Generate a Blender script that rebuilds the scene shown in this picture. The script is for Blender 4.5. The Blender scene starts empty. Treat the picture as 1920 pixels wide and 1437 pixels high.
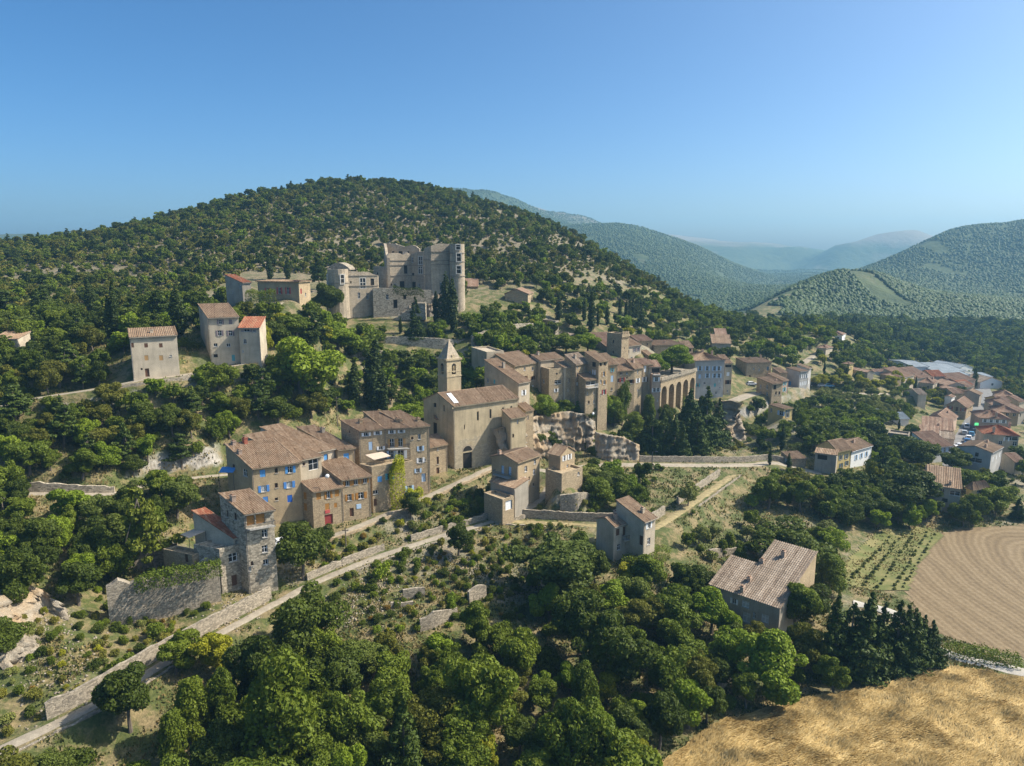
import bpy, math, random
import numpy as np
from mathutils import Vector, Matrix
random.seed(7); RNG = np.random.default_rng(7)
SC = bpy.context.scene
COL = SC.collection
# ------------------------------------------------------------------ camera model (drone, 66 m above the valley floor)
F = 1333.0; TH = math.atan((718.5-472)/F); H = 66.0
CT, ST = math.cos(TH), math.sin(TH)
VIEW = {'P':(0,0,1),'Z1':(0,300,2.994),'Z2':(400,420,3.84),'Z3':(850,480,3.84),'Z4':(1300,580,3.097),'Z5':(400,740,3.781),
 'Z6':(740,620,4.2275),'Z7':(880,640,3.4286),'Z8':(780,800,3.556),'W1':(0,800,2.994),'W2':(0,1060,3.812),'W3':(480,980,3.145),
 'W4':(1000,980,3.144),'W5':(1300,900,2.676),'W6':(900,340,1.882),'W7':(1600,650,5.747),'W8':(300,860,5.527),'T1':(700,440,7.985),
 'T2':(590,460,8.982),'T3':(410,490,9.58),'T4':(1080,600,5.647),'T5':(1340,640,8.727)}
def full(v, x, y):
    o = VIEW[v]; return o[0]+x/o[2], o[1]+y/o[2]
def ray(x, y):
    a = (x-960)/F; b = (718.5-y)/F
    return Vector((a, CT+b*ST, -ST+b*CT))
def at_depth(x, y, Y):
    d = ray(x, y); t = Y/d.y
    return Vector((d.x*t, Y, H+d.z*t))
def at_height(x, y, z):
    d = ray(x, y); t = (z-H)/d.z
    return Vector((d.x*t, d.y*t, z))
def project(p):
    z = p[2]-H; c = p[1]*CT-z*ST; u = p[1]*ST+z*CT
    return 960+F*p[0]/c, 718.5-F*u/c
cam_d = bpy.data.cameras.new('camera'); cam = bpy.data.objects.new('camera', cam_d); COL.objects.link(cam)
cam.location = (0, 0, H); cam.rotation_euler = (math.pi/2-TH, 0, 0)
cam_d.sensor_width = 36; cam_d.lens = 36*F/1920; cam_d.clip_start = 1; cam_d.clip_end = 30000
SC.camera = cam
# ------------------------------------------------------------------ objects
def tag(o, label=None, cat=None, group=None, kind=None):
    if label: o['label'] = label
    if cat: o['category'] = cat
    if group: o['group'] = group
    if kind: o['kind'] = kind
    return o
def link(name, data, parent=None, loc=None):
    o = bpy.data.objects.new(name, data); COL.objects.link(o)
    if parent: o.parent = parent
    if loc is not None: o.location = loc
    return o
def empty(name, loc, rz=0.0):
    o = link(name, None, None, loc); o.rotation_euler = (0, 0, rz); o.empty_display_size = 0.5
    return o
class MB:
    """collects faces into one mesh"""
    def __init__(s): s.v = []; s.f = []; s.m = []
    def face(s, pts, m=0):
        n = len(s.v); s.v.extend([tuple(p) for p in pts]); s.f.append(tuple(range(n, n+len(pts)))); s.m.append(m)
    def box(s, x0, x1, y0, y1, z0, z1, m=0):
        n = len(s.v)
        s.v += [(x0,y0,z0),(x1,y0,z0),(x1,y1,z0),(x0,y1,z0),(x0,y0,z1),(x1,y0,z1),(x1,y1,z1),(x0,y1,z1)]
        for q in ((0,3,2,1),(4,5,6,7),(0,1,5,4),(1,2,6,5),(2,3,7,6),(3,0,4,7)):
            s.f.append(tuple(n+i for i in q)); s.m.append(m)
    def grid(s, rows, m=0, closed=False):
        """rows: list of equal length point lists"""
        n = len(s.v); w = len(rows[0])
        for r in rows: s.v += [tuple(p) for p in r]
        for i in range(len(rows)-1):
            for j in range(w if closed else w-1):
                a = n+i*w+j; b = n+i*w+(j+1) % w
                s.f.append((a, b, b+w, a+w)); s.m.append(m)
    def tube(s, p, q, r0, r1, n=7, m=0, cap=True):
        p = Vector(p); q = Vector(q); d = (q-p).normalized()
        a = d.orthogonal().normalized(); b = d.cross(a)
        k = [2*math.pi*i/n for i in range(n)]
        R0 = [p+(a*math.cos(t)+b*math.sin(t))*r0 for t in k]; R1 = [q+(a*math.cos(t)+b*math.sin(t))*r1 for t in k]
        s.grid([R0, R1], m, closed=True)
        if cap: s.face(R1, m)
    def mesh(s, name, mats, smooth=False):
        me = bpy.data.meshes.new(name); me.from_pydata(s.v, [], s.f)
        for x in (mats if isinstance(mats, (list, tuple)) else [mats]): me.materials.append(x)
        me.polygons.foreach_set('material_index', s.m)
        if smooth: me.polygons.foreach_set('use_smooth', [True]*len(s.f))
        me.update(); return me
    def build(s, name, mats, parent=None, smooth=False, loc=None):
        return link(name, s.mesh(name, mats, smooth), parent, loc)
def np_mesh(name, V, Q, mats, smooth=False, midx=None):
    """fast mesh from numpy: V (n,3), Q (m,k)"""
    me = bpy.data.meshes.new(name); k = Q.shape[1]
    me.vertices.add(len(V)); me.vertices.foreach_set('co', V.astype(np.float32).ravel())
    me.loops.add(Q.size); me.loops.foreach_set('vertex_index', Q.astype(np.int32).ravel())
    me.polygons.add(len(Q)); me.polygons.foreach_set('loop_start', np.arange(0, Q.size, k, dtype=np.int32))
    for x in (mats if isinstance(mats, (list, tuple)) else [mats]): me.materials.append(x)
    if midx is not None: me.polygons.foreach_set('material_index', midx.astype(np.int32))
    if smooth: me.polygons.foreach_set('use_smooth', np.ones(len(Q), dtype=bool))
    me.update(calc_edges=True); me.validate(); return me
# ------------------------------------------------------------------ value noise (numpy)
_perm = RNG.random((256, 256))
def vnoise(x, y):
    xi = np.floor(x).astype(int); yi = np.floor(y).astype(int); fx = x-xi; fy = y-yi
    fx = fx*fx*(3-2*fx); fy = fy*fy*(3-2*fy)
    a = _perm[xi & 255, yi & 255]; b = _perm[(xi+1) & 255, yi & 255]; c = _perm[xi & 255, (yi+1) & 255]; d = _perm[(xi+1) & 255, (yi+1) & 255]
    return (a*(1-fx)+b*fx)*(1-fy)+(c*(1-fx)+d*fx)*fy
def fbm(x, y, o=4):
    s = 0; a = 0.5
    for i in range(o): s = s+a*(vnoise(x+17.3*i, y+5.1*i)-0.5); x = x*2.03; y = y*2.03; a *= 0.5
    return s
# ------------------------------------------------------------------ materials
class NT:
    def __init__(s, name):
        s.m = bpy.data.materials.new(name); s.m.use_nodes = True; s.t = s.m.node_tree
        s.b = s.t.nodes['Principled BSDF']; s.out = s.t.nodes['Material Output']
        s.b.inputs['Roughness'].default_value = 0.85; s.b.inputs['Specular IOR Level'].default_value = 0.25
    def n(s, typ, **kw):
        o = s.t.nodes.new(typ)
        for k, v in kw.items():
            if k[0] == '_': o.inputs[int(k[1:]) if k[1:].isdigit() else k[1:].replace('_', ' ')].default_value = v
            else: setattr(o, k, v)
        return o
    def l(s, a, b): s.t.links.new(a, b)
    def coord(s, kind='Object'): return s.n('ShaderNodeTexCoord').outputs[kind]
    def noise(s, vec, scale, detail=3, rough=0.55, out='Fac'):
        n = s.n('ShaderNodeTexNoise', _Scale=scale, _Detail=detail, _Roughness=rough)
        if vec is not None: s.l(vec, n.inputs['Vector'])
        return n.outputs[out]
    def ramp(s, fac, stops, interp='LINEAR'):
        r = s.n('ShaderNodeValToRGB'); cr = r.color_ramp; cr.interpolation = interp
        while len(cr.elements) < len(stops): cr.elements.new(0.5)
        for e, (p, c) in zip(cr.elements, stops): e.position = p; e.color = (c, c, c, 1) if not isinstance(c, (tuple, list)) else (*c, 1)
        s.l(fac, r.inputs[0]); return r.outputs[0]
    def mix(s, fac, a, b, mode='MIX'):
        m = s.n('ShaderNodeMix', data_type='RGBA', blend_type=mode)
        for sock, val in ((m.inputs[0], fac), (m.inputs[6], a), (m.inputs[7], b)):
            if isinstance(val, bpy.types.NodeSocket): s.l(val, sock)
            elif isinstance(val, (int, float)): sock.default_value = val if sock.type == 'VALUE' else (val, val, val, 1)
            else: sock.default_value = (*val, 1)
        return m.outputs[2]
    def math(s, op, a, b=0.0, c=0.0):
        m = s.n('ShaderNodeMath', operation=op)
        for i, v in enumerate((a, b, c)):
            if isinstance(v, bpy.types.NodeSocket): s.l(v, m.inputs[i])
            else: m.inputs[i].default_value = v
        return m.outputs[0]
    def scale(s, vec, sx, sy, sz):
        m = s.n('ShaderNodeMapping'); m.inputs['Scale'].default_value = (sx, sy, sz); s.l(vec, m.inputs[0]); return m.outputs[0]
    def bump(s, h, strength=0.5, dist=0.1):
        b = s.n('ShaderNodeBump'); b.inputs['Strength'].default_value = strength; b.inputs['Distance'].default_value = dist
        s.l(h, b.inputs['Height']); s.l(b.outputs[0], s.b.inputs['Normal'])
    def color(s, c):
        if isinstance(c, bpy.types.NodeSocket): s.l(c, s.b.inputs['Base Color'])
        else: s.b.inputs['Base Color'].default_value = (*c, 1)
        return s
def mul(c, k): return tuple(min(1, x*k) for x in c)
def m_wall(name, c, stone=0.0, sc=2.6, dark=0.55, patch=0.35, low=None):
    """plaster or rubble wall: stains, patches, and cells of stone where stone > 0"""
    n = NT(name); o = n.coord()
    big = n.noise(o, 0.35, 4); st = n.noise(n.scale(o, 1.4, 1.4, 0.18), 1.0, 4)
    col = n.mix(n.ramp(big, [(0.35, 0), (0.68, 1)]), mul(c, 0.82), mul(c, 1.14))
    col = n.mix(n.math('MULTIPLY', n.ramp(st, [(0.48, 0), (0.72, 1)]), patch), col, (c[0]*0.5, c[1]*0.5, c[2]*0.52))
    fine = n.noise(o, 7, 3)
    col = n.mix(0.35, col, n.ramp(fine, [(0.3, 0.25), (0.7, 0.8)]), 'OVERLAY')
    if stone > 0:
        v = n.n('ShaderNodeTexVoronoi', feature='F1', _Scale=sc); wv = n.mix(0.06, o, n.noise(o, 2.5, 2, out='Color'), 'ADD'); sv = n.scale(wv, 1, 1, 1.7); n.l(sv, v.inputs['Vector'])
        d = n.n('ShaderNodeTexVoronoi', feature='DISTANCE_TO_EDGE', _Scale=sc); n.l(sv, d.inputs['Vector'])
        cell = n.n('ShaderNodeSeparateColor'); n.l(v.outputs['Color'], cell.inputs[0])
        tone = n.ramp(cell.outputs[0], [(0, mul(c, dark)), (0.5, mul(c, 0.95)), (1, mul(c, 1.35))])
        mort = n.ramp(d.outputs['Distance'], [(0.0, 0), (0.07, 1)])
        sm = n.mix(mort, mul(c, 0.5), tone)
        if low:      # bare masonry showing under the fallen plaster
            so = n.n('ShaderNodeSeparateXYZ'); n.l(o, so.inputs[0]); f = n.ramp(n.math('ADD', n.math('MULTIPLY', so.outputs[2], -1.0/low), n.math('MULTIPLY', big, 1.6)), [(0.02, stone), (0.16, 0.85)])
            tone2 = n.ramp(n.noise(o, 0.6, 4), [(0.3, (0.30, 0.27, 0.22)), (0.55, (0.45, 0.39, 0.29)), (0.75, (0.52, 0.42, 0.24))]); sm = n.mix(0.55, sm, tone2); col = n.mix(f, col, sm)
        else: col = n.mix(stone, col, sm)
        n.bump(n.math('ADD', n.math('MULTIPLY', mort, 1.0), n.math('MULTIPLY', fine, 0.6)), 0.5, 0.08)
    else:
        n.bump(n.math('ADD', fine, n.math('MULTIPLY', big, 0.8)), 0.35, 0.05)
    n.color(col); return n.m
def m_tile(name, a, b, c, k=0.72):
    a, b, c = [(q[0]*k*1.04, q[1]*k*.97, q[2]*k*.9) for q in (a, b, c)]
    return tuple(_tile(name, a, b, c, ax) for ax in (0, 1))
def _tile(name, a, b, c, ax):
    n = NT(name); o = n.coord()
    s = n.n('ShaderNodeVectorMath', operation='SCALE'); n.l(o, s.inputs[0]); s.inputs['Scale'].default_value = 2.86
    f = n.n('ShaderNodeVectorMath', operation='FLOOR'); n.l(s.outputs[0], f.inputs[0])
    fz = n.scale(f.outputs[0], 1, 1, 0)
    w = n.n('ShaderNodeTexWhiteNoise', noise_dimensions='3D'); n.l(fz, w.inputs['Vector'])
    w2 = n.n('ShaderNodeTexWhiteNoise', noise_dimensions='3D'); n.l(n.scale(f.outputs[0], 1-ax, ax, 0), w2.inputs['Vector'])
    col = n.ramp(n.math('ADD', n.math('MULTIPLY', w.outputs['Value'], 0.45), n.math('MULTIPLY', w2.outputs['Value'], 0.55)), [(0.0, mul(a, 0.55)), (0.2, a), (0.5, b), (0.78, c), (1.0, mul(c, 1.25))])
    big = n.noise(o, 0.45, 4)
    col = n.mix(n.ramp(big, [(0.42, 0), (0.7, 0.55)]), col, mul(b, 0.55))
    fine = n.noise(o, 9, 2)
    col = n.mix(0.4, col, n.ramp(fine, [(0.3, 0.3), (0.7, 0.75)]), 'OVERLAY')
    n.color(col); n.bump(fine, 0.3, 0.04); return n.m
def m_plain(name, c, rough=0.7, var=0.25, sc=3.0):
    n = NT(name); o = n.coord(); n.b.inputs['Roughness'].default_value = rough
    n.color(n.mix(n.ramp(n.noise(o, sc, 4), [(0.3, 0), (0.7, 1)]), mul(c, 1-var), mul(c, 1+var))); return n.m
def m_glass(name='window glass'):
    n = NT(name); n.color((0.025, 0.028, 0.032)); n.b.inputs['Roughness'].default_value = 0.12; n.b.inputs['Specular IOR Level'].default_value = 0.5; return n.m
def m_leaf(name, c, c2, trans=0.3, obj=0.5):
    n = NT(name); info = n.n('ShaderNodeObjectInfo'); geo = n.n('ShaderNodeNewGeometry')
    o = n.coord()
    f = n.math('ADD', n.math('MULTIPLY', info.outputs['Random'], obj), n.math('MULTIPLY', geo.outputs['Random Per Island'], 1.0-obj))
    f = n.math('ADD', n.math('MULTIPLY', f, 0.7), n.math('MULTIPLY', n.noise(o, 0.6, 2), 0.3))
    col = n.ramp(f, [(0.15, c), (0.8, c2)])
    n.color(col); n.b.inputs['Roughness'].default_value = 0.6; n.b.inputs['Specular IOR Level'].default_value = 0.2
    t = n.n('ShaderNodeBsdfTranslucent'); n.l(n.mix(0.5, col, (1.0, 1.0, 0.4), 'MULTIPLY'), t.inputs['Color'])
    mx = n.n('ShaderNodeMixShader', _0=trans); n.l(n.b.outputs[0], mx.inputs[1]); n.l(t.outputs[0], mx.inputs[2]); n.l(mx.outputs[0], n.out.inputs['Surface'])
    return n.m
# ------------------------------------------------------------------ tunables
SUN_PHI, SUN_ELEV, SUN_POWER, SKY_STRENGTH, EXPOSURE = 6.0, 45.0, 4.9, 0.15, 0.54
HAZE, HAZE_COL = 0.00019, (0.34, 0.70, 1.0, 1)
# ------------------------------------------------------------------ the lie of the land: surveyed spots (sight line, height) and (sight line, distance)
CTRL = []
def zc(s):
    for t in s.split(';'):
        x, y, z = map(float, t.split()); p = at_height(x, y, z); CTRL.append((p.x, p.y, z))
def yc(s):
    for t in s.split(';'):
        x, y, Y = map(float, t.split()); p = at_depth(x, y, Y); CTRL.append((p.x, Y, p.z))
# wheat field and farm land
zc('1300 1437 0;1600 1437 0;1920 1437 0;2150 1437 0;1450 1330 0;1700 1300 0;1920 1250 0;2150 1250 0;1600 1270 0;1500 1200 1;1400 1190 2;1700 1150 0;1920 1100 0;2200 1100 0;1920 1000 0;1780 1000 0;1650 1000 .5;1560 1080 1;1500 1010 2.5;1400 960 4.5;1350 1040 3.5;1310 980 6;1370 905 7.5;1250 960 7.5;1230 1010 6.5')
zc('1200 868 11;1100 862 11.5;1010 850 12;1300 868 9.5;1420 868 7;1500 905 5.5;1600 885 5;1700 910 3;1800 880 2;1920 900 1.5;1800 970 1.5;1700 960 2;2100 900 1.5;1560 960 3')
# path and foreground slope
zc('-150 1480 4;0 1410 5;180 1320 6;300 1245 6.5;450 1165 7;580 1095 7.5;700 1045 8;830 1005 8.5;930 975 9;1000 950 10;1035 910 11')
zc('-150 1560 1.5;200 1420 2;300 1380 2.5;500 1300 3;600 1360 1.8;800 1420 1;1000 1360 1;1000 1220 3;800 1220 4.2;680 1140 6.2;900 1080 7;1040 1050 6.5;1150 1047 6;1200 1150 3.5;1200 1320 1;1100 1437 .5;600 1200 4.5;330 1437 1.5;1290 1250 1.5;1000 1000 8.3;1120 960 8.5;1180 930 9')
# slope left of the path, stone house, row of houses
zc('-150 1280 8;0 1260 8.5;100 1180 10;0 1060 15;200 1130 8.6;300 1090 9;400 1130 8.2;100 1050 14.5;-150 1050 16;0 935 20;200 935 19;300 990 15;330 920 17;430 885 16.5;-150 935 21;420 1060 9.5;560 1000 11;640 985 10.5;830 890 13;740 940 11.5;900 860 13.5;960 840 14.5;470 925 14.5')
yc('640 815 182;740 790 196;760 745 206;880 740 212;560 810 170;440 840 160;400 780 164;400 850 154;200 870 142;200 800 152;0 800 148;-150 800 150;600 760 184')
# upper lane, houses above, castle hill
yc('270 712 165;420 692 176;0 670 180;100 700 171;-150 680 182;600 700 197;700 690 214;640 645 226;760 650 232;880 650 234;600 595 246;700 600 250;840 590 256;0 600 210;200 600 214;300 590 219;430 577 221;550 580 228;-150 600 215')
yc('1590 706 300;1660 706 312;1540 712 292;560 566 216')
yc('0 540 272;300 520 292;500 500 310;700 455 372;900 455 374;900 525 305;1000 545 292;1000 600 265;1100 600 278;1100 650 252;1000 655 238;940 680 222;1200 600 305;1200 540 352;1250 645 292;1350 640 312;1350 612 352;1450 650 322;1450 622 362;1550 640 342;1580 628 400;1500 690 300;1600 685 340;-150 540 275')
# cliff edge and village shelf
yc('990 795 190;1050 775 205;1100 790 207;1160 800 212;1240 790 226;1300 760 246;1360 750 250;1420 742 262;1500 745 268;1180 700 240;1300 690 268;1420 700 282')
zc('1385 825 8;1440 800 8.5;1330 840 9;1500 800 8;1550 765 8.5;1620 775 7;1550 738 9.5;1640 738 9;1700 740 6;1720 800 3;1640 830 4;1830 800 2.5;1900 760 2;1840 740 2;1720 690 3;1900 695 1;2100 760 1;2100 690 1;1800 715 2.5')
# castle hill skyline and its far side
SKY = '-150 462 425;0 458 430;130 449 440;300 412 470;430 377 490;560 351 510;690 338 530;830 361 540;960 397 545;1050 440 540;1150 500 520;1250 556 480;1320 587 450;1385 606 425'
SKY = ';'.join('%g %g %g' % (a, b+7, c) for a, b, c in [tuple(map(float, t.split())) for t in SKY.split(';')])
yc(SKY)
for t in SKY.split(';'):
    x, y, Y = map(float, t.split()); p = at_depth(x, y, Y); k = 1.28; CTRL.append((p.x*k, Y*k, max(0, p.z-30)))
    k = 1.6; CTRL.append((p.x*k, Y*k, max(0, p.z*0.2)))
# valley, knoll, right hill, blue mountains
yc('1650 622 520;1800 640 520;1920 640 505;2200 640 500;1400 602 560;1480 548 650;1590 510 720;1660 520 740;1700 545 715;1780 560 690;1850 575 660;1890 605 600;1700 605 590;1560 580 630')
for t in '1480 548 900;1590 560 900;1750 580 850'.split(';'):
    x, y, Y = map(float, t.split()); p = at_depth(x, y, Y); CTRL.append((p.x, Y, 14))
yc('1660 512 1150;1740 458 1300;1780 437 1340;1830 426 1350;1880 430 1330;1920 421 1300;2050 408 1250;2300 400 1250;1740 478 1600;1830 442 1600;1920 438 1600;2050 424 1600;1830 458 2100;1920 456 2100;2100 450 2100;1900 555 900;1920 500 1120;1800 500 1180;2300 520 900;1700 535 1000')
yc('1370 586 800;975 391 2296;900 360 2378;1050 428 2050;1100 424 1968;1180 425 1886;1250 446 1804;1320 476 1722;1300 520 1250;1200 520 1250;1200 470 1476;1420 548 1558;1500 500 3280;1600 482 3444;1650 500 3116;1550 535 2214;1450 500 3198;1100 520 1300;1000 480 1476')
yc('1330 475 3240;1380 477 3240;1440 461 3600;1480 466 3528;1490 463 3384;1560 461 3240;1640 445 3240;1730 438 3240;1730 439 3384;1690 441 3240;1800 458 3384;1600 455 3240;2300 430 3600;500 440 3240;0 453 1584;-300 440 2160;-150 500 900')
for X, Y in ((-6000, 8500), (-3000, 8500), (0, 8500), (3000, 8500), (6000, 8500), (-3000, 6500), (0, 6500), (3000, 6500)): CTRL.append((X, Y, 20.0))
for X in (-70, -30, 0, 40, 80): CTRL.append((X, 45, 0.5))
for t in 'Z6 1315 1175 153;T5 1130 1260 226;Z3 240 840 206;T4 485 425 236;T4 600 430 241;T4 770 440 243;Z3 900 600 258;T5 640 650 274;Z3 740 600 260;T3 1400 735 214;T3 700 780 216;Z3 320 900 200'.split(';'):
    v, x, y, Y = t.split(); p = at_depth(*full(v, float(x), float(y)), float(Y)); CTRL.append((p.x, p.y, p.z))
CP = np.array(CTRL)
def _wc(X, Y): return np.stack([X/Y*1.6, np.log(Y)], -1)
def _k(r2): return r2*np.log(r2+1e-12)
_A = _wc(CP[:, 0], CP[:, 1]); _n = len(CP)
_K = _k(((_A[:, None]-_A[None])**2).sum(-1))+np.eye(_n)*3e-5
_P = np.c_[np.ones(_n), _A]
_W = np.linalg.solve(np.block([[_K, _P], [_P.T, np.zeros((3, 3))]]), np.r_[CP[:, 2]/CP[:, 1], 0, 0, 0])
def smooth_height(X, Y):
    X = np.atleast_1d(np.asarray(X, float)); Y = np.maximum(np.atleast_1d(np.asarray(Y, float)), 30); out = np.empty(X.size)
    q = _wc(X.ravel(), Y.ravel())
    for i in range(0, len(q), 20000):
        c = q[i:i+20000]; r2 = ((c[:, None]-_A[None])**2).sum(-1)
        out[i:i+20000] = _k(r2) @ _W[:_n]+_W[_n]+c @ _W[_n+1:]
    return np.maximum(out.reshape(X.shape)*Y, -8.0)
PATHS = []          # (points Nx3, half width, falloff)
FLAT = [([tuple(at_height(x, y, 0).xy) for x, y in ((1240,1437),(1340,1352),(1450,1322),(1600,1292),(1740,1250),(1700,1165),(1660,1110),(1690,1060),(1740,1000),(1930,985),(2300,985),(2300,1800),(1150,1800))], 0.0, 7.0)]           # polygons of level ground: (poly Nx2, z, margin)
def seg_dist(X, Y, P):
    """distance to a polyline and the height there"""
    best = np.full(X.shape, 1e9); hz = np.zeros(X.shape)
    for a, b in zip(P[:-1], P[1:]):
        d = b[:2]-a[:2]; L = max(d @ d, 1e-9)
        t = np.clip(((X-a[0])*d[0]+(Y-a[1])*d[1])/L, 0, 1)
        r = np.hypot(X-a[0]-t*d[0], Y-a[1]-t*d[1]); m = r < best
        best = np.where(m, r, best); hz = np.where(m, a[2]+t*(b[2]-a[2]), hz)
    return best, hz
def in_poly(X, Y, poly):
    X = np.asarray(X); Y = np.asarray(Y); ins = np.zeros(X.shape, bool); n = len(poly)
    for i in range(n):
        x0, y0 = poly[i][:2]; x1, y1 = poly[(i+1) % n][:2]
        if y0 == y1: continue
        c = ((y0 > Y) != (y1 > Y)) & (X < (x1-x0)*(Y-y0)/(y1-y0)+x0); ins ^= c
    return ins
def ground(X, Y):
    X = np.atleast_1d(np.asarray(X, float)); Y = np.atleast_1d(np.asarray(Y, float))
    h = smooth_height(X, Y)
    rough = np.clip((h-3)/8, 0.0, 1)
    h = h+rough*(0.9*fbm(X*0.09, Y*0.09, 4)+np.clip((Y-260)/200, 0, 1)*np.clip((700-Y)/200+0.5, 0, 1)*4.0*fbm(X*0.03+9, Y*0.03, 4))
    h = h+np.clip((Y-650)/600, 0, 1)*Y*(0.012+0.016*np.clip((Y-1900)/600, 0, 1))*fbm(X/(Y+1)*9, np.log(Y)*9, 5)
    for poly, z, mg in FLAT:
        c = np.array(poly); inside = in_poly(X, Y, poly); d, _ = seg_dist(X, Y, np.c_[np.r_[c, c[:1]], np.zeros(len(c)+1)])
        w = np.where(inside, 1.0, np.clip(1-d/mg, 0, 1)); w = w*w*(3-2*w); h = h*(1-w)+z*w
    for P, hw, fo in PATHS:
        bb = (X > P[:, 0].min()-hw-fo) & (X < P[:, 0].max()+hw+fo) & (Y > P[:, 1].min()-hw-fo) & (Y < P[:, 1].max()+hw+fo)
        if not bb.any(): continue
        r, z = seg_dist(X[bb], Y[bb], P); w = np.clip(1-(r-hw-0.9)/fo, 0, 1); w = w*w*(3-2*w); h[bb] = h[bb]*(1-w)+z*w
    return h
def gz(x, y): return float(ground([x], [y])[0])
_TY = np.exp(np.linspace(math.log(55), math.log(5200), 1500))
def on_ground(x, y):
    """where a sight line meets the ground"""
    d = ray(x, y); X = d.x/d.y*_TY; Z = H+d.z/d.y*_TY
    h = ground(X, _TY); k = np.nonzero(Z < h)[0]
    i = k[0] if len(k) else len(_TY)-1
    if i > 0:
        a = Z[i-1]-h[i-1]; b = h[i]-Z[i]; t = a/(a+b+1e-9); Y = _TY[i-1]*(1-t)+_TY[i]*t
    else: Y = _TY[0]
    X = d.x/d.y*Y; return Vector((X, Y, gz(X, Y)))
def line_px(s, z=None):
    """polyline from sight lines: 'x y z;...'"""
    out = []
    for t in s.split(';'):
        v = list(map(float, t.split())); out.append(at_height(*v))
    return np.array([tuple(p) for p in out])
def resample(P, step):
    seg = np.hypot(*(P[1:, :2]-P[:-1, :2]).T); s = np.r_[0, np.cumsum(seg)]; n = max(2, int(s[-1]/step)+1); t = np.linspace(0, s[-1], n)
    Q = np.stack([np.interp(t, s, P[:, i]) for i in range(3)], 1)
    for _ in range(3): Q[1:-1] = Q[1:-1]*0.5+(Q[:-2]+Q[2:])*0.25
    return Q
def offset(P, d):
    T = np.gradient(P[:, :2], axis=0); T /= np.linalg.norm(T, axis=1)[:, None]+1e-9
    Q = P.copy(); Q[:, 0] += -T[:, 1]*d; Q[:, 1] += T[:, 0]*d; return Q
# ---- ways cut into the slope
P_PATH = resample(line_px('-220 1505 4;0 1407 5;180 1322 6;300 1248 6.5;450 1168 7;580 1097 7.5;700 1047 8;830 1005 8.5;930 977 9;1000 950 10;1030 915 11;1038 893 11.8'), 1.5)
P_LANE = resample(line_px('575 1018 9.3;645 1000 10.0;725 966 10.8;802 932 11.8;862 905 12.8;907 884 13.4;945 868 13.5;1030 885 12'), 1.5)
P_TRACK = resample(line_px('930 977 9;1010 980 8.6;1080 985 8.4;1135 985 8.3;1225 995 8.3;1290 950 8.2;1340 915 8;1375 890 8'), 1.5)
P_ROAD = resample(line_px('1060 880 11.8;1130 872 11;1230 872 10.4;1330 873 9.4;1420 872 8;1450 866 8;1490 878 6.5;1540 888 5.5'), 1.5)
P_UPPER = resample(line_px('-80 782 30.5;60 748 33.5;180 730 35;270 712 36.5;340 704 36.6;420 690 37.2;470 680 38'), 1.5)
P_LEFT = resample(line_px('-100 926 20;60 926 20;210 928 19;290 905 18;390 893 17.5;430 890 17'), 1.5)
P_STREET = resample(line_px('1780 905 1.8;1802 835 2;1838 768 2;1848 742 2;1842 728 2'), 2)
P_VIL = resample(line_px('1375 752 14.5;1400 742 15;1440 733 14.5;1490 722 14'), 2)
P_TERR = resample(line_px('1530 735 10;1600 738 9.6;1700 740 9'), 2)
P_HIGH = resample(line_px('1505 682 18;1525 668 19;1540 660 20'), 2)
P_FARM = resample(line_px('1600 1130 .6;1690 1150 .2;1760 1225 .1;1930 1262 .1;2200 1330 .1'), 2)
for P, hw, fo in ((P_PATH, 1.5, 2.6), (P_LANE, 1.6, 2.2), (P_TRACK, 1.6, 2.2), (P_ROAD, 2.2, 3), (P_UPPER, 1.5, 2.5), (P_LEFT, 1.3, 2.5), (P_STREET, 4, 6), (P_VIL, 3, 3), (P_TERR, 2.5, 5), (P_HIGH, 2.5, 3)): PATHS.append((P, hw, fo))
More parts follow.
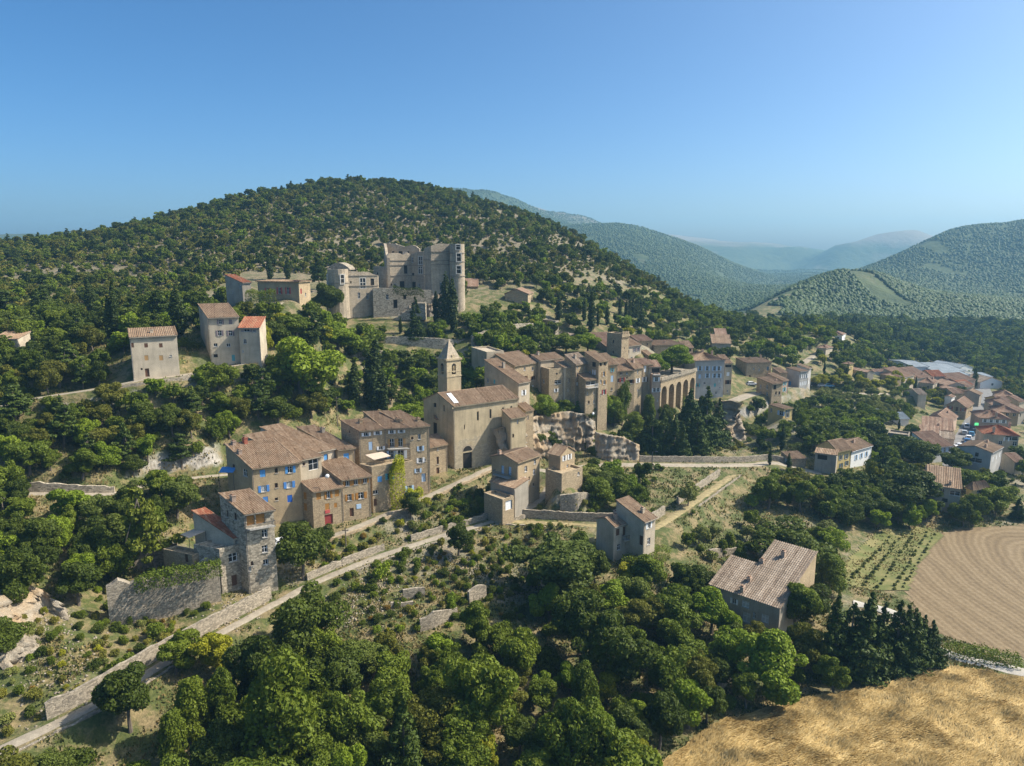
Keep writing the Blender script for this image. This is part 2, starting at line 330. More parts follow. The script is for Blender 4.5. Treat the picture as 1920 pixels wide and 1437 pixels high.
# ------------------------------------------------------------------ ground sheet: fine near by, coarser to the horizon
def axis(lo, a, b, hi, step, g):
    x = list(np.arange(a, b+step/2, step)); s = step
    while x[-1] < hi: s *= g; x.append(x[-1]+s)
    s = step; y = [a]
    while y[-1] > lo: s *= g; y.append(y[-1]-s)
    return np.array(sorted(y[1:])+x)
GX = axis(-7000, -150, 210, 7000, 1.25, 1.07); GYa = axis(40, 60, 300, 9000, 1.25, 1.0149)
GX2, GY2 = np.meshgrid(GX, GYa); GZ = ground(GX2.ravel(), GY2.ravel()).reshape(GX2.shape)
def m_ground():
    n = NT('hillside soil and grass'); o = n.coord()
    a = n.noise(o, 0.05, 6, 0.62); b = n.noise(o, 0.33, 5, 0.65); c = n.noise(o, 2.2, 4, 0.7); d = n.noise(o, 0.014, 4)
    green = n.mix(n.ramp(c, [(0.3, 0), (0.7, 1)]), (0.045, 0.062, 0.016), (0.115, 0.125, 0.036))
    dry = n.mix(n.ramp(c, [(0.3, 0), (0.7, 1)]), (0.13, 0.105, 0.05), (0.31, 0.235, 0.12))
    col = n.mix(n.ramp(b, [(0.44, 0), (0.6, 1)]), green, dry)
    soil = n.mix(n.ramp(c, [(0.35, 0), (0.65, 1)]), (0.16, 0.13, 0.09), (0.38, 0.33, 0.26))
    col = n.mix(n.ramp(a, [(0.57, 0), (0.66, 0.7)]), col, soil)
    so = n.n('ShaderNodeSeparateXYZ'); n.l(o, so.inputs[0]); hill = n.ramp(n.math('ADD', n.math('MULTIPLY', so.outputs[2], 0.012), n.math('MULTIPLY', b, 0.25)), [(0.68, 0), (0.85, 0.75)])
    col = n.mix(hill, col, n.mix(n.ramp(c, [(0.35, 0), (0.65, 1)]), (0.13, 0.10, 0.062), (0.28, 0.235, 0.17)))
    geo = n.n('ShaderNodeNewGeometry'); sep = n.n('ShaderNodeSeparateXYZ'); n.l(geo.outputs['Normal'], sep.inputs[0])
    rock = n.mix(n.ramp(n.noise(n.scale(o, 1, 1, 0.3), 1.1, 6, 0.7), [(0.35, 0), (0.65, 1)]), (0.2, 0.175, 0.14), (0.48, 0.44, 0.38))
    steep = n.ramp(n.math('ADD', sep.outputs[2], n.math('MULTIPLY', n.math('SUBTRACT', b, 0.5), 0.35)), [(0.44, 1), (0.60, 0)])
    col = n.mix(steep, col, rock)
    n.color(col); n.bump(n.math('ADD', n.math('MULTIPLY', c, 0.5), b), 0.7, 0.5); return n.m
def m_hills():
    n = NT('far wooded hills'); o = n.coord()
    a = n.noise(o, 0.004, 6, 0.62); b = n.noise(o, 0.03, 5, 0.7)
    green = n.mix(n.ramp(b, [(0.35, 0), (0.65, 1)]), (0.036, 0.055, 0.018), (0.075, 0.095, 0.032))
    open_ = n.mix(b, (0.16, 0.13, 0.07), (0.25, 0.21, 0.12))
    col = n.mix(n.ramp(a, [(0.58, 0), (0.70, 0.6)]), green, open_)
    sep = n.n('ShaderNodeSeparateXYZ'); n.l(o, sep.inputs[0])
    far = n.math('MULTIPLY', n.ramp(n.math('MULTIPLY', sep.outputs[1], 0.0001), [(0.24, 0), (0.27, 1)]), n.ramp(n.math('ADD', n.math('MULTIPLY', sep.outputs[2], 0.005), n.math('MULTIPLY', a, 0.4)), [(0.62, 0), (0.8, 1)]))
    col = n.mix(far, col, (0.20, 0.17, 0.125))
    n.color(col); n.bump(b, 1.0, 6.0); return n.m
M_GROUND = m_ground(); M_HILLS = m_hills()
def sheet(name, j0, j1, mat):
    nx = len(GX); V = np.stack([GX2[j0:j1+1], GY2[j0:j1+1], GZ[j0:j1+1]], -1).reshape(-1, 3)
    i, j = np.meshgrid(np.arange(nx-1), np.arange(j1-j0)); a = (j*nx+i).ravel()
    return tag(link(name, np_mesh(name, V, np.stack([a, a+1, a+1+nx, a+nx], 1), mat, True)), kind='structure')
_cut = int(np.searchsorted(GYa, 640))
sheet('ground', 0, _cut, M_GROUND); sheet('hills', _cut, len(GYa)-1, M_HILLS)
# ------------------------------------------------------------------ building kit
TILE = m_tile('old canal tiles', (0.31, 0.21, 0.135), (0.38, 0.275, 0.185), (0.45, 0.345, 0.245))
TILE_PINK = m_tile('pink canal tiles', (0.34, 0.21, 0.145), (0.41, 0.28, 0.20), (0.48, 0.365, 0.275))
TILE_RED = m_tile('red canal tiles', (0.38, 0.13, 0.07), (0.44, 0.19, 0.11), (0.47, 0.27, 0.17))
TILE_PALE = m_tile('weathered pale tiles', (0.29, 0.225, 0.17), (0.38, 0.31, 0.24), (0.47, 0.40, 0.325))
METAL_ROOF = m_plain('pale sheet metal', (0.23, 0.26, 0.28), 0.95, 0.2, 0.3)
WALLS = {'warm': m_wall('warm ochre plaster', (0.44, 0.33, 0.20), 0.12), 'beige': m_wall('beige plaster', (0.46, 0.38, 0.27), 0.0),
 'church': m_wall('church plaster', (0.50, 0.40, 0.25), 0.08, 2.2, patch=0.5), 'church_low': m_wall('church plaster over masonry', (0.50, 0.40, 0.25), 0.08, 2.2, patch=0.6, low=9.0), 'grey': m_wall('grey plaster', (0.36, 0.315, 0.25), 0.0), 'pale': m_wall('pale render', (0.50, 0.42, 0.31), 0.0),
 'blue_grey': m_wall('blue grey plaster', (0.42, 0.40, 0.37), 0.0, patch=0.25), 'white': m_plain('white paint', (0.74, 0.73, 0.70), 0.7, 0.06), 'yellow': m_wall('yellow plaster', (0.56, 0.43, 0.19), 0.0),
 'stone': m_wall('warm rubble stone', (0.42, 0.32, 0.20), 0.6, 3.0), 'rubble': m_wall('pale rubble stone', (0.45, 0.38, 0.28), 0.85, 2.1, dark=0.34), 'dark': m_wall('dark stone', (0.30, 0.25, 0.19), 0.6, 3.0),
 'castle': m_wall('castle ashlar', (0.43, 0.35, 0.25), 0.35, 1.8, patch=0.6), 'pink': m_wall('pinkish plaster', (0.47, 0.34, 0.25), 0.0), 'dry': m_wall('dry stone walling', (0.35, 0.295, 0.22), 0.8, 2.6, dark=0.45)}
GLASS = m_glass()
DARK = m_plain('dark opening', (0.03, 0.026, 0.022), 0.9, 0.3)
PAINT = {k: m_plain(k.replace('_', ' ')+' paint', c, 0.55, 0.12) for k, c in {'blue': (0.09, 0.24, 0.55), 'deep_blue': (0.03, 0.12, 0.45), 'sky_blue': (0.10, 0.30, 0.60), 'pale_blue': (0.42, 0.56, 0.72), 'white': (0.74, 0.74, 0.73),
 'grey': (0.25, 0.23, 0.24), 'mauve': (0.20, 0.16, 0.17), 'brown': (0.12, 0.06, 0.035), 'orange': (0.38, 0.18, 0.045), 'red': (0.28, 0.05, 0.045), 'pink': (0.50, 0.10, 0.09), 'teal': (0.12, 0.38, 0.42), 'green': (0.10, 0.22, 0.14), 'ochre': (0.40, 0.24, 0.10), 'slate': (0.10, 0.15, 0.19)}.items()}
IRON = m_plain('painted iron', (0.06, 0.07, 0.08), 0.5, 0.1)
CONC = m_wall('concrete', (0.42, 0.39, 0.34), 0.0, patch=0.25)
BRICK = m_plain('brick', (0.40, 0.13, 0.08), 0.85, 0.3, 6)
ZINC = m_plain('weathered zinc', (0.20, 0.19, 0.18), 0.6, 0.2)
CLOTH = m_plain('sun faded cloth', (0.55, 0.44, 0.34), 0.9, 0.1)
PLASTIC_W = m_plain('white plastic', (0.75, 0.75, 0.75), 0.5, 0.03)
def nrm2(d): return Vector((d[0], d[1], 0)).normalized()
def wall_grid(mb, O, U, L, z0, z1, holes, inset, m=0):
    """vertical wall from O along U (outside on the right of U), with recessed openings (u0,u1,w0,w1)"""
    N = Vector((U.y, -U.x, 0)); O = Vector(O)
    us = sorted({0.0, L, *[min(max(h[i], 0), L) for h in holes for i in (0, 1)]}); zs = sorted({z0, z1, *[min(max(h[i], z0), z1) for h in holes for i in (2, 3)]})
    P = lambda u, z, d=0.0: O+U*u+Vector((0, 0, z-O.z))-N*d
    for a, b in zip(us[:-1], us[1:]):
        for c, e in zip(zs[:-1], zs[1:]):
            if b-a < 1e-4 or e-c < 1e-4: continue
            mu, mz = (a+b)/2, (c+e)/2
            if any(h[0] < mu < h[1] and h[2] < mz < h[3] for h in holes): continue
            mb.face([P(a, c), P(b, c), P(b, e), P(a, e)], m)
    for h in holes:
        a, b, c, e = h[:4]; d = h[4] if len(h) > 4 else inset
        mb.face([P(a, c), P(a, c, d), P(a, e, d), P(a, e)], m); mb.face([P(b, c, d), P(b, c), P(b, e), P(b, e, d)], m)
        mb.face([P(a, e), P(a, e, d), P(b, e, d), P(b, e)], m); mb.face([P(a, c), P(b, c), P(b, c, d), P(a, c, d)], m)
def tile_plane(mb, A, B, C, D, rows=True, step=0.38):
    """tiled slope: A,B low edge, C,D high edge (C over B); round tile columns running up the slope"""
    A, B, C, D = map(Vector, (A, B, C, D)); n = max(2, int((B-A).length/step)); nr = max(1, int(((D-A).length+(C-B).length)/2/0.55)) if rows else 1
    nn = (B-A).cross(D-A).normalized()
    if nn.z < 0: nn = -nn
    rws = []
    for j in range(nr+1):
        t = j/nr; p = A.lerp(D, t); q = B.lerp(C, t); r = []; r2 = []
        for i in range(2*n+1):
            c = p.lerp(q, i/(2*n)); hh = 0.12 if i % 2 else 0.0
            r.append(c+nn*(hh+0.03)); r2.append(c+nn*hh)
        if j > 0: rws.append(r2)
        if j < nr: rws.append(r)
    mb.grid(rws, 0)
def slab(mb, A, B, C, D, th, m):
    A, B, C, D = map(Vector, (A, B, C, D)); k = Vector((0, 0, -th)); e = Vector((0, 0, -0.012)); T = [p+e for p in (A, B, C, D)]; U_ = [p+k for p in (A, B, C, D)]
    mb.face(T, m); mb.face(U_[::-1], m)
    for i in range(4): mb.face([U_[i], U_[(i+1) % 4], T[(i+1) % 4], T[i]], m)
def opening(house, face, u, z, w, h, kind, col, near):
    """one window or door in a wall face; returns the hole"""
    O, U, N = face; inset = 0.22
    P = lambda du, dz, d: O+U*(u+du)+Vector((0, 0, z+dz-O.z))+N*d
    def plate(name, du0, du1, dz0, dz1, d0, d1, mat, parent):
        mb = MB(); a = [P(du0, dz0, d0), P(du1, dz0, d0), P(du1, dz0, d1), P(du0, dz0, d1)]; b = [p+Vector((0, 0, dz1-dz0)) for p in a]
        c = P((du0+du1)/2, (dz0+dz1)/2, (d0+d1)/2); a = [p-c for p in a]; b = [p-c for p in b]
        mb.grid([a, b], 0, closed=True); mb.face(a[::-1]); mb.face(b)
        o = mb.build(name, mat, parent); o.location = c if parent is house or parent is None else c-parent.location; return o
    k = kind[0]; name = 'window'
    if k in 'dg': name = 'door' if k == 'd' else 'garage_door'
    mat = GLASS
    if k in 'dg': mat = PAINT.get(col, DARK)
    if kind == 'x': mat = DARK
    if 'v' in kind: mat = CURT
    mb = MB(); c = P(0, 0, -inset+0.02); hw, hh = w/2, h/2
    q = [P(-hw, -hh, -inset+0.02), P(hw, -hh, -inset+0.02), P(hw, hh, -inset+0.02), P(-hw, hh, -inset+0.02)]
    mb.face([p-c for p in q], 0); fr = 0.07
    if near and k in 'wsvn' :
        win = mb.build(name, mat, house, loc=c)
        fm = MB(); V_ = lambda du, dz, d: P(du, dz, d)-c
        def bar(a0, a1, b0, b1):
            r = [V_(a0, b0, -inset+0.025), V_(a1, b0, -inset+0.025), V_(a1, b1, -inset+0.025), V_(a0, b1, -inset+0.025)]; f = [p+N*0.05 for p in r]
            fm.face(f); [fm.face([r[i], r[(i+1) % 4], f[(i+1) % 4], f[i]]) for i in range(4)]
        bar(-hw, -hw+fr, -hh, hh); bar(hw-fr, hw, -hh, hh); bar(-hw+fr, hw-fr, -hh, -hh+fr); bar(-hw+fr, hw-fr, hh-fr, hh); bar(-0.035, 0.035, -hh+fr, hh-fr)
        if h > 1.1: bar(-hw+fr, -0.035, 0.12, 0.16); bar(0.035, hw-fr, 0.12, 0.16)
        fm.build('frame', PAINT['white'] if col != 'brown' else PAINT['brown'], win)
        if k != 'n': plate('sill', -hw-0.08, hw+0.08, -hh-0.1, -hh, -0.05, 0.1, CONC, win)
    else:
        if k in 'wsv' and w > 0.6:      # glazing bars kept inside the small far window's own mesh
            for (a0, a1, b0, b1) in ((-0.04, 0.04, -hh, hh), (-hw, -hw+0.06, -hh, hh), (hw-0.06, hw, -hh, hh)):
                mb.face([P(a0, b0, -inset+0.05)-c, P(a1, b0, -inset+0.05)-c, P(a1, b1, -inset+0.05)-c, P(a0, b1, -inset+0.05)-c], 1)
        win = mb.build(name, [mat, PAINT['white']], house, loc=c)
        if name == 'door' and near: plate('handle', hw*0.6, hw*0.75, -0.12, 0.02, -inset+0.03, -inset+0.08, IRON, win)
    if k == 's' and col:
        sh = PAINT[col]
        for sgn in (-1, 1):
            a, b = (-hw-w*0.5, -hw-0.02) if sgn < 0 else (hw+0.02, hw+w*0.5)
            plate('shutter', a, b, -hh, hh, 0.012, 0.062, sh, house)
    if k == 'c':
        sh = PAINT[col or 'brown']
        for a, b in ((-hw+0.01, -0.008), (0.008, hw-0.01)): plate('shutter', a, b, -hh+0.01, hh-0.01, -0.1, -0.04, sh, house)
    if k == 'b':                                       # stone cross bars
        for (a0, a1, b0, b1) in ((-0.09, 0.09, -hh, hh), (-hw, -0.09, 0.1, 0.28), (0.09, hw, 0.1, 0.28)): plate('mullion', a0, a1, b0, b1, -inset+0.04, -0.05, LIME, win)
        for (a0, a1, b0, b1) in ((-hw-0.25, -hw, -hh-0.2, hh+0.25), (hw, hw+0.25, -hh-0.2, hh+0.25), (-hw, hw, hh, hh+0.25), (-hw, hw, -hh-0.2, -hh)): plate('surround', a0, a1, b0, b1, -0.1, 0.03, LIME, win)
    return (u-hw, u+hw, z-hh, z+hh)
CURT = m_plain('drawn curtain', (0.5, 0.5, 0.48), 0.8, 0.1)
LIME = m_plain('pale limestone', (0.56, 0.53, 0.47), 0.8, 0.12)
HOUSES = []          # footprints for keeping trees off
class House:
    """corner = nearest eave corner in the picture, R/L = where the two visible eaves end"""
    def __init__(s, name, label, v, corner, Y, R=None, L=None, head=None, base=None, zb=None, W=None, D=None, roof='gr', rise=None, pitch=0.3, apex=None, wall='beige',
                 tile=None, win='', over=0.35, near=True, cat='house', group=None, chim='', parent=None, part=None, wallR=None, step=0.38, after=None, shift=0.0, skew=0.0):
        s.v = v; s.near = near
        if after is not None:
            E = after.C+after.U*(after.W+0.02)+after.V*shift; pe = project(E); C = at_depth(pe[0], full(v, *corner)[1], E.y)
        else: C = at_depth(*full(v, *corner), Y)
        s.C = C
        pR = at_height(*full(v, *R), C.z) if R else None
        if head is None:
            if pR is not None and (len(R) > 1): d = pR-C; a = math.atan2(d.y, d.x)
            else: a = 0.5
        else: a = math.radians(head)
        s.a = a; U = Vector((math.cos(a), math.sin(a), 0)); k = -math.tan(math.radians(skew)); s.k = k; Vo = Vector((-math.sin(a), math.cos(a), 0)); Vv = Vo+U*k; s.U, s.V, s.Vo = U, Vv, Vo
        def reach(px, d):
            r = ray(px, 700); k = r.x; c0 = C.y*CT-(C.z-H)*ST; cd = d.y*CT
            den = d.x-k*cd      # r has unit depth along the axis
            return (k*c0-C.x)/den
        s.W = W if W else reach(full(v, *R)[0], U)
        s.D = D if D else (reach(full(v, *L)[0], Vv) if L else 7.0)
        if zb is None: zb = at_depth(*full(v, corner[0], base), Y).z if base else min(gz(C.x, C.y), gz(*(C+U*s.W).xy), gz(*(C+Vv*s.D).xy))-0.5
        s.zb = zb; s.h = C.z-zb; s.label = label
        s.root = empty(name, (C.x, C.y, zb), a) if parent is None else link(part or name, None, parent)
        if parent is None:
            tag(s.root, label, cat, group)
            HOUSES.append(([(C+U*i*s.W+Vv*j*s.D).xy[:] for i, j in ((0, 0), (1, 0), (1, 1), (0, 1))], label))
        s.wall_m = WALLS[wall]; s.tile = tile or TILE
        s.faces = {'R': (Vector((0, 0, 0)), Vector((1, 0, 0)), Vector((0, -1, 0)), s.W), 'L': (Vector((0, s.D, 0)), Vector((0, -1, 0)), Vector((-1, 0, 0)), s.D),
                   'E': (Vector((s.W, 0, 0)), Vector((0, 1, 0)), Vector((1, 0, 0)), s.D), 'B': (Vector((s.W, s.D, 0)), Vector((-1, 0, 0)), Vector((0, 1, 0)), s.W)}
        span = s.D if roof in ('gr',) else s.W if roof == 'gl' else s.D if roof == 'su' else s.W
        if rise is None: rise = pitch*(span/2 if roof in ('gr', 'gl', 'hip') else span)
        if apex:
            if roof == 'gr': p = C+Vv*s.D/2
            elif roof == 'gl': p = C+U*s.W/2
            elif roof == 'su': p = C+Vv*s.D
            else: p = C+U*s.W
            y = full(v, *apex)[1]
            b = (718.5-y)/F; k = (-ST+b*CT)/(CT+b*ST); rise = max(0.3, H+k*p.y-C.z)
        s.rise = rise; s.roof = roof; s.over = over
        holes = {k: [] for k in s.faces}
        for t in (win.split(';') if win else []):
            q = t.split(); f, x, y, w, h, kind = q[0], float(q[1]), float(q[2]), float(q[3]), float(q[4]), q[5]; col = q[6] if len(q) > 6 else None
            u, z = s.pick(f, x, y); O, Ud, N, Lw = s.faces[f]
            top = s.h if not ((roof == 'gr' and f in 'LE') or (roof == 'gl' and f in 'RB') or (roof == 'su' and f == 'B')) else s.h
            w = min(w, Lw-0.3); u = min(max(u, w/2+0.1), Lw-w/2-0.1); z = min(z, top-h/2-0.12); z = max(z, h/2+0.05)
            if kind == 'balcony': s.balcony(f, u, z, w, col); continue
            if kind == 'sign': s.plate('sign', f, u, z, w, h, col); continue
            hole = opening(s.root, (O, Ud, N), u, z, w, h, kind, col, near)
            if not any(a[0] < hole[1] and hole[0] < a[1] and a[2] < hole[3] and hole[2] < a[3] for a in holes[f]): holes[f].append(hole)
        mb = MB(); deep = 1.5+max(0, zb-min(gz(*s.world(q).xy) for q in ((0, 0, 0), (s.W, 0, 0), (s.W, s.D, 0), (0, s.D, 0), (s.W/2, 0, 0))))
        for k, (O, Ud, N, Lw) in s.faces.items(): wall_grid(mb, O, Ud, Lw, -deep, s.h, holes[k], 0.22)
        W_, D_, h_, r_ = s.W, s.D, s.h, rise
        if roof == 'gr': mb.face([(0, D_, h_), (0, 0, h_), (0, D_/2, h_+r_)]); mb.face([(W_, 0, h_), (W_, D_, h_), (W_, D_/2, h_+r_)])
        if roof == 'gl': mb.face([(0, 0, h_), (W_, 0, h_), (W_/2, 0, h_+r_)]); mb.face([(W_, D_, h_), (0, D_, h_), (W_/2, D_, h_+r_)])
        if roof == 'su': mb.face([(0, D_, h_), (0, 0, h_), (0, D_, h_+r_)]); mb.face([(W_, 0, h_), (W_, D_, h_), (W_, D_, h_+r_)]); mb.face([(W_, D_, h_), (0, D_, h_), (0, D_, h_+r_), (W_, D_, h_+r_)])
        if roof == 'sl': mb.face([(0, 0, h_), (W_, 0, h_), (W_, 0, h_+r_)]); mb.face([(W_, D_, h_), (0, D_, h_), (W_, D_, h_+r_)]); mb.face([(W_, 0, h_), (W_, D_, h_), (W_, D_, h_+r_), (W_, 0, h_+r_)])
        if roof == 'flat':
            mb.face([(0.3, 0.3, h_-0.5), (W_-0.3, 0.3, h_-0.5), (W_-0.3, D_-0.3, h_-0.5), (0.3, D_-0.3, h_-0.5)])
            rim = [(0, 0), (W_, 0), (W_, D_), (0, D_)]; inn = [(0.3, 0.3), (W_-0.3, 0.3), (W_-0.3, D_-0.3), (0.3, D_-0.3)]
            for i in range(4):
                a, b, c, d = rim[i], rim[(i+1) % 4], inn[(i+1) % 4], inn[i]
                mb.face([(*a, h_), (*b, h_), (*c, h_), (*d, h_)]); mb.face([(*d, h_), (*c, h_), (*c, h_-0.5), (*d, h_-0.5)])
        s.walls = mb.build('wall', s.wall_m, s.root)
        if roof != 'flat': s.make_roof(step)
        for t in (chim.split(';') if chim else []):
            q = t.split(); s.chimney(float(q[0]), float(q[1]), q[2] if len(q) > 2 else 'beige', float(q[3]) if len(q) > 3 else 1.3)
        if s.k:
            done = set()
            for o in s.root.children_recursive:
                o.location.x += s.k*o.location.y
                if o.data.name in done: continue
                done.add(o.data.name); co = np.empty(len(o.data.vertices)*3, np.float32); o.data.vertices.foreach_get('co', co); co = co.reshape(-1, 3); co[:, 0] += s.k*co[:, 1]; o.data.vertices.foreach_set('co', co.ravel())
    def loc(s, p):
        d = Vector(p)-Vector((s.C.x, s.C.y, s.zb)); y = d.dot(s.Vo); return Vector((d.dot(s.U)-s.k*y, y, d.z))
    def world(s, p): return Vector((s.C.x, s.C.y, s.zb))+s.U*p[0]+s.V*p[1]+Vector((0, 0, p[2]))
    def pick(s, f, x, y):
        O, Ud, N, Lw = s.faces[f]; ud = s.U*Ud.x+s.V*Ud.y; n = ud.cross(Vector((0, 0, 1)))
        d = ray(*full(s.v, x, y)); o = s.world(O); t = (o-Vector((0, 0, H))).dot(n)/d.dot(n); p = Vector((0, 0, H))+d*t-o
        return p.dot(ud)/ud.length_squared, p.z
    def roof_z(s, u, v):
        if s.roof == 'gr': return s.h+s.rise*(1-abs(v/s.D*2-1))
        if s.roof == 'gl': return s.h+s.rise*(1-abs(u/s.W*2-1))
        if s.roof == 'su': return s.h+s.rise*v/s.D
        if s.roof == 'sl': return s.h+s.rise*u/s.W
        if s.roof == 'hip': return s.h+s.rise*0.6
        return s.h
    def make_roof(s, step):
        W, D, h, r, o = s.W, s.D, s.h, s.rise, s.over; mb = MB(); g = 0.1
        def pl(A, B, C_, D_):
            up = Vector((0, 0, 0.16)); A, B, C_, D_ = [Vector(q)+up for q in (A, B, C_, D_)]
            tile_plane(mb, A, B, C_, D_, s.near, step); slab(mb, A, B, C_, D_, 0.13, 1)
            for a_, d_ in ((A, D_), (B, C_)):
                if (a_-d_).length > .5: mb.tube(a_+Vector((0, 0, .05)), d_+Vector((0, 0, .05)), .13, .13, 6)
        if s.roof == 'gr':
            k = r/(D/2); lo = h-o*k; pl((-g, -o, lo), (W+g, -o, lo), (W+g, D/2, h+r), (-g, D/2, h+r)); pl((W+g, D+o, lo), (-g, D+o, lo), (-g, D/2, h+r), (W+g, D/2, h+r))
            mb.tube((-g, D/2, h+r+0.17), (W+g, D/2, h+r+0.17), 0.13, 0.13, 6)
        elif s.roof == 'gl':
            k = r/(W/2); lo = h-o*k; pl((-o, D+g, lo), (-o, -g, lo), (W/2, -g, h+r), (W/2, D+g, h+r)); pl((W+o, -g, lo), (W+o, D+g, lo), (W/2, D+g, h+r), (W/2, -g, h+r))
            mb.tube((W/2, -g, h+r+0.17), (W/2, D+g, h+r+0.17), 0.13, 0.13, 6)
        elif s.roof == 'su':
            k = r/D; pl((-g, -o, h-o*k), (W+g, -o, h-o*k), (W+g, D+g, h+r+g*k), (-g, D+g, h+r+g*k))
        elif s.roof == 'sl':
            k = r/W; pl((-o, D+g, h-o*k), (-o, -g, h-o*k), (W+g, -g, h+r+g*k), (W+g, D+g, h+r+g*k))
        elif s.roof == 'hip':
            m = min(W, D)/2; k = r/m; lo = h-o*k
            if W >= D: a, b = Vector((m, D/2, h+r)), Vector((W-m, D/2, h+r))
            else: a, b = Vector((W/2, m, h+r)), Vector((W/2, D-m, h+r))
            q = [(-o, -o, lo), (W+o, -o, lo), (W+o, D+o, lo), (-o, D+o, lo)]
            if W >= D: pl(q[0], q[1], b, a); pl(q[2], q[3], a, b); pl(q[1], q[2], b, b); pl(q[3], q[0], a, a)
            else: pl(q[1], q[2], b, a); pl(q[3], q[0], a, b); pl(q[0], q[1], a, a); pl(q[2], q[3], b, b)
        if s.roof in ('gr', 'su'): mb.box(0, W, -.17, -.004, h-.3, h-.03, 1)
        if s.roof in ('gl', 'sl'): mb.box(-.17, -.004, 0, D, h-.3, h-.03, 1)
        if s.near and s.roof in ('gr', 'su') and W > 3:
            g2 = MB(); zz = h-o*(r/(D/2) if s.roof == 'gr' else r/D)+.05
            for i in range(6):      # half round gutter
                t0, t1 = math.pi+math.pi*i/6, math.pi+math.pi*(i+1)/6; q = [(x_, -o-.03+.09*math.cos(t_), zz+.09*math.sin(t_)) for x_, t_ in ((-.1, t0), (W+.1, t0), (W+.1, t1), (-.1, t1))]; g2.face(q); g2.face(q[::-1])
            g2.build('gutter', ZINC, s.root); g3 = MB(); e = .14 if len(s.label) % 2 else W-.14; g3.tube((e, -o-.03, zz-.06), (e, -.1, zz-.45), .05, .05, 6, 0, False); g3.tube((e, -.1, zz-.45), (e, -.1, .2), .05, .05, 6); g3.build('downpipe', ZINC, s.root)
        s.roof_o = mb.build('roof', [s.tile[1 if s.roof in ('sl', 'gl') else 0] if isinstance(s.tile, tuple) else s.tile, s.wall_m], s.root)
    def chimney(s, x, y, mat='beige', h=1.3):
        d = ray(*full(s.v, x, y)); o = Vector((0, 0, H)); best = None
        for i in range(400):                      # where the sight line meets this roof
            p = s.loc(o+d*((s.C.y-8+i*0.12)/d.y))
            if -0.5 < p.x < s.W+0.5 and -0.5 < p.y < s.D+0.5 and p.z < s.roof_z(p.x, p.y)+0.15: best = p; break
        if best is None: best = Vector((s.W*0.5, s.D*0.6, 0))
        u, v = min(max(best.x, 0.5), s.W-0.5), min(max(best.y, 0.5), s.D-0.5); z = s.roof_z(u, v); mb = MB()
        mb.box(-0.32, 0.32, -0.32, 0.32, -0.6, h); mb.box(-0.4, 0.4, -0.4, 0.4, h, h+0.1); mb.box(-0.22, 0.22, -0.22, 0.22, h+0.1, h+0.32, 1)
        ch = mb.build('chimney', [BRICK if mat == 'brick' else WALLS[mat], TILE_PINK[0]], s.root, loc=(u, v, z)); return ch
    def plate(s, name, f, u, z, w, h, col, d=0.04, parent=None):
        O, Ud, N, Lw = s.faces[f]; mb = MB(); c = O+Ud*u+Vector((0, 0, z))+N*d
        a = [-Ud*w/2-N*d, Ud*w/2-N*d, Ud*w/2+N*d, -Ud*w/2+N*d]; lo = [p-Vector((0, 0, h/2)) for p in a]; hi = [p+Vector((0, 0, h/2)) for p in a]
        mb.grid([lo, hi], 0, closed=True); mb.face(lo[::-1]); mb.face(hi)
        return mb.build(name, PAINT.get(col) or WALLS.get(col) or CONC, parent or s.root, loc=c)
    def balcony(s, f, u, z, w, col, d=1.1):
        O, Ud, N, Lw = s.faces[f]; c = O+Ud*u+Vector((0, 0, z)); mb = MB()
        P = lambda a, b, k: Ud*a+N*b+Vector((0, 0, k))
        def bx(m_, a0, a1, b0, b1, k0, k1):
            q = [P(a0, b0, k0), P(a1, b0, k0), P(a1, b1, k0), P(a0, b1, k0)]; t = [p+Vector((0, 0, k1-k0)) for p in q]; m_.grid([q, t], 0, closed=True); m_.face(q[::-1]); m_.face(t)
        bx(mb, -w/2, w/2, 0.005, d, -0.15, 0); b = mb.build('balcony', CONC, s.root, loc=c); r = MB()
        bx(r, -w/2, w/2, d-0.06, d-0.02, 0.9, 0.96)
        n = max(3, int(w/0.22))
        for i in range(n+1): x = -w/2+w*i/n; bx(r, max(x-0.015, -w/2), min(x+0.015, w/2), d-0.055, d-0.025, 0, 0.9)
        for sx in (-w/2, w/2-0.04):
            bx(r, sx, sx+0.04, 0.02, d-0.06, 0.9, 0.96)
            for i in range(4): y = 0.1+(d-0.2)*i/4; bx(r, sx+0.005, sx+0.035, y, y+0.03, 0, 0.9)
        r.build('railing', PAINT.get(col, IRON), b)
# ------------------------------------------------------------------ the village, house by house
def hs(label, v, corner, Y, R=None, L=None, **k): return House(k.pop('name', 'house'), label, v, corner, Y, R, L, **k)
# --- lower street
blue = hs('long plastered house with bright blue shutters at the lower end of the street row', 'Z5', (270,527), 134, (615,480), (95,355), roof='su', apex=(95,357), zb=10.5, skew=27, wall='warm', chim='220 345 brick 1.3;135 352 pink .9;186 425 pink 1.0',
 win='R 350 560 1.05 1.45 c sky_blue;R 447 540 .6 1.0 w brown;R 545 533 1.0 1.4 s sky_blue;R 357 668 1.05 1.35 sv blue;R 447 645 .6 1.0 w brown;R 538 640 1.1 1.35 sv blue;R 370 745 1 1.2 c blue;R 447 742 .6 .6 w brown;R 543 738 1.0 1.5 c deep_blue;L 225 555 1.3 1.5 w;L 140 465 .8 1.1 w brown')
h2 = hs('house with a glazed balcony under a grey metal canopy beside the blue shuttered house', 'Z5', (612,474), 0, (765,437), None, after=blue, shift=1.2, D=11.5, roof='su', pitch=.36, zb=13, skew=27, wall='beige', win='R 710 495 2.2 2.4 n;R 642 494 .6 .7 w brown', chim='')
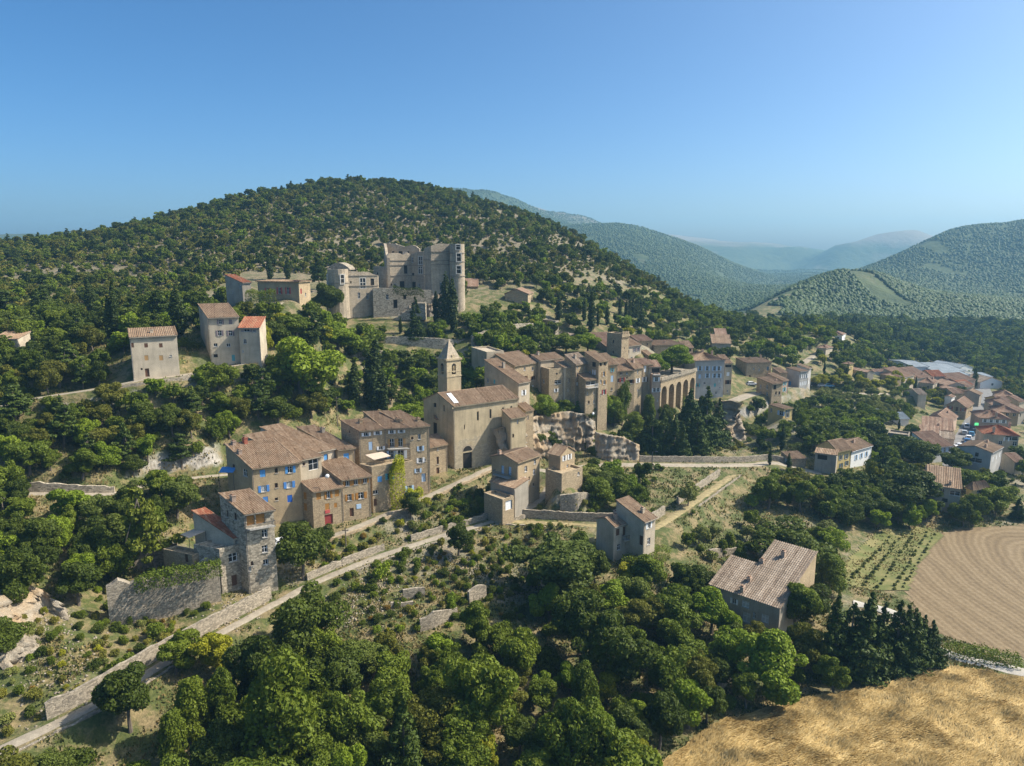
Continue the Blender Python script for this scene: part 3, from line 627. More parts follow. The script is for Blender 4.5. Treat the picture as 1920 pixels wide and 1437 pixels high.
h3 = hs('house with a tall bright blue door between two tiled roofs', 'Z5', (722,414), 144, (858,385), None, D=12, roof='su', pitch=.36, zb=14, wall='pale', skew=27, win='R 800 465 1.0 2.6 d sky_blue;R 770 440 .5 .6 w', chim='')
h4 = hs('house with one closed bright blue shutter under its eave beside the tall row', 'Z5', (880,398), 147, (1000,383), (850,350), roof='su', apex=(770,235), D=12, zb=14, skew=27, wall='warm', win='R 943 442 1.15 1.55 c sky_blue', chim='775 270 grey 1.2')
t5 = hs('tall stone house with white shutters above the awning terrace', 'Z5', (1030,262), 150, (1210,246), (905,215), roof='su', pitch=.22, zb=12.5, skew=27, wall='stone', chim='1195 215 stone .9', win='R 1083 283 1.0 .8 s white;R 1165 273 .9 .8 s white;R 1115 365 .8 1.9 c pale_blue;R 1187 380 .9 .8 s white;L 965 265 .5 .6 w brown')
t6 = hs('tall stone house with an iron balcony and ochre door shutters', 'Z5', (1210,246), 0, (1392,238), None, after=t5, D=9, roof='su', pitch=.22, zb=12.5, skew=27, wall='stone', chim='1305 195 stone .9;1330 198 stone .8', win='R 1265 265 .8 .8 s white;R 1333 260 .8 .8 s white;R 1268 345 1.0 1.9 s ochre;R 1328 340 1.0 1.9 s ochre;R 1300 378 4.6 0 balcony;R 1262 425 1.0 1.7 s pale_blue;R 1330 425 1.3 1.9 s white')
t7 = hs('tall narrow stone house at the upper end of the street row', 'Z5', (1392,238), 0, (1530,225), None, after=t6, D=9, roof='su', pitch=.22, zb=12.6, skew=27, wall='stone', chim='1462 190 stone .8', win='R 1460 300 .7 1.2 w;R 1410 310 .5 .7 w brown;R 1468 383 .8 1.1 s pale_blue;R 1468 467 .9 1.2 s white;R 1450 540 .8 1.0 s pale_blue;R 1492 590 1.0 2.0 d pale_blue;R 1500 465 .5 .6 w')
terr = hs('stone terrace house overgrown by a yellow green vine with a balcony on top', 'Z5', (1122,512), 145, (1415,470), (1035,475), roof='flat', zb=10.6, skew=27, wall='stone', win='R 1180 600 1.0 1.3 c sky_blue;R 1145 693 1.2 .9 w;R 1390 665 1.0 1.2 s pale_blue;R 1150 765 .8 1.6 d brown;R 1250 580 1.0 1.4 s teal')
h6 = hs('stone house with closed orange shutters and a wide red brown garage door', 'Z5', (700,692), 137, (915,655), (620,628), roof='su', apex=(625,622), base=945, skew=27, wall='stone', chim='', win='R 747 722 .95 1.4 c orange;R 815 712 .8 1.5 s orange;R 877 700 .9 1.4 c orange;R 808 795 .9 1.4 c orange;R 867 785 .65 1.0 c orange;R 808 830 1.0 .7 sign pink;R 820 893 1.7 2.2 g red;L 650 718 .8 1.5 c orange;L 653 797 .8 1.6 c orange')
h7 = hs('stone house with a continuous row of orange shuttered windows under the eave', 'Z5', (915,610), 0, (1110,580), (825,530), after=h6, shift=0.4, roof='su', pitch=.38, D=8, base=885, skew=27, zb=10.2, wall='stone', win='R 950 632 .9 1.1 s orange;R 1010 622 .9 1.1 s orange;R 1075 610 .8 1.1 s orange;R 965 730 .9 1.4 s orange;R 1047 717 1.2 1.4 s orange;R 1030 793 1.0 1.0 sign pale_blue;R 982 835 .9 1.9 d brown')
st = hs('tall narrow rubble stone house with a loggia under its tiled roof', 'Z5', (215,852), 114, (425,818), (50,705), roof='su', apex=(52,707), zb=7.2, skew=27, wall='rubble', chim='140 760 pink 1.2', win='R 265 885 1.3 2.0 d orange;R 335 877 1.5 2.0 d orange;R 365 987 .95 1.4 w;R 365 1095 .95 1.3 w;R 373 1188 .9 1.0 w;R 275 1198 .45 .8 w brown;R 222 1243 .5 .9 w;L 98 845 .5 1.2 w brown;L 155 865 .7 1.2 w brown;R 320 935 4.2 0 balcony')
an = hs('low rubble stone block with a wide window beside the tall loggia house', 'W8', (612,940), 113, (880,868), None, D=5, roof='flat', zb=5.5, skew=27, wall='rubble', win='R 758 1025 1.5 1.5 w;R 868 978 .5 .8 w;R 775 1262 1.05 2.0 d brown;R 865 838 .4 .7 w;R 880 1155 .45 .9 w')
rr = hs('low house with a red tiled roof and dark wide window behind the terrace', 'W8', (490,745), 118, (655,705), (360,600), roof='su', apex=(362,600), zb=12, skew=27, tile=TILE_RED, wall='pale', win='R 600 805 1.8 1.4 w', chim='490 580 pale .5')
rr2 = hs('small red tiled lean to against the tall loggia house', 'W8', (758,828), 115.2, (872,797), None, D=7.5, roof='su', pitch=.5, zb=12, skew=27, tile=TILE_RED, wall='pale', win='R 800 860 .6 1.2 w')
sm = hs('small plastered house tucked between the church and the tall row', 'Z6', (268,932), 164, (415,905), None, D=5, roof='su', pitch=.3, base=1165, wall='stone', win='R 342 940 .4 .6 w;R 342 1030 .6 1.9 w brown;R 342 1112 .8 1.6 d brown')
# --- around the path
h9 = hs('stone house with a blue railed balcony on its shaded gable above the paved lane', 'Z6', (970,1052), 149, (1150,990), (768,1020), roof='gr', apex=(865,990), base=1425, wall='warm', chim='810 1010 pink 1.0', win='R 1040 1098 .9 1.3 w;R 1010 1195 1.1 1.6 s white;R 1010 1280 1.1 1.6 s white;R 1012 1372 1.5 2.4 d white;R 1112 1042 .8 1.0 w;R 1105 1120 .9 1.3 w;R 1066 1172 .5 .8 w brown;R 1100 1222 .5 .7 w brown;L 855 1105 .9 2.0 d pale_blue;L 912 1115 .9 2.0 d pale_blue;L 862 1148 4.6 0 balcony slate;L 822 1187 1.0 1.3 s white')
h9b = hs('garden lean to with a faded tile roof under the blue railed balcony', 'Z6', (952,1255), 145.5, None, (760,1225), head=48, W=4.5, roof='sl', pitch=.22, zb=9.5, wall='grey', near=True, name='garden_shed', cat='shed')
h9g = hs('garden wall block with a white garage door beside the stone gable house', 'Z6', (855,1340), 142.5, (945,1312), None, D=6, roof='flat', base=1440, wall='stone', win='R 905 1402 1.9 2.1 g white', name='garage', cat='garage')
h10 = hs('small square stone house with its gable to the lane and a flat terrace wing', 'Z6', (1315,995), 153, (1428,958), (1220,975), roof='gl', apex=(1378,925), base=1175, wall='warm', win='R 1345 1012 .7 1.2 s white;R 1386 1000 .7 1.2 s white;R 1370 1085 .7 1.4 w')
h10b = hs('flat roofed stone terrace wing below the small gabled house', 'Z6', (1325,1135), 149, (1490,1085), None, D=5, roof='flat', base=1225, wall='stone', win='R 1458 1135 .7 .8 w', name='terrace_wing', cat='house')
h11 = hs('grey two storey house with brown door shutters above a small balcony below the track', 'Z8', (1320,670), 131.5, (1480,625), (1205,625), roof='gr', apex=(1258,613), base=885, wall='pale', chim='1330 615 pink 1.0;1470 560 pink .9', win='R 1345 705 .9 1.4 c brown;R 1390 697 .9 1.9 d brown;R 1437 682 .9 1.9 d brown;R 1425 735 4.2 0 balcony;R 1352 805 .9 1.3 w;R 1420 790 .9 1.9 d brown')
h11b = hs('projecting wing with a white window beside the balconied grey house', 'Z8', (1520,640), 130, (1597,610), None, D=7, roof='su', pitch=.35, base=850, wall='pale', win='R 1553 660 .9 1.2 s white;R 1552 765 .9 1.4 w;L 1500 760 .9 2 d brown', chim='1510 575 beige 1.1')
fm = hs('large farmhouse with a broad weathered pale tiled roof beside the fields', 'W5', (435,645), 110, (505,585), (85,553), W=8, roof='sl', pitch=.34, zb=1.3, wall='grey', tile=TILE_PALE, chim='245 560 pink 1.0;280 510 pink .8', win='L 262 625 1.3 1.2 v;L 205 610 .7 1.0 s white;L 267 690 1.4 1.8 v;L 360 697 1.3 1.5 v;L 305 680 .5 1.2 w')
_e = fm.C+fm.U*8.02+Vector((0, 0, fm.rise-.05)); _p = project(_e)
fm2 = hs('higher rear range of the pale roofed farmhouse', 'P', _p, _e.y, head=math.degrees(fm.a), W=7, D=fm.D*.6, roof='sl', pitch=.34, zb=2, wall='warm', tile=TILE_PALE, chim='1410 1040 pink 1.2;1415 1075 pink .8')
fm3 = hs('ochre walled roof terrace at the rear corner of the pale roofed farmhouse', 'W5', (478,520), 121, (574,500), head=math.degrees(fm.a)-40, D=5, roof='flat', zb=2, wall='warm', name='terrace_wing', cat='house')
# --- valley houses near the road
y1 = hs('yellow house with slate blue shutters beside the road bend', 'Z4', (838,828), 192, (918,812), (718,790), roof='gr', apex=(762,768), base=935, wall='yellow', win='R 855 862 .8 1.3 s slate;R 888 855 .8 1.3 s slate;R 858 908 .8 1.3 s slate;R 890 895 .8 1.3 s slate;L 747 800 .8 1.1 s teal')
y2 = hs('white wing with tall shutters joined to the yellow house', 'Z4', (918,828), 0, (1037,793), None, after=y1, D=8.5, roof='gr', pitch=.32, zb=4, wall='white', win='R 945 862 .8 1.5 s pale_blue;R 975 852 .8 1.5 s pale_blue;R 1005 842 .8 1.5 s pale_blue', chim='930 775 pink .8')
y3 = hs('open veranda with a low tiled roof before the yellow house', 'Z4', (832,850), 188, None, (708,830), head=60, W=3, roof='sl', pitch=.2, zb=4.5, wall='grey', win='L 750 850 2.5 1.6 x;L 800 860 2 1.6 x', name='veranda', cat='veranda')
ga = hs('low stone garage with a white door beside the road', 'Z4', (565,872), 192, (655,868), (510,842), roof='su', pitch=.12, base=920, wall='stone', win='L 535 893 2.2 2.0 g white', name='garage', cat='garage')
b1 = hs('wide grey house with a long tiled roof among round trees above the stubble field', 'Z4', (1555,1046), 168, None, (1362,1008), head=62, W=9, roof='sl', pitch=.3, base=1135, wall='grey', win='L 1445 1055 1.0 1.1 w;L 1520 1070 2.2 1.2 w;L 1400 1045 .7 1.0 w;L 1460 1115 1.2 1.0 x', chim='1490 1020 pink 1.0;1375 965 pink .8', near=True)
b2 = hs('upper storey with a low hipped roof behind the wide grey house', 'Z4', (1450,972), 178, (1497,948), (1330,943), roof='hip', pitch=.4, zb=3, wall='grey', win='L 1395 965 2.0 .6 w', chim='1355 925 pink .7')
b3 = hs('side wing with a pale hipped roof and white balcony beside the wide grey house', 'Z4', (1622,1042), 170, (1715,1028), (1588,1000), roof='hip', pitch=.45, zb=2, wall='yellow', win='R 1660 1055 1.5 1.0 w')
# --- upper village on its cliff
N = dict(near=True)
v1 = hs('grey block with a flat beige upper floor at the edge of the upper village', 'Z3', (240,692), 206, (365,678), (130,712), head=25, roof='flat', base=840, wall='beige', win='L 185 805 2.0 .9 x;L 213 728 .7 .8 w')
v3 = hs('house with a long sloping roof directly behind the church', 'Z3', (465,920), 187, (550,905), (225,765), roof='su', apex=(228,752), zb=16, wall='beige', win='R 507 985 .9 1.4 s white;R 500 1060 .5 .9 w;L 295 887 .7 1.2 c teal;L 247 815 .8 1.2 w', chim='443 810 grey 1.6')
v4 = hs('brown house with two rows of paired windows behind the church roofs', 'Z3', (440,795), 201, (607,768), (400,770), roof='su', D=8, pitch=.32, zb=17, wall='stone', win='R 513 813 .7 1.1 w;R 570 812 .7 1.1 w;R 518 880 .9 1.1 s brown;R 572 880 .9 1.1 s brown;R 562 950 .8 1.3 s white')
v5 = hs('house with a set back upper storey and wide low roof in the cliff row', 'Z3', (625,757), 207, (790,738), (560,725), roof='su', pitch=.28, zb=20, wall='beige', chim='610 715 grey 1.0')
v5b = hs('tall blank terrace front with one wide white window in the cliff row', 'Z3', (690,815), 203, (868,800), (610,800), roof='flat', base=1040, wall='stone', win='R 753 908 2.3 1.2 w;R 832 898 .6 1.3 w brown;R 740 968 .7 1.0 s white;R 825 965 .4 .8 w;R 745 850 .6 .5 x;L 650 902 1.1 1.2 w;L 616 890 .7 2.0 x;L 616 955 .7 2.4 x')
v5c = hs('small roof pavilion on the terrace front in the cliff row', 'Z3', (792,806), 205, (868,797), (725,775), roof='su', pitch=.3, zb=22, wall='beige')
v6 = hs('slender stone house with a pale tiled roof and ochre shuttered window', 'Z3', (880,785), 205, (975,768), (800,740), roof='su', apex=(775,715), zb=14, wall='stone', tile=TILE_PALE, win='R 893 857 .9 1.3 s ochre;R 898 920 .7 .9 s white;R 897 980 .6 1.0 w;R 895 800 .5 .7 w;R 945 805 .5 .7 w', chim='875 740 grey 1.2')
v7 = hs('tallest stone tower house of the cliff row with an open loggia on top', 'Z3', (1045,765), 205, (1115,756), (945,735), roof='su', apex=(892,695), base=1150, wall='stone', win='R 1062 778 .8 1.2 x;R 1092 776 .8 1.2 x;R 1083 850 .9 1.4 s ochre;R 1062 905 .6 1.0 w;R 1087 912 .9 1.2 s ochre;R 1085 980 .9 1.4 s red;R 1062 1000 .4 .6 w;L 1013 838 .7 1.4 sv white;L 958 845 .7 1.1 w;L 985 842 .7 1.1 w;L 1012 782 1.6 1.4 x')
v7b = hs('projecting stone front with a white balcony below the tallest tower house', 'Z3', (950,897), 203, (1038,886), None, D=3.5, roof='su', pitch=.35, base=1150, wall='stone', win='R 990 918 3.6 1.2 n;R 990 945 4 0 balcony white;R 975 1055 .7 .9 w brown;R 1012 1050 .5 1.0 w;R 965 990 .4 .7 w;R 1012 985 .5 .8 w')
v8 = hs('narrow house with a tall pale blue window beside the tallest tower house', 'Z3', (1115,787), 212, (1183,782), None, D=7, roof='su', pitch=.35, zb=17, wall='warm', win='R 1145 822 .6 1.2 s teal;R 1143 885 .9 2.0 c pale_blue;R 1140 960 .6 .9 w')
v9 = hs('broad stone house with red shutters above the overgrown cliff ledge', 'Z3', (1180,832), 216, (1307,824), None, D=8, roof='su', pitch=.33, zb=14, wall='stone', win='R 1210 848 1.0 .9 w;R 1250 846 .6 .7 w;R 1188 897 .6 1.2 s brown;R 1217 893 .9 1.4 s red;R 1280 905 1.2 1.2 s brown;R 1250 880 .5 .5 x;R 1260 965 .4 .6 x')
v9b = hs('stone house with a white window and long roof set behind the red shuttered one', 'Z3', (1300,813), 218, (1362,803), (1240,770), roof='su', apex=(1165,750), zb=14, wall='stone', win='R 1328 837 .6 1.2 w;R 1328 898 .9 1.4 s white;R 1328 965 .5 .7 w', chim='1215 765 pink 1.0')
v10 = hs('house with tall white shutters under a pinkish roof beside the arcade', 'Z3', (1365,787), 222, (1440,780), (1300,760), roof='su', apex=(1268,745), zb=14, wall='warm', tile=TILE_PINK, win='R 1381 815 .9 2.0 c white;R 1375 890 .9 1.6 s white;R 1412 890 .9 1.4 s brown')
v11 = hs('peach plastered end house with a roof terrace next to the arcade', 'Z3', (1432,852), 221, (1492,850), None, head=5, D=7, roof='flat', base=1085, wall='pink', win='R 1463 890 1.0 1.4 s white;R 1447 967 .8 1.3 s white;R 1475 965 .8 1.3 s white;R 1470 1040 .4 .7 w;R 1462 850 5 0 balcony')
v11b = hs('open tiled canopy storey over the peach end house', 'Z3', (1405,803), 223, (1490,797), None, head=5, D=5, roof='su', pitch=.28, zb=28, wall='beige', tile=TILE_PINK, win='R 1463 825 2.6 1.6 x', name='loggia', cat='loggia')
bl = hs('big blue grey building with rows of pale blue shutters above the dark conifers', 'T4', (1262,434), 250, (1575,425), None, head=8, D=13, roof='hip', pitch=.36, zb=10, wall='blue_grey', win=';'.join(f'R {x} 515 .9 1.6 s pale_blue' for x in (1313,1390,1467,1513))+';R 1310 600 .9 1.5 c pale_blue;'+';'.join(f'R {x} 592 .9 1.6 s pale_blue' for x in (1392,1468,1514))+';R 1290 692 .8 1.3 s teal;R 1362 672 .7 1.0 w;R 1470 692 .8 1.3 c teal;R 1520 645 .8 1.0 v;R 1400 775 .7 1.2 x;R 1485 775 .6 1.1 w;R 1525 720 .5 .6 w', chim='1330 335 pink .9;1440 355 pink .9;1245 335 grey 1')
blb = hs('brown stone wing with a terrace behind the big plane tree', 'T4', (1085,470), 262, (1262,420), None, head=10, D=6, roof='su', pitch=.2, zb=18, wall='stone', win='R 1120 510 .7 1.2 w;R 1200 500 .7 1.2 w')
v13 = hs('narrow beige house against the big blue grey building', 'T4', (1579,465), 253, (1655,462), None, head=6, D=8, roof='su', pitch=.25, zb=11, wall='beige', win='R 1612 490 2.6 .9 x;R 1610 575 1.1 1.4 c white;R 1610 660 1.1 1.5 s brown;R 1605 755 .6 .9 w')
v14 = hs('large square brown house with few windows at the end of the upper village', 'T5', (520,362), 276, (932,348), (345,285), roof='su', apex=(350,280), base=690, wall='stone', win='R 870 450 1.0 1.6 c slate;R 870 520 .6 .8 w;R 640 450 .5 .8 w;R 730 470 .5 .8 w;R 575 590 .9 1.6 d brown', chim='575 300 stone .9;750 270 stone 1')
v15 = hs('old stone house with gaping dark windows below the village lane', 'T5', (940,707), 251, (1110,692), (690,615), roof='su', apex=(685,600), base=920, wall='stone', win='R 985 757 1.3 1.7 x;R 1003 850 .8 1.2 w brown;R 1060 850 .8 1.2 w brown;L 752 738 .8 1.3 w;L 858 750 .9 1.5 w;L 752 852 .8 1.2 w;L 858 860 .9 1.3 w', chim='1000 650 pink .6')
v16 = hs('orange sided house with small teal windows beside the gaping stone house', 'T5', (1110,655), 261, (1205,640), (855,545), roof='su', apex=(860,535), base=940, wall='pink', win='R 1145 692 .9 1.3 s teal;R 1140 790 .9 1.5 s teal;R 1140 880 .6 .9 w')
v17 = hs('small house with two stepped roofs behind the orange sided house', 'T5', (1065,525), 272, (1185,518), (940,465), roof='su', apex=(945,440), base=650, wall='stone')
v18 = hs('tall white windowed house with a brown shaded side at the village end', 'T5', (1390,505), 271, (1525,490), (1165,455), roof='su', apex=(1225,440), base=890, wall='blue_grey', win=';'.join(f'R {x} {580-(x-1405)*.1} .8 1.5 s white' for x in (1408,1438,1468,1500))+';'+';'.join(f'R {x} {700-(x-1405)*.2} .7 1.5 c white' for x in (1403,1434,1465,1495))+';R 1493 812 .8 1.6 c white;L 1230 690 1.2 1.6 c sky_blue;L 1240 785 1 1.5 s blue;L 1330 790 .8 1.2 w')
v19 = hs('pale grey house set back behind the tall white windowed house', 'T5', (1530,458), 280, (1580,442), (1340,392), roof='su', apex=(1345,388), base=850, wall='blue_grey', win='R 1545 562 .7 1.6 c white;R 1540 672 .7 1.6 c white')
v20 = hs('lone cottage with two tone tiled roof below the village lane', 'T5', (1130,1118), 226, (1275,1097), (880,1062), roof='su', apex=(885,1045), base=1260, wall='yellow', win='R 1192 1135 .9 1.2 s slate;R 1190 1220 .9 1.5 s slate;L 925 1130 .8 1.3 w;L 1088 1180 1.5 1.5 s pale_blue')
hs('reddish tiled house whose roof slopes towards the square tower', 'T4', (325,292), 243, None, (215,245), head=20, W=7, roof='su', apex=(105,142), D=14, zb=26, wall='dark', tile=TILE_PINK)
hs('whitish house with mauve shutters beside the square tower', 'T4', (545,282), 240, (690,266), None, D=7, roof='su', pitch=.3, base=430, wall='pale', win='R 620 318 .8 1.4 s mauve;R 660 313 .8 1.4 s mauve;R 557 340 .7 1.3 w;R 590 405 .9 .8 w;R 650 400 .9 .8 w')
hs('broad brown house with a flat pinkish roof behind the square tower', 'T4', (650,228), 255, (808,222), (560,190), roof='su', apex=(560,166), zb=28, wall='stone', tile=TILE_PINK, win='R 755 260 .5 .8 x')
hs('long roofed house partly hidden by the big plane tree', 'T4', (825,275), 256, (1135,275), (690,225), head=14, roof='su', apex=(760,225), zb=24, wall='stone', win='R 1090 300 .6 .9 w;L 750 270 .5 .8 w', chim='940 245 pink .9')
hs('short gabled house at the far end of the long roof behind the plane tree', 'T4', (1140,300), 260, (1240,295), (1085,250), roof='su', apex=(1085,230), zb=22, wall='stone', win='R 1172 318 .8 1.0 w;R 1210 320 .8 1.0 x')
hs('little ochre house with a dark roof below the square tower', 'T4', (770,388), 243, (820,380), (690,345), roof='su', apex=(690,330), base=440, wall='warm', win='R 798 410 .7 1.2 s white')
hs('small grey shed with a pale tin roof above the upper village', 'Z3', (850,582), 258, (912,578), (740,566), head=35, roof='gl', pitch=.35, zb=29, wall='grey', tile=TILE_PALE, near=False, name='shed', cat='shed')
# --- the square tower
tw = hs('square stone watch tower with battlements in the upper village', 'T4', (485,150), 236, (562,150), (330,150), head=40, roof='flat', base=425, wall='stone', win='L 395 230 .7 1.0 x;L 392 340 .6 .9 x;R 515 300 .4 .8 x', name='watch_tower', cat='tower')
mb = MB()
for i in range(4):
    a = tw.W*(i+0.15)/4
    mb.box(a, a+tw.W*0.15, -0.25, 0.1, -0.2, 0.75)
for i in range(6): mb.box(tw.W*(i+.2)/6, tw.W*(i+.55)/6, -0.3, -0.005, -1.6, -1.0)
mb.box(-0.15, tw.W+0.15, -0.3, -0.008, -1.0, -0.2)
mb.build('battlement', WALLS['stone'], tw.root, loc=(0, 0, tw.h))
# --- above and beside
hs('detached cream house with brown shutters and an arched door under the hillside lane', 'Z1', (728,1000), 164, (992,998), None, head=29, D=7, roof='su', pitch=.2, base=1228, wall='pale', chim='852 972 pale .9', win='R 820 1042 .75 1.0 c brown;R 903 1042 .75 1.0 c brown;R 822 1112 .8 1.2 c ochre;R 905 1112 .8 1.2 c ochre;R 795 1175 .4 .5 x;R 827 1195 .9 2.0 d brown;R 958 1100 .5 .4 w;R 718 1042 .6 1.1 c brown')
hs('tall cream house with mauve shutters and a teal door under the castle', 'Z1', (1167,890), 178, (1338,888), (1118,870), head=22, skew=12, roof='su', pitch=.26, base=1165, wall='pale', win='R 1237 910 .8 1.2 s mauve;R 1294 910 .8 1.2 c mauve;R 1233 973 .9 1.4 s mauve;R 1294 973 .9 1.4 s mauve;R 1211 1040 .9 .9 w;R 1283 1040 .9 .9 w;R 1211 1100 1.0 .8 x;R 1311 1112 .8 1.6 d teal')
hs('lower wing with a red tiled roof beside the tall cream house', 'Z1', (1340,945), 179, (1456,940), None, head=4, D=6, roof='su', pitch=.36, base=1140, wall='pale', tile=TILE_RED, win='R 1385 957 1.4 .8 s grey;R 1375 1020 .8 1.2 w;R 1363 1075 .4 .6 w;R 1425 960 .6 .8 s grey')
hs('grey stone house with a curved tile roof on the ridge beside the castle', 'T3', (420,392), 222, (578,372), (125,300), head=35, skew=22, roof='su', pitch=.3, base=730, wall='grey', tile=TILE_RED, win='L 385 445 .8 1.3 w;L 250 560 .5 .8 w')
hs('long villa with pink shutters and a straight cornice next to the castle', 'T3', (1435,378), 214, (1640,392), (695,350), head=72, roof='hip', pitch=.1, base=700, wall='warm', over=.5, win='L 1093 530 1.0 2.0 s pink;L 1247 530 1.0 2.0 s pink;L 880 545 1.0 2.0 s pink;R 1480 540 .8 1.5 c red;R 1560 600 .6 1 w')
hs('garden terrace building with low pillars below the pink shuttered villa', 'T3', (1110,745), 210, None, (730,735), head=75, W=4, roof='flat', zb=43, wall='dry', win='L 800 760 1 1.2 x;L 900 760 1 1.2 x', name='terrace', cat='terrace')
hs('roof corner of a pale cottage at the very edge of the hillside', 'Z1', (-40,1008), 176, (100,1004), None, head=4, D=6, roof='su', pitch=.2, base=1060, wall='pale')
hs('small house peeping out behind the round castle tower', 'Z3', (75,222), 288, (178,228), None, head=4, D=7, roof='su', pitch=.4, base=275, wall='warm', tile=TILE_PINK, chim='90 200 pale .8')
hs('house with a broad stone gable on the slope behind the castle', 'Z3', (372,275), 276, (537,300), None, head=-12, D=11, roof='gl', apex=(430,242), base=350, wall='stone', tile=TILE_PINK, win='R 430 335 .9 1.2 w;L 310 290 .7 1.2 w')
hs('little house with a hipped pink roof beside the broad stone gable', 'Z3', (545,282), 290, (605,276), (480,272), head=30, roof='hip', pitch=.5, base=320, wall='pale', tile=TILE_PINK, win='R 575 292 1.2 1.2 x')
# --- the lower town along its street
def tn(label, corner, Y, R=None, L=None, v='W7', **k):
    ev = k.pop('eave', 5.0 if v == 'W7' else 3.2)
    if 'base' not in k:          # the depth at which the eave stands its height above the ground
        r_ = ray(*full(v, *corner)); Ys = np.arange(150, 460, 1.0); hh = H+r_.z/r_.y*Ys-ground(r_.x/r_.y*Ys, Ys); q = np.nonzero(hh <= ev)[0]
        if len(q): Y = float(Ys[q[0]])
        k.pop('zb', None)
    k.setdefault('near', Y < 250); k.setdefault('tile', TILE_PINK); k.setdefault('wall', 'beige'); return hs(label, v, corner, Y, R, L, **k)
def rowwin(f, x0, x1, n, y0, y1, w, h, kind, col=''): return ';'.join(f'{f} {x0+(x1-x0)*i/max(1,n-1):.0f} {y0+(y1-y0)*i/max(1,n-1):.0f} {w} {h} {kind} {col}'.strip() for i in range(n))
tn('grey gabled house at the near end of the street with beige side shutters', (1490,1148), 196, (1608,1085), (1130,1110), roof='gr', apex=(1310,1078), base=1345, wall='blue_grey', tile=TILE, win='L 1330 1165 .9 1.2 w brown;L 1310 1225 3.5 1.4 n;R 1508 1215 .8 1.4 c white;R 1545 1190 .8 1.4 c white;R 1580 1165 .8 1.4 c white', chim='1425 1090 pink .9;1440 1035 pink .8')
tn('villa with a red hipped roof and balcony beside the parked cars', (1785,968), 216, None, (1405,922), head=70, W=9, roof='hip', pitch=.45, base=1075, tile=TILE_RED, win='L 1710 990 3.4 1.4 n;L 1585 1045 1.0 1.2 w;L 1740 1050 1.2 1.3 w;L 1650 1000 .8 1.2 s white', chim='1515 900 pink 1;1685 850 pink 1')
tn('pinkish hipped house halfway along the street', (1690,788), 248, None, (1358,762), head=72, W=10, roof='hip', pitch=.42, base=880, wall='pink', win=rowwin('L',1420,1620,4,800,810,.9,1.2,'s','white'), chim='1440 715 pink .8;1545 770 pink .8')
tn('brown hipped house behind the pinkish street house', (1782,718), 266, None, (1540,668), head=70, W=9, roof='hip', pitch=.4, zb=2, wall='warm', win=rowwin('L',1590,1740,3,690,720,.9,1.2,'w'))
tn('house with twin ridges near the top of the street', (1745,648), 288, None, (1505,640), head=72, W=10, roof='hip', pitch=.4, zb=2, win=rowwin('L',1560,1700,3,660,660,.9,1.2,'w'))
tn('block with a pale ridge tile line at the top of the street', (1745,548), 308, None, (1545,522), W=9, head=65, roof='hip', pitch=.4, zb=2, wall='pink', win=rowwin('L',1580,1700,3,540,550,.9,1.2,'w'))
tn('plain grey house wall on the far side of the red roofed villa', (1775,705), 243, (1850,690), None, D=9, roof='su', pitch=.3, zb=2, wall='grey', win='R 1800 740 .8 1.3 w')
tn('stone house with dark red shutters on its gable facing the olive garden', (1215,662), 268, (1292,612), (1005,622), roof='gr', apex=(1112,588), base=810, wall='stone', win='L 1045 650 .9 1.3 s red;L 1185 662 .9 1.3 s red;L 1117 658 .9 1.6 d brown;L 1032 705 .8 1.0 c red;L 1110 712 .8 1.0 w;R 1245 700 .8 1.2 w;R 1265 652 .8 1.2 s ochre', near=True)
tn('low house with paired roofs below the red shuttered stone house', (1030,828), 252, (1120,752), (772,788), roof='gr', apex=(885,738), zb=3, wall='pink', chim='1015 720 pink .7', near=True)
tn('long low house stepping down towards the planted street verge', (1075,912), 238, None, (745,832), head=62, W=8, roof='sl', pitch=.3, zb=2.5, wall='pink', chim='915 855 pink .7')
tn('narrow shed range with a blank pinkish wall', (930,940), 230, None, (712,878), head=60, W=5, roof='sl', pitch=.25, zb=2.5, wall='pink')
tn('squat end block with a pale roof at the bottom of the shed range', (1088,1002), 224, None, (932,958), head=60, W=5, roof='sl', pitch=.2, zb=2.5, wall='pink', tile=TILE_PALE)
tn('white house with pale blue shutters half hidden behind a round tree', (850,1092), 205, (1068,1072), None, D=8, roof='su', pitch=.35, zb=2.5, wall='white', tile=TILE_PINK, win=rowwin('R',885,1035,4,1128,1108,.8,1.4,'s','pale_blue'))
tn('roofless dark brown wall of an old barn between the trees', (592,955), 212, None, (372,985), head=55, W=5, roof='flat', zb=2, wall='dark', name='barn', cat='barn')
tn('grey blank gable standing at the street bend', (1360,528), 292, (1388,505), (1140,528), roof='gr', apex=(1252,480), zb=2, wall='grey', tile=TILE)
tn('small whitish outhouse behind clipped green trees', (1060,552), 282, (1095,538), (985,528), roof='gr', pitch=.4, zb=3, wall='white')
tn('terraced apartment house with stacked balconies', (860,402), 302, (925,374), (662,385), roof='hip', pitch=.4, zb=3, wall='pale', win='L 730 450 3 1.3 x;L 740 500 3 1.3 x;L 800 440 1 1.2 w;R 880 430 1 1.3 w;R 905 415 1 1.3 w', chim='800 345 pink .8;855 350 pink .8')
tn('long whitish house with two dark windows above the plane tree terrace', (225,275), 312, (515,270), (158,252), head=10, roof='gr', pitch=.36, base=345, wall='white', win='R 290 315 .9 1.6 w brown;R 325 312 .9 1.6 w brown;R 370 305 .7 .8 w;R 420 300 .7 .8 w', chim='220 240 pink .9;380 245 pink .8')
tn('slim ochre tower like house among plane trees', (905,320), 300, (930,313), (868,310), v='Z4', head=35, roof='hip', pitch=.35, base=392, wall='yellow', win='R 915 345 .8 1.2 w;L 885 340 .7 1.0 w')
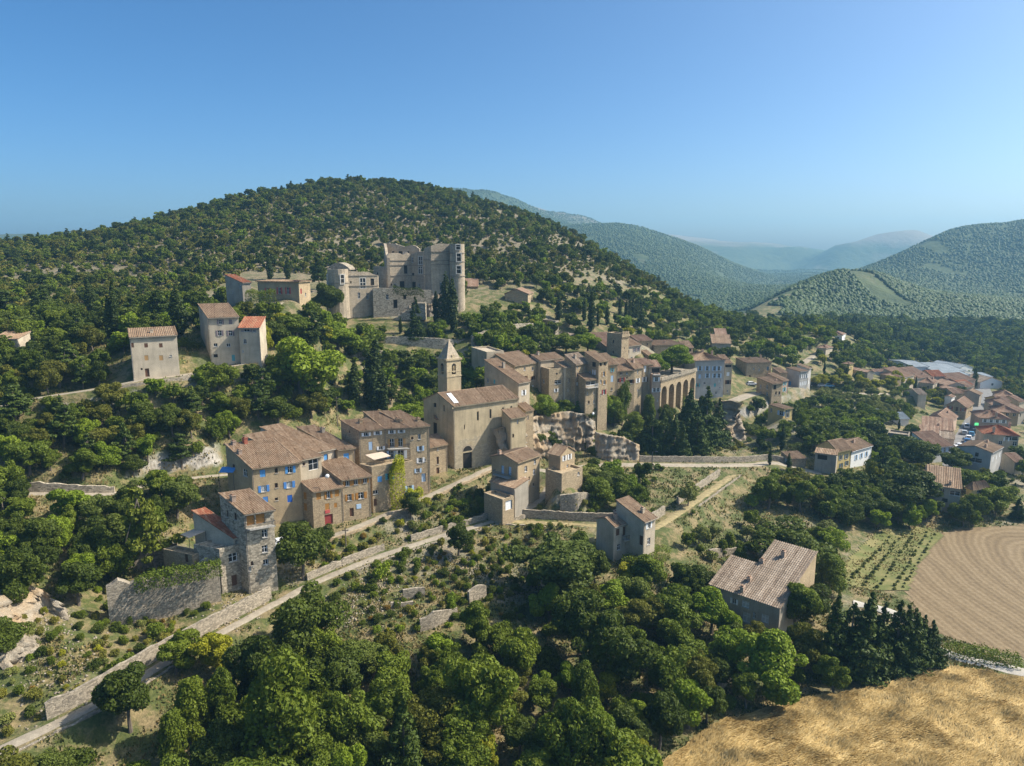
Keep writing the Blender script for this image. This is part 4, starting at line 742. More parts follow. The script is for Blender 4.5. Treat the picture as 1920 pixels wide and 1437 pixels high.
tn('grey gable wall beside the plane tree terrace', (1012,368), 297, (1048,362), None, v='Z4', head=20, D=9, roof='gl', pitch=.4, base=415, wall='grey')
tn('low house with a pale roof behind the plane trees', (545,335), 322, (655,312), None, D=9, roof='su', pitch=.3, zb=2.5, wall='pale')
tn('wide roofed house in front of the white warehouses', (680,345), 336, (840,330), None, D=10, roof='su', pitch=.32, zb=2, wall='pale', chim='745 300 pink .8')
tn('brown roofed house nearest to the warehouses', (850,325), 346, (990,322), None, D=10, roof='gr', pitch=.4, zb=2, wall='pink', tile=TILE_RED)
tn('small orange plastered house among the town roofs', (1000,352), 331, (1082,346), None, D=8, roof='su', pitch=.2, zb=2, wall='pink')
tn('long plain house with a straight eave below the warehouses', (1090,375), 316, (1315,362), None, D=9, roof='su', pitch=.22, zb=2, wall='pink', win='R 1260 410 .9 1.2 w;R 1180 410 .9 1.2 w')
tn('low double gable roofs at the middle of town', (1015,422), 302, (1200,428), None, head=6, D=9, roof='gl', pitch=.3, zb=2.5, wall='pink')
tn('little roof wedged below the low double gables', (1068,478), 297, (1190,492), None, head=4, D=8, roof='gl', pitch=.3, zb=2.5, wall='pale')
tn('white house with a wide shallow gable at the town edge', (1370,388), 331, (1605,390), None, head=4, D=12, roof='gl', apex=(1487,340), base=455, wall='white', tile=TILE_PALE, win='R 1500 410 1.1 1.1 w')
tn('tan hipped house peeping between round plane trees', (455,330), 318, (520,322), None, head=20, D=8, roof='hip', pitch=.4, zb=3, wall='warm')
for lb, c, Y, R, D_, z in (('long warehouse with a pale metal roof at the edge of the woods', (640,222), 402, (815,212), 22, -1), ('broad warehouse with a ribbed grey metal roof', (865,268), 385, (1205,275), 26, -1), ('flat white roofed store in front of the grey warehouse', (1000,312), 362, (1255,318), 16, 0), ('small white metal roof beside the dark cypress', (1425,328), 360, (1502,330), 14, 0)):
    tn(lb, c, Y, R, None, head=4, D=D_, roof='gr', pitch=.1, zb=z, wall='white', tile=METAL_ROOF, near=False, name='warehouse', cat='warehouse', step=1.2)
tn('teal gabled workshop with a pale metal roof beside the woods', (1125,240), 398, (1285,245), None, head=20, D=16, roof='gl', apex=(1205,200), zb=-1, wall='white', tile=METAL_ROOF, near=False, name='warehouse', cat='warehouse', step=1.2)
tn('isolated white villa with a low hipped roof on the wooded spur', (865,152), 402, None, (775,148), v='Z4', head=55, W=9, roof='hip', pitch=.35, zb=15, wall='white', win='L 800 165 1 1.3 w;L 840 168 1 1.3 w;R 890 165 2 1.3 w')
tn('tiled roof just showing through the trees below the white villa', (770,228), 356, (808,222), (715,218), v='Z4', head=40, roof='hip', pitch=.35, zb=14, wall='pale')
tn('small pink tower house among trees above the village', (1660,118), 352, (1710,112), None, v='T4', head=15, D=5, roof='su', pitch=.2, base=150, wall='pink')
tn('low tiled house under trees above the village road', (1480,172), 330, (1600,190), None, v='T4', head=-8, D=7, roof='su', pitch=.35, zb=25, wall='pale')
tn('second low tiled house above the narrow beige house', (1440,250), 312, (1640,280), None, v='T4', head=-10, D=8, roof='su', pitch=.35, zb=22, wall='pale', tile=TILE)
for lb, c, R, kw in (('low whitewashed house at the very edge of town behind the street', (1790, 600), (1850, 585), {'wall': 'pale'}), ('flat gabled store between the town roofs and the street', (1210, 440), (1290, 425), {'wall': 'beige'}),
    ('cottage with a pale roof above the olive grove wall', (700, 520), (790, 510), {'wall': 'pale', 'tile': TILE_PALE}), ('brick red roofed house behind the grey gable', (1180, 425), (1290, 405), {'tile': TILE_RED}), ('cream house squeezed between two hipped street houses', (1590, 600), (1700, 590), {'wall': 'yellow'}),
    ('small garden cabin with a white roof in the olive grove', (265, 750), (335, 745), {'tile': METAL_ROOF, 'wall': 'white', 'eave': 2.4}), ('second small cabin with a white roof near the dark round trees', (500, 785), (600, 795), {'tile': METAL_ROOF, 'wall': 'white', 'eave': 2.4}), ('long low range along the right edge of town', (1740, 1250), (1850, 1240), {'wall': 'pale', 'eave': 4}),
    ('narrow house with a brown roof below the double gables', (1075, 510), (1180, 500), {'wall': 'warm'}), ('house showing only its roof under the plane tree terrace', (560, 300), (650, 292), {'wall': 'pale'})):
    tn(lb, c, 280, R, None, head=8 if R[1] >= c[1]-12 else 25, D=8, roof='gr', pitch=.38, **kw)
# --- church
ch = hs('long plastered church with slit windows and an arched passage in its base', 'Z6', (465,605), 169, (975,540), (228,560), head=33, skew=12, roof='gr', apex=(352,500), zb=12.5, wall='church_low', name='church', cat='church',
 win='R 660 678 .55 2.3 x;R 760 660 .55 2.3 x;R 860 645 .55 2.3 x;R 925 628 .55 2.0 x;R 578 1035 2.6 4.2 x;R 553 765 .3 1.2 x;R 995 835 .5 1.2 x;L 320 782 1.5 3.4 x;L 390 615 .5 1.6 x;L 318 557 1.1 1.1 x')
mb = MB()           # rounded head over the passage, voussoirs
u0, z0 = ch.pick('R', 578, 945)
arc = lambda r, y: [(u0+r*math.cos(t), y, z0-0.3+r*math.sin(t)) for t in [math.pi*i/10 for i in range(11)]]
mb.grid([arc(1.3, -0.03), arc(1.7, -0.03)]); mb.grid([arc(1.7, -0.03), arc(1.7, 0.0)])
mb.build('arch_stones', WALLS['castle'], ch.root)
mb = MB(); u1, z1 = ch.pick('R', 578, 945)
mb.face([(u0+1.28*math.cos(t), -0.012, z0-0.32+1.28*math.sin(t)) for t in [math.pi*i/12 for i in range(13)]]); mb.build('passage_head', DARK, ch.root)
mb = MB(); mb.box(-0.45, ch.W+0.3, -0.3, -0.01, -0.3, -0.02); mb.build('cornice', WALLS['church'], ch.root, loc=(0, 0, ch.h-0.1))
mb = MB()
pu = Vector((0, ch.D/2, ch.h+ch.rise)); k = ch.rise/(ch.D/2)
for i in range(3): mb.box(0.7+i*0.45, 1.05+i*0.45, 0, 0.06, 0, 1)
vv = [(x, 0.8+(ch.D*0.42-0.8)*z, ch.h+(0.8+(ch.D*0.42-0.8)*z)*k+0.32+y) for x, y, z in mb.v]; mb.v = vv; mb.build('roof_flashing', PLASTIC_W, ch.root)
mb = MB()          # porch hood over the shaded door
u2, z2 = ch.pick('L', 320, 690); yv = ch.D-u2
mb.face([(-1.6, yv-1.3, z2-0.35), (-1.6, yv+1.3, z2-0.35), (0, yv+1.3, z2-0.1), (0, yv-1.3, z2-0.1)][::-1])
for sgn in (1, -1): mb.face([(-1.7, yv+sgn*1.5, z2-0.3), (-1.7, yv, z2+0.8), (0, yv, z2+1.0), (0, yv+sgn*1.5, z2-0.1)][::sgn])
mb.face([(-1.6, yv-1.4, z2-0.3), (-1.6, yv+1.4, z2-0.3), (-1.6, yv, z2+0.7)]); mb.build('porch', TILE[0], ch.root)
mb = MB(); mb.box(-2.0, -0.01, -3.5, -0.2, 0, 2.9); 
# bell tower: shaft, belfry with bells, cornices, spire
C = at_depth(*full('Z6', 360, 245), 177); a = math.radians(38)
bt = link('bell_tower', None, ch.root); pl = ch.loc(Vector((C.x, C.y, ch.zb))); bt.location = (pl.x, pl.y, 0); bt.rotation_euler = (0, 0, a-ch.a)
zt = C.z-ch.zb; S = 4.3; zb0 = at_depth(*full('Z6', 360, 378), 177).z-ch.zb
mb = MB(); zc0, zc1 = zb0+0.55, zt-0.9
FC = [(Vector((0,0,0)), Vector((1,0,0))), (Vector((S,0,0)), Vector((0,1,0))), (Vector((S,S,0)), Vector((-1,0,0))), (Vector((0,S,0)), Vector((0,-1,0)))]
for O, U in FC: wall_grid(mb, O, U, S, 3.0, zt, [(S/2-0.62, S/2+0.62, zc0, zc1-0.6, 0.7)], 0.7)
mb.build('shaft', WALLS['church'], bt)
for O, U in FC:
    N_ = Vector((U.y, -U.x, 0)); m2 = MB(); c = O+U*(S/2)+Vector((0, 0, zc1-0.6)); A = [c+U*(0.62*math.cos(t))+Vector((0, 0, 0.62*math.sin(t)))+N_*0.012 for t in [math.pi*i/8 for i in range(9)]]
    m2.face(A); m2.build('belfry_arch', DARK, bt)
mb = MB()
for O, U in FC[:1]+FC[3:]:
    N_ = Vector((U.y, -U.x, 0)); c = O+U*(S/2)+Vector((0, 0, zc0+1.3))-N_*0.4
    R_ = [[c+Vector((r*math.cos(t), r*math.sin(t), z)) for t in [math.pi*2*i/10 for i in range(10)]] for r, z in ((0.02, 0.45), (0.2, 0.42), (0.27, 0.1), (0.33, -0.25), (0.46, -0.42))]
    m3 = MB(); m3.grid(R_, closed=True); m3.build('bell', m_plain('bell bronze', (0.16, 0.12, 0.07), 0.5, 0.1), bt)
for z, o, t in ((zb0, 0.12, 0.25), (zt, 0.28, 0.4), (zt-3.0, 0.05, 0.12)):
    mb.box(-o, S+o, -o, S+o, z-0.05, z+t)
mb.build('cornice', WALLS['church'], bt)
ztip = at_depth(*full('Z6', 357, 82), 178.5).z-ch.zb; mb = MB(); b0 = [(0.1, 0.1, zt+0.4), (S-0.1, 0.1, zt+0.4), (S-0.1, S-0.1, zt+0.4), (0.1, S-0.1, zt+0.4)]; tip = (S/2, S/2, ztip)
for i in range(4): mb.face([b0[i], b0[(i+1) % 4], tip])
mb.tube((S/2, S/2, ztip-0.3), (S/2, S/2, ztip+1.1), 0.05, 0.03, 5); mb.build('spire', WALLS['castle'], bt)
for (x, y, nx, ny) in ((S/2, 0.35, 0, -1), (0.35, S/2, -1, 0)):
    m4 = MB(); ax, ay = abs(ny), abs(nx); m4.box(x-0.45*ax-0.2*ay, x+0.45*ax+0.2*ay, y-0.45*ay-0.2*ax, y+0.45*ay+0.2*ax, zt+0.4, zt+1.3); m4.build('dormer', WALLS['church'], bt)
hs('low pinkish annex with a tiled lean to roof at the east end of the church', 'Z6', (918,700), 172, (1040,672), None, head=33, D=4, roof='su', pitch=.35, zb=14, wall='church', win='R 975 725 .4 1.2 n;R 940 835 .5 1 x', name='church_annex', cat='annex')
hs('stone stair turret beside the church annex above the cliff', 'Z6', (1035,640), 183, (1100,625), None, head=33, D=4, roof='su', pitch=.3, zb=15, wall='stone', win='R 1058 690 .4 1.2 n', name='stair_turret', cat='turret')
# --- castle, one thing with its ranges as parts
CS = empty('castle', at_depth(*full('T1', 860, 1100), 262)); CS.location.z = 41
tag(CS, 'ruined hilltop castle with a round tower, broken walls and stone cross windows', 'castle')
HOUSES.append(([(-110, 235), (-25, 240), (-25, 300), (-110, 300)], ''))
def cl(p): return Vector(p)-CS.location
def cwall(part, v, pts, Y0, Y1, th, zb, win='', mat='castle', crest=None, cap=True):
    """standing wall along a line from (x, depth Y0) to (x, depth Y1), top edge traced by pts"""
    (xa, ya), (xb, yb) = pts[0], pts[-1]; A = at_depth(*full(v, xa, ya), Y0); B = at_depth(*full(v, xb, yb), Y1); U = Vector((B.x-A.x, B.y-A.y, 0)); L = U.length; U.normalize(); N_ = Vector((U.y, -U.x, 0))
    root = None; top = []
    def uz(x, y):
        d = ray(*full(v, x, y)); t = (A-Vector((0, 0, H))).dot(N_)/d.dot(N_); p = Vector((0, 0, H))+d*t; return (p-A).dot(U), p.z
    top = [uz(*p) for p in pts]; zmin = min(t[1] for t in top)-0.6; mb = MB(); holes = []
    part_o = link(part, None, CS); O = cl((A.x, A.y, CS.location.z)); O.z = 0
    for t in (win.split(';') if win else []):
        q = t.split(); u, z = uz(float(q[0]), float(q[1])); w, h = float(q[2]), float(q[3]); u = min(max(u, w/2+0.3), L-w/2-0.3); z = min(z, zmin-h/2-0.3)
        holes.append(opening(part_o, (O, U, N_), u, z-CS.location.z, w, h, q[4], None, True))
    wall_grid(mb, O, U, L, zb-CS.location.z, zmin-CS.location.z, holes, 0.5)
    us = np.linspace(0, L, max(8, int(L*2))); tu = [t[0] for t in top]; tz = np.interp(us, tu, [t[1] for t in top])
    if len(pts) > 2: tz = tz+np.array([random.uniform(-0.12, 0.12) for _ in us])
    f0 = [O+U*u+Vector((0, 0, zmin-CS.location.z)) for u in us]; f1 = [O+U*u+Vector((0, 0, z-CS.location.z)) for u, z in zip(us, tz)]; b1 = [p-N_*th for p in f1]; b0 = [Vector((p.x, p.y, zb-CS.location.z)) for p in b1]
    mb.grid([f0, f1]); mb.grid([f1, b1]); mb.grid([b1, b0]); mb.face([f1[-1], b1[-1], b0[-1], O+U*L+Vector((0, 0, zb-CS.location.z))]); mb.face([O+Vector((0, 0, zb-CS.location.z)), b0[0], b1[0], f1[0]])
    mb.build('masonry', WALLS[mat], part_o)
    if crest:
        m5 = MB()
        for zy in crest:
            q0 = uz(*zy)[1]-CS.location.z; p = [O+U*a-N_*b+Vector((0, 0, q0)) for a, b in ((0.02, 0.0), (L-0.02, 0.0), (L-0.02, -0.22), (0.02, -0.22))]; t = [x+Vector((0, 0, 0.3)) for x in p]
            m5.grid([p, t], closed=True); m5.face(t); m5.face(p[::-1])
        m5.build('string_course', WALLS['dark'], part_o)
    return part_o
def ctower(part, v, x0, x1, ytop, Y, zb, crest=(), win='', seg=28, broken=0.0, mat='castle', a0=0, a1=2*math.pi):
    A = at_depth(*full(v, x0, ytop), Y); B = at_depth(*full(v, x1, ytop), Y); r = (B.x-A.x)/2; c = Vector(((A.x+B.x)/2, Y+r, 0)); o = cl((c.x, c.y, CS.location.z)); o.z = 0; root = link(part, None, CS, o)
    zt = A.z-CS.location.z; z0 = zb-CS.location.z; mb = MB()
    ang = [a0+(a1-a0)*i/seg for i in range(seg+1)]
    tops = [zt+broken*(0.5*math.sin(2.2*t+0.6)+0.3*math.sin(5*t)+random.uniform(-.12, .12)) for t in ang]
    ring = lambda R, zs: [(R*math.cos(t), R*math.sin(t), z) for t, z in zip(ang, zs)]
    mb.grid([ring(r*1.06, [z0]*len(ang)), ring(r*1.01, [z0+5]*len(ang)), ring(r, [zt-3]*len(ang)), ring(r, tops), ring(r-0.9, tops), ring(r-0.9, [zt-4]*len(ang))]); mb.build('masonry', WALLS[mat], root)
    if crest:
        m5 = MB()
        for y in crest:
            z = at_depth(*full(v, (x0+x1)/2, y), Y).z-CS.location.z; n = len(ang)
            m5.grid([ring(r-0.05, [z-0.15]*n), ring(r+0.22, [z-0.12]*n), ring(r+0.22, [z+0.15]*n), ring(r-0.05, [z+0.2]*n)])
        m5.build('string_course', WALLS['dark'], root)
    for t in (win.split(';') if win else []):
        x, y, w, h = map(float, t.split()); p = at_depth(*full(v, x, y), Y); q = p-c; th = -math.acos(max(-1, min(1, q.x/r))); N_ = Vector((math.cos(th), math.sin(th), 0)); U = Vector((-N_.y, N_.x, 0)); m6 = MB(); ce = N_*(r+0.0)+Vector((0, 0, at_depth(*full(v, x, y), c.y+r*math.sin(th)).z-CS.location.z))
        P = lambda a, b, d: U*a+Vector((0, 0, b))+N_*d
        wn = MB(); wn.face([P(-w/2, -h/2, .07), P(w/2, -h/2, .07), P(w/2, h/2, .07), P(-w/2, h/2, .07)]); wo = wn.build('window', DARK, root, loc=ce)
        def bar(m_, a, b, e, f, d1=.2):
            R0 = [P(a, e, .02), P(b, e, .02), P(b, f, .02), P(a, f, .02)]; R1 = [p+N_*d1 for p in R0]; m_.grid([R0, R1], closed=True); m_.face(R1)
        bar(m6, -w/2-.28, -w/2, -h/2-.25, h/2+.3); bar(m6, w/2, w/2+.28, -h/2-.25, h/2+.3); bar(m6, -w/2, w/2, h/2, h/2+.3); bar(m6, -w/2, w/2, -h/2-.25, -h/2); bar(m6, -w/2, w/2, .12, .3, .12); m6.build('surround', LIME, wo)
    return root
ctower('round_tower', 'T1', 1130, 1355, 140, 258, 40, crest=(278, 405, 625), win='1268 190 1.4 1.6;1277 345 1.5 2.8;1277 528 1.5 2.6', seg=32)
cwall('curtain_wall', 'T1', [(860,172),(985,135),(1095,140),(1180,142)], 259, 262, 1.2, 40, win='1012 775 1.0 2.8 n', crest=[(1000,262),(1000,395),(1000,455)])
cwall('curtain_wall', 'T1', [(755,215),(800,190),(860,172)], 263, 259, 1.2, 42, crest=[(810,385),(810,610)])
cwall('keep_wall', 'T1', [(560,295),(600,285),(680,262),(755,255)], 268, 264, 1.2, 46, win='705 325 1.9 3.4 b;705 520 1.9 3.2 b;572 380 1.0 2.0 w;570 600 1.2 1.2 x;530 770 1.9 3.2 x;685 785 .9 2.4 n', crest=[(640,470),(640,625)])
cwall('keep_wall', 'T1', [(200,330),(235,290),(300,275),(400,280),(430,290),(450,315),(480,275),(500,260),(560,300)], 263, 268, 1.2, 46, win='432 765 1.9 3.2 x;485 525 1.4 3.0 x;330 775 1.0 2.0 n;268 748 .6 .7 x', crest=[(340,395),(340,465),(340,625)])
cwall('rear_wall', 'T1', [(155,130),(230,128),(330,140),(400,160),(460,182),(520,168),(590,160),(640,175),(690,215)], 283, 281, 1.2, 48, win='295 235 1.0 2.2 x;405 240 1.6 2.2 x;520 240 .9 1.6 x;480 310 1.4 2.0 b')
cwall('side_wall', 'T1', [(155,135),(170,200),(185,300),(205,340)], 283, 263, 1.0, 46)
cwall('link_wall', 'T1', [(0,480),(70,475),(140,485),(200,490)], 268, 265, 1.0, 46, win='60 590 .8 1 x')
cwall('wing_front', 'T2', [(490,510),(560,440),(640,440),(900,455),(1065,510)], 250, 256, 1.0, 43, win='810 608 1.9 3.4 b;972 625 1.3 2.6 x;610 625 .5 .8 x;745 850 .9 2.2 n;890 858 .9 2.2 n', crest=[(780,520),(780,692)])
cwall('wing_side', 'T2', [(1062,512),(1075,515)], 256, 264, 0.8, 46)
ctower('corner_tower', 'T2', 165, 520, 405, 247, 43, crest=(640,), win='455 575 1.2 3.0;195 575 1.0 3.0', seg=10, a0=math.pi*0.9, a1=math.pi*2.05)
mb = MB(); A = at_depth(*full('T2', 205, 405), 253); B = at_depth(*full('T2', 590, 410), 253); rr_ = (B.x-A.x)/2; cc = cl(((A.x+B.x)/2, 256, A.z))
prof = [[(cc.x+rr_*math.cos(t), cc.y+y, cc.z-0.3+2.2*math.sin(t)*(1-0.15*math.sin(3*t))) for t in [math.pi*i/14 for i in range(15)]] for y in (-3, 0, 3, 6)]
mb.grid(prof); mb.face(prof[0]); mb.build('broken_vault', WALLS['dry'], CS)
cwall('terrace_front', 'T1', [(-10,800),(300,808),(640,825),(870,835)], 252, 256, 0.9, 38, win='208 935 .9 1.8 n;330 1040 1.4 3.0 x;470 935 1 1.6 x', mat='rubble')
mb = MB(); q = [at_depth(*full('T1', x, y), Y) for x, y, Y in ((-10,800,252),(870,835,256),(870,830,268),(60,795,266))]; mb.face([cl(p)-Vector((0, 0, .05)) for p in q]); mb.build('courtyard', WALLS['dry'], CS)
mb = MB(); p = cl(at_depth(*full('T1', 480, 1200), 249)); 
for i in range(7): mb.box(p.x-4+i*1.3, p.x+7, p.y+0.6, p.y+3.4, p.z-2+i*0.85, p.z-1.15+i*0.85)
mb.build('steps', WALLS['rubble'], CS)
# --- ruined tower stump and arcaded terrace
rw = hs('broken stub of the old town wall above the upper village', 'Z3', (735,468), 262, (760,462), (640,510), head=40, roof='flat', base=600, wall='rubble', name='ruined_tower', cat='ruin')
A = at_depth(*full('Z3', 1494, 900), 226); B = at_depth(*full('Z3', 1746, 882), 246); U = Vector((B.x-A.x, B.y-A.y, 0)); L = U.length; U.normalize(); N_ = Vector((U.y, -U.x, 0))
AR = empty('arcade', (A.x, A.y, 12), math.atan2(U.y, U.x)); tag(AR, 'tall arcaded terrace wall with round arches carrying the plane tree terrace', 'arcade')
zt = A.z-12; n = 5; pw = L/n; mb = MB(); m2 = MB(); r = pw*0.36; spring = at_depth(*full('Z3', 1549, 962), 232).z-12
for i in range(n):
    x0 = i*pw; cx = x0+pw/2; a = [(cx-r*math.cos(t), 0, spring+r*math.sin(t)) for t in [math.pi*k/12 for k in range(13)]]
    tops = [(p[0], 0, zt) for p in a]; mb.grid([a, tops]); mb.face([(x0, 0, -8), (cx-r, 0, -8), (cx-r, 0, spring), (cx-r, 0, zt), (x0, 0, zt)]); mb.face([(cx+r, 0, -8), (x0+pw, 0, -8), (x0+pw, 0, zt), (cx+r, 0, zt), (cx+r, 0, spring)])
    back = [(p[0], 3.2, p[2]) for p in a]; mb.grid([a, back]); mb.face([(cx-r, 0, -8), (cx-r, 3.2, -8), (cx-r, 3.2, spring), (cx-r, 0, spring)]); mb.face([(cx+r, 0, -8), (cx+r, 3.2, -8), (cx+r, 3.2, spring), (cx+r, 0, spring)][::-1])
mb.box(0, L, 3.2, 3.6, -8, zt); mb.build('arches', WALLS['stone'], AR)
mb = MB(); mb.box(0, L, -0.35, 0.0, zt, zt+1.0); mb.box(-1, L+1, 0.0, 18, zt-0.3, zt+0.0)
for i in range(int(L/0.9)): mb.box(i*0.9, i*0.9+0.4, -0.35, -0.005, zt-0.5, zt)
mb.build('parapet', WALLS['dry'], AR)
# ------------------------------------------------------------------ ways, walls, rock, fields
def m_way(name, c, var=0.25, sc=1.2):
    n = NT(name); o = n.coord(); a = n.noise(o, sc, 5, 0.65); b = n.noise(o, 9, 3, 0.7); d = n.noise(o, 0.25, 3)
    col = n.mix(n.ramp(a, [(0.3, 0), (0.7, 1)]), mul(c, 1-var), mul(c, 1+var)); col = n.mix(n.ramp(d, [(0.45, 0), (0.7, 0.5)]), col, mul(c, 0.6)); col = n.mix(0.4, col, n.ramp(b, [(0.3, .25), (0.7, .8)]), 'OVERLAY')
    n.color(col); n.bump(b, 0.4, 0.05); return n.m
PAVED = m_way('pale worn concrete', (0.33, 0.28, 0.21)); ASPH = m_way('grey asphalt', (0.20, 0.195, 0.19), 0.12); GRASSY = m_way('dry grass track', (0.30, 0.24, 0.12), 0.4); GRAVEL = m_way('white gravel', (0.46, 0.42, 0.36), 0.2)
def way(name, P, hw, mat, a=0.0, b=1.0, rag=0.12):
    n = len(P); P = P[int(a*n):max(int(a*n)+2, int(b*n))]; rows = []
    for i, t in enumerate((-1, -0.5, 0, 0.5, 1)):
        Q = offset(P, t*hw); Q[:, 2] = P[:, 2]+0.07+0.03*(1-abs(t))
        if abs(t) == 1: Q[:, :2] += RNG.normal(0, rag, (len(Q), 2)); Q[:, 2] -= 0.16
        rows.append([tuple(q) for q in Q])
    mb = MB(); mb.grid(rows[::-1]); return tag(mb.build(name, mat, None, True), kind='structure')
way('path', P_PATH, 1.25, PAVED); way('lane', P_LANE, 1.6, PAVED); way('grass_track', P_TRACK, 1.3, GRASSY, rag=.3); way('road', P_ROAD, 2.2, PAVED); way('upper_lane', P_UPPER, 1.4, PAVED); way('terrace_lane', P_LEFT, 1.2, PAVED)
way('street', P_STREET, 4.2, ASPH); way('village_lane', P_VIL, 3, PAVED); way('square', P_TERR, 2.4, PAVED); way('hill_road', P_HIGH, 2.2, PAVED); way('farm_track', P_FARM, 1.3, GRAVEL)
def strip_wall(label, P, top, bottom, th=0.45, mat='dry', name='stone_wall', jit=0.08, step=0.8):
    """masonry along a line; top / bottom are heights above and below the line"""
    P = resample(np.array(P), step); T = offset(P, th); c = Vector(P[len(P)//2]); n = len(P)
    tp = top if np.ndim(top) else np.full(n, top); tp = np.interp(np.linspace(0, 1, n), np.linspace(0, 1, len(tp)), tp)+RNG.normal(0, jit, n)
    L = lambda Q, z: [Vector(q)-c+Vector((0, 0, dz)) for q, dz in zip(Q, z)]
    F_ = offset(P, -0.12-0.04*bottom); mb = MB(); mb.grid([L(F_, np.full(n, -bottom)), L(P, tp-0.12), L(P, tp), L(T, tp), L(T, np.full(n, -bottom))])
    for k in (0, -1): mb.face([L(F_, np.full(n, -bottom))[k], L(P, tp)[k], L(T, tp)[k], L(T, np.full(n, -bottom))[k]])
    o = mb.build(name, WALLS[mat], None, False, c); return tag(o, label, 'wall', 'dry stone walls of the terraces')
def part_of(P, a, b): n = len(P); return P[int(a*n):int(b*n)]
def wall_px(label, s, mat='dry', bottom=1.5, **k):
    pts, tops = [], []
    for t in s.split(';'):
        q = list(map(float, t.split())); p = on_ground(q[0], q[1]) if len(q) < 4 else at_depth(q[0], q[1], q[3]); pts.append(p[:]); d = ray(q[0], q[2]); tops.append(max(0.4, H+d.z*p.y/d.y-p.z))
    if np.hypot(*(np.array(pts[-1])[:2]-np.array(pts[0])[:2])) < 1: return
    P = np.array(pts); 
    if P[0][0] > P[-1][0]: P = P[::-1]; tops = tops[::-1]
    return strip_wall(label, P, np.array(tops), bottom, mat=mat, **k)
strip_wall('tall dry stone wall along the uphill side of the steep path', offset(part_of(P_PATH, .13, .42), 1.75), 2.4, 1.0)
strip_wall('low retaining wall below the steep path', offset(part_of(P_PATH, .10, .32), -2.2), 0.15, 3.0)
strip_wall('stone wall beside the path under the tall loggia house', offset(part_of(P_PATH, .46, .60), 1.75), 1.3, 1.0)
strip_wall('garden wall with coping above the middle of the path', offset(part_of(P_PATH, .64, .84), 1.8), 1.2, 1.0)
strip_wall('broken retaining wall under the middle of the path', offset(part_of(P_PATH, .52, .86), -2.1), 0.1, 2.4)
strip_wall('long parapet holding up the lane before the street row', offset(part_of(P_LANE, .04, .78), -2.0), 0.5, 3.2, mat='stone')
strip_wall('wall above the grass track', offset(part_of(P_TRACK, .04, .55), 2.2), 1.9, 1.0)
strip_wall('lower wall under the bend of the grass track', offset(part_of(P_TRACK, .64, 1.0), -2.2), 0.2, 2.6)
strip_wall('upper wall between the grassy bank and the grass track', offset(part_of(P_TRACK, .62, .98), 2.4), 1.8, 1.0)
strip_wall('road side wall under the dark conifers', offset(part_of(P_ROAD, .3, .9), 2.7), 1.6, 1.0)
strip_wall('shaded wall under the start of the grass track', offset(part_of(P_TRACK, .0, .22), -2.3), 0.1, 3.0)
wall_px('broad castle terrace wall above the church tower', '722 664 632 232;780 664 632 233;840 661 634 234;872 650 636 238', mat='rubble', th=.8)
wall_px('grey terrace wall behind the big lime green tree', '600 690 664 214;660 689 660 216;722 684 658 220', mat='rubble', th=.8)
wall_px('hedge topped wall beside the castle terrace', '885 650 630 232;940 634 610 240;1000 628 606 250', mat='rubble', th=.6)
wall_px('garden wall of the pink shuttered villa', '452 590 578 214;500 590 579 215;560 588 579 217;600 588 580 222', mat='dry')
wall_px('low wall along the upper lane by the cream house', '180 738 731;270 722 716;340 714 707;425 698 690', mat='dry')
wall_px('field wall behind the terrace lane', '0 925 908;80 924 905;160 925 910;215 925 914', mat='rubble')
wall_px('tall grey garden wall beside the paved lane', '1050 962 930;1085 958 925;1123 952 928', mat='dry', th=.6)
wall_px('curved end of a dry terrace wall by the brown grass', '756 1125 1107;775 1122 1104;797 1118 1103', mat='dry')
wall_px('short collapsed terrace wall on the dry slope', '733 1142 1131;755 1138 1129;775 1136 1130', mat='dry')
wall_px('long dry terrace wall with a white stone at its end', '788 1185 1165;815 1178 1150;838 1165 1145;858 1155 1140', mat='dry')
wall_px('wall stub under an overgrown bank', '880 1135 1110;895 1125 1098;912 1118 1098', mat='dry')
wall_px('pale wall between the wood and the wheat', '1338 1322 1302;1350 1300 1283;1362 1282 1266;1374 1270 1258', mat='rubble')
wall_px('garden wall behind the big pine', '240 1068 1025;285 1062 1022;335 1055 1020', mat='dry', th=.6)
wall_px('high rubble wall under the ivy hedge', '205 1160 1098 104;260 1152 1092 106;330 1138 1082 108;415 1120 1062 111', mat='dry', th=1.2, bottom=3, jit=.35)
wall_px('vineyard wall on the hillside behind the square tower', '1212 628 618 305;1245 628 617 308;1280 627 618 312', mat='dry')
wall_px('low wall across the dry orchard', '1330 1050 1030;1370 1040 1028;1420 1038 1026', mat='dry')
wall_px('stone wall edging the plane tree terrace', '1520 748 738 285;1580 750 740 284;1650 752 741 284;1715 752 742 286', mat='rubble', th=.6)
# rock faces
def m_rock():
    n = NT('pale limestone'); o = n.coord(); a = n.noise(n.scale(o, 1, 1, .35), 0.7, 6, .7); b = n.noise(o, 0.18, 4); c = n.noise(o, 4, 4, .7)
    col = n.ramp(a, [(0.25, (0.12, 0.10, 0.075)), (0.5, (0.30, 0.25, 0.185)), (0.75, (0.45, 0.40, 0.32))]); col = n.mix(n.ramp(b, [(0.45, 0), (0.62, .8)]), col, (0.40, 0.28, 0.16)); col = n.mix(n.ramp(n.noise(n.scale(o, 1.3, 1.3, .25), 1.6, 5, .75), [(.56, 0), (.68, .7)]), col, (0.10, 0.085, 0.065))
    col = n.mix(0.35, col, n.ramp(c, [(0.3, .25), (.7, .8)]), 'OVERLAY'); n.color(col); n.bump(n.math('ADD', a, n.math('MULTIPLY', c, .4)), .8, .5); return n.m
ROCK = m_rock()
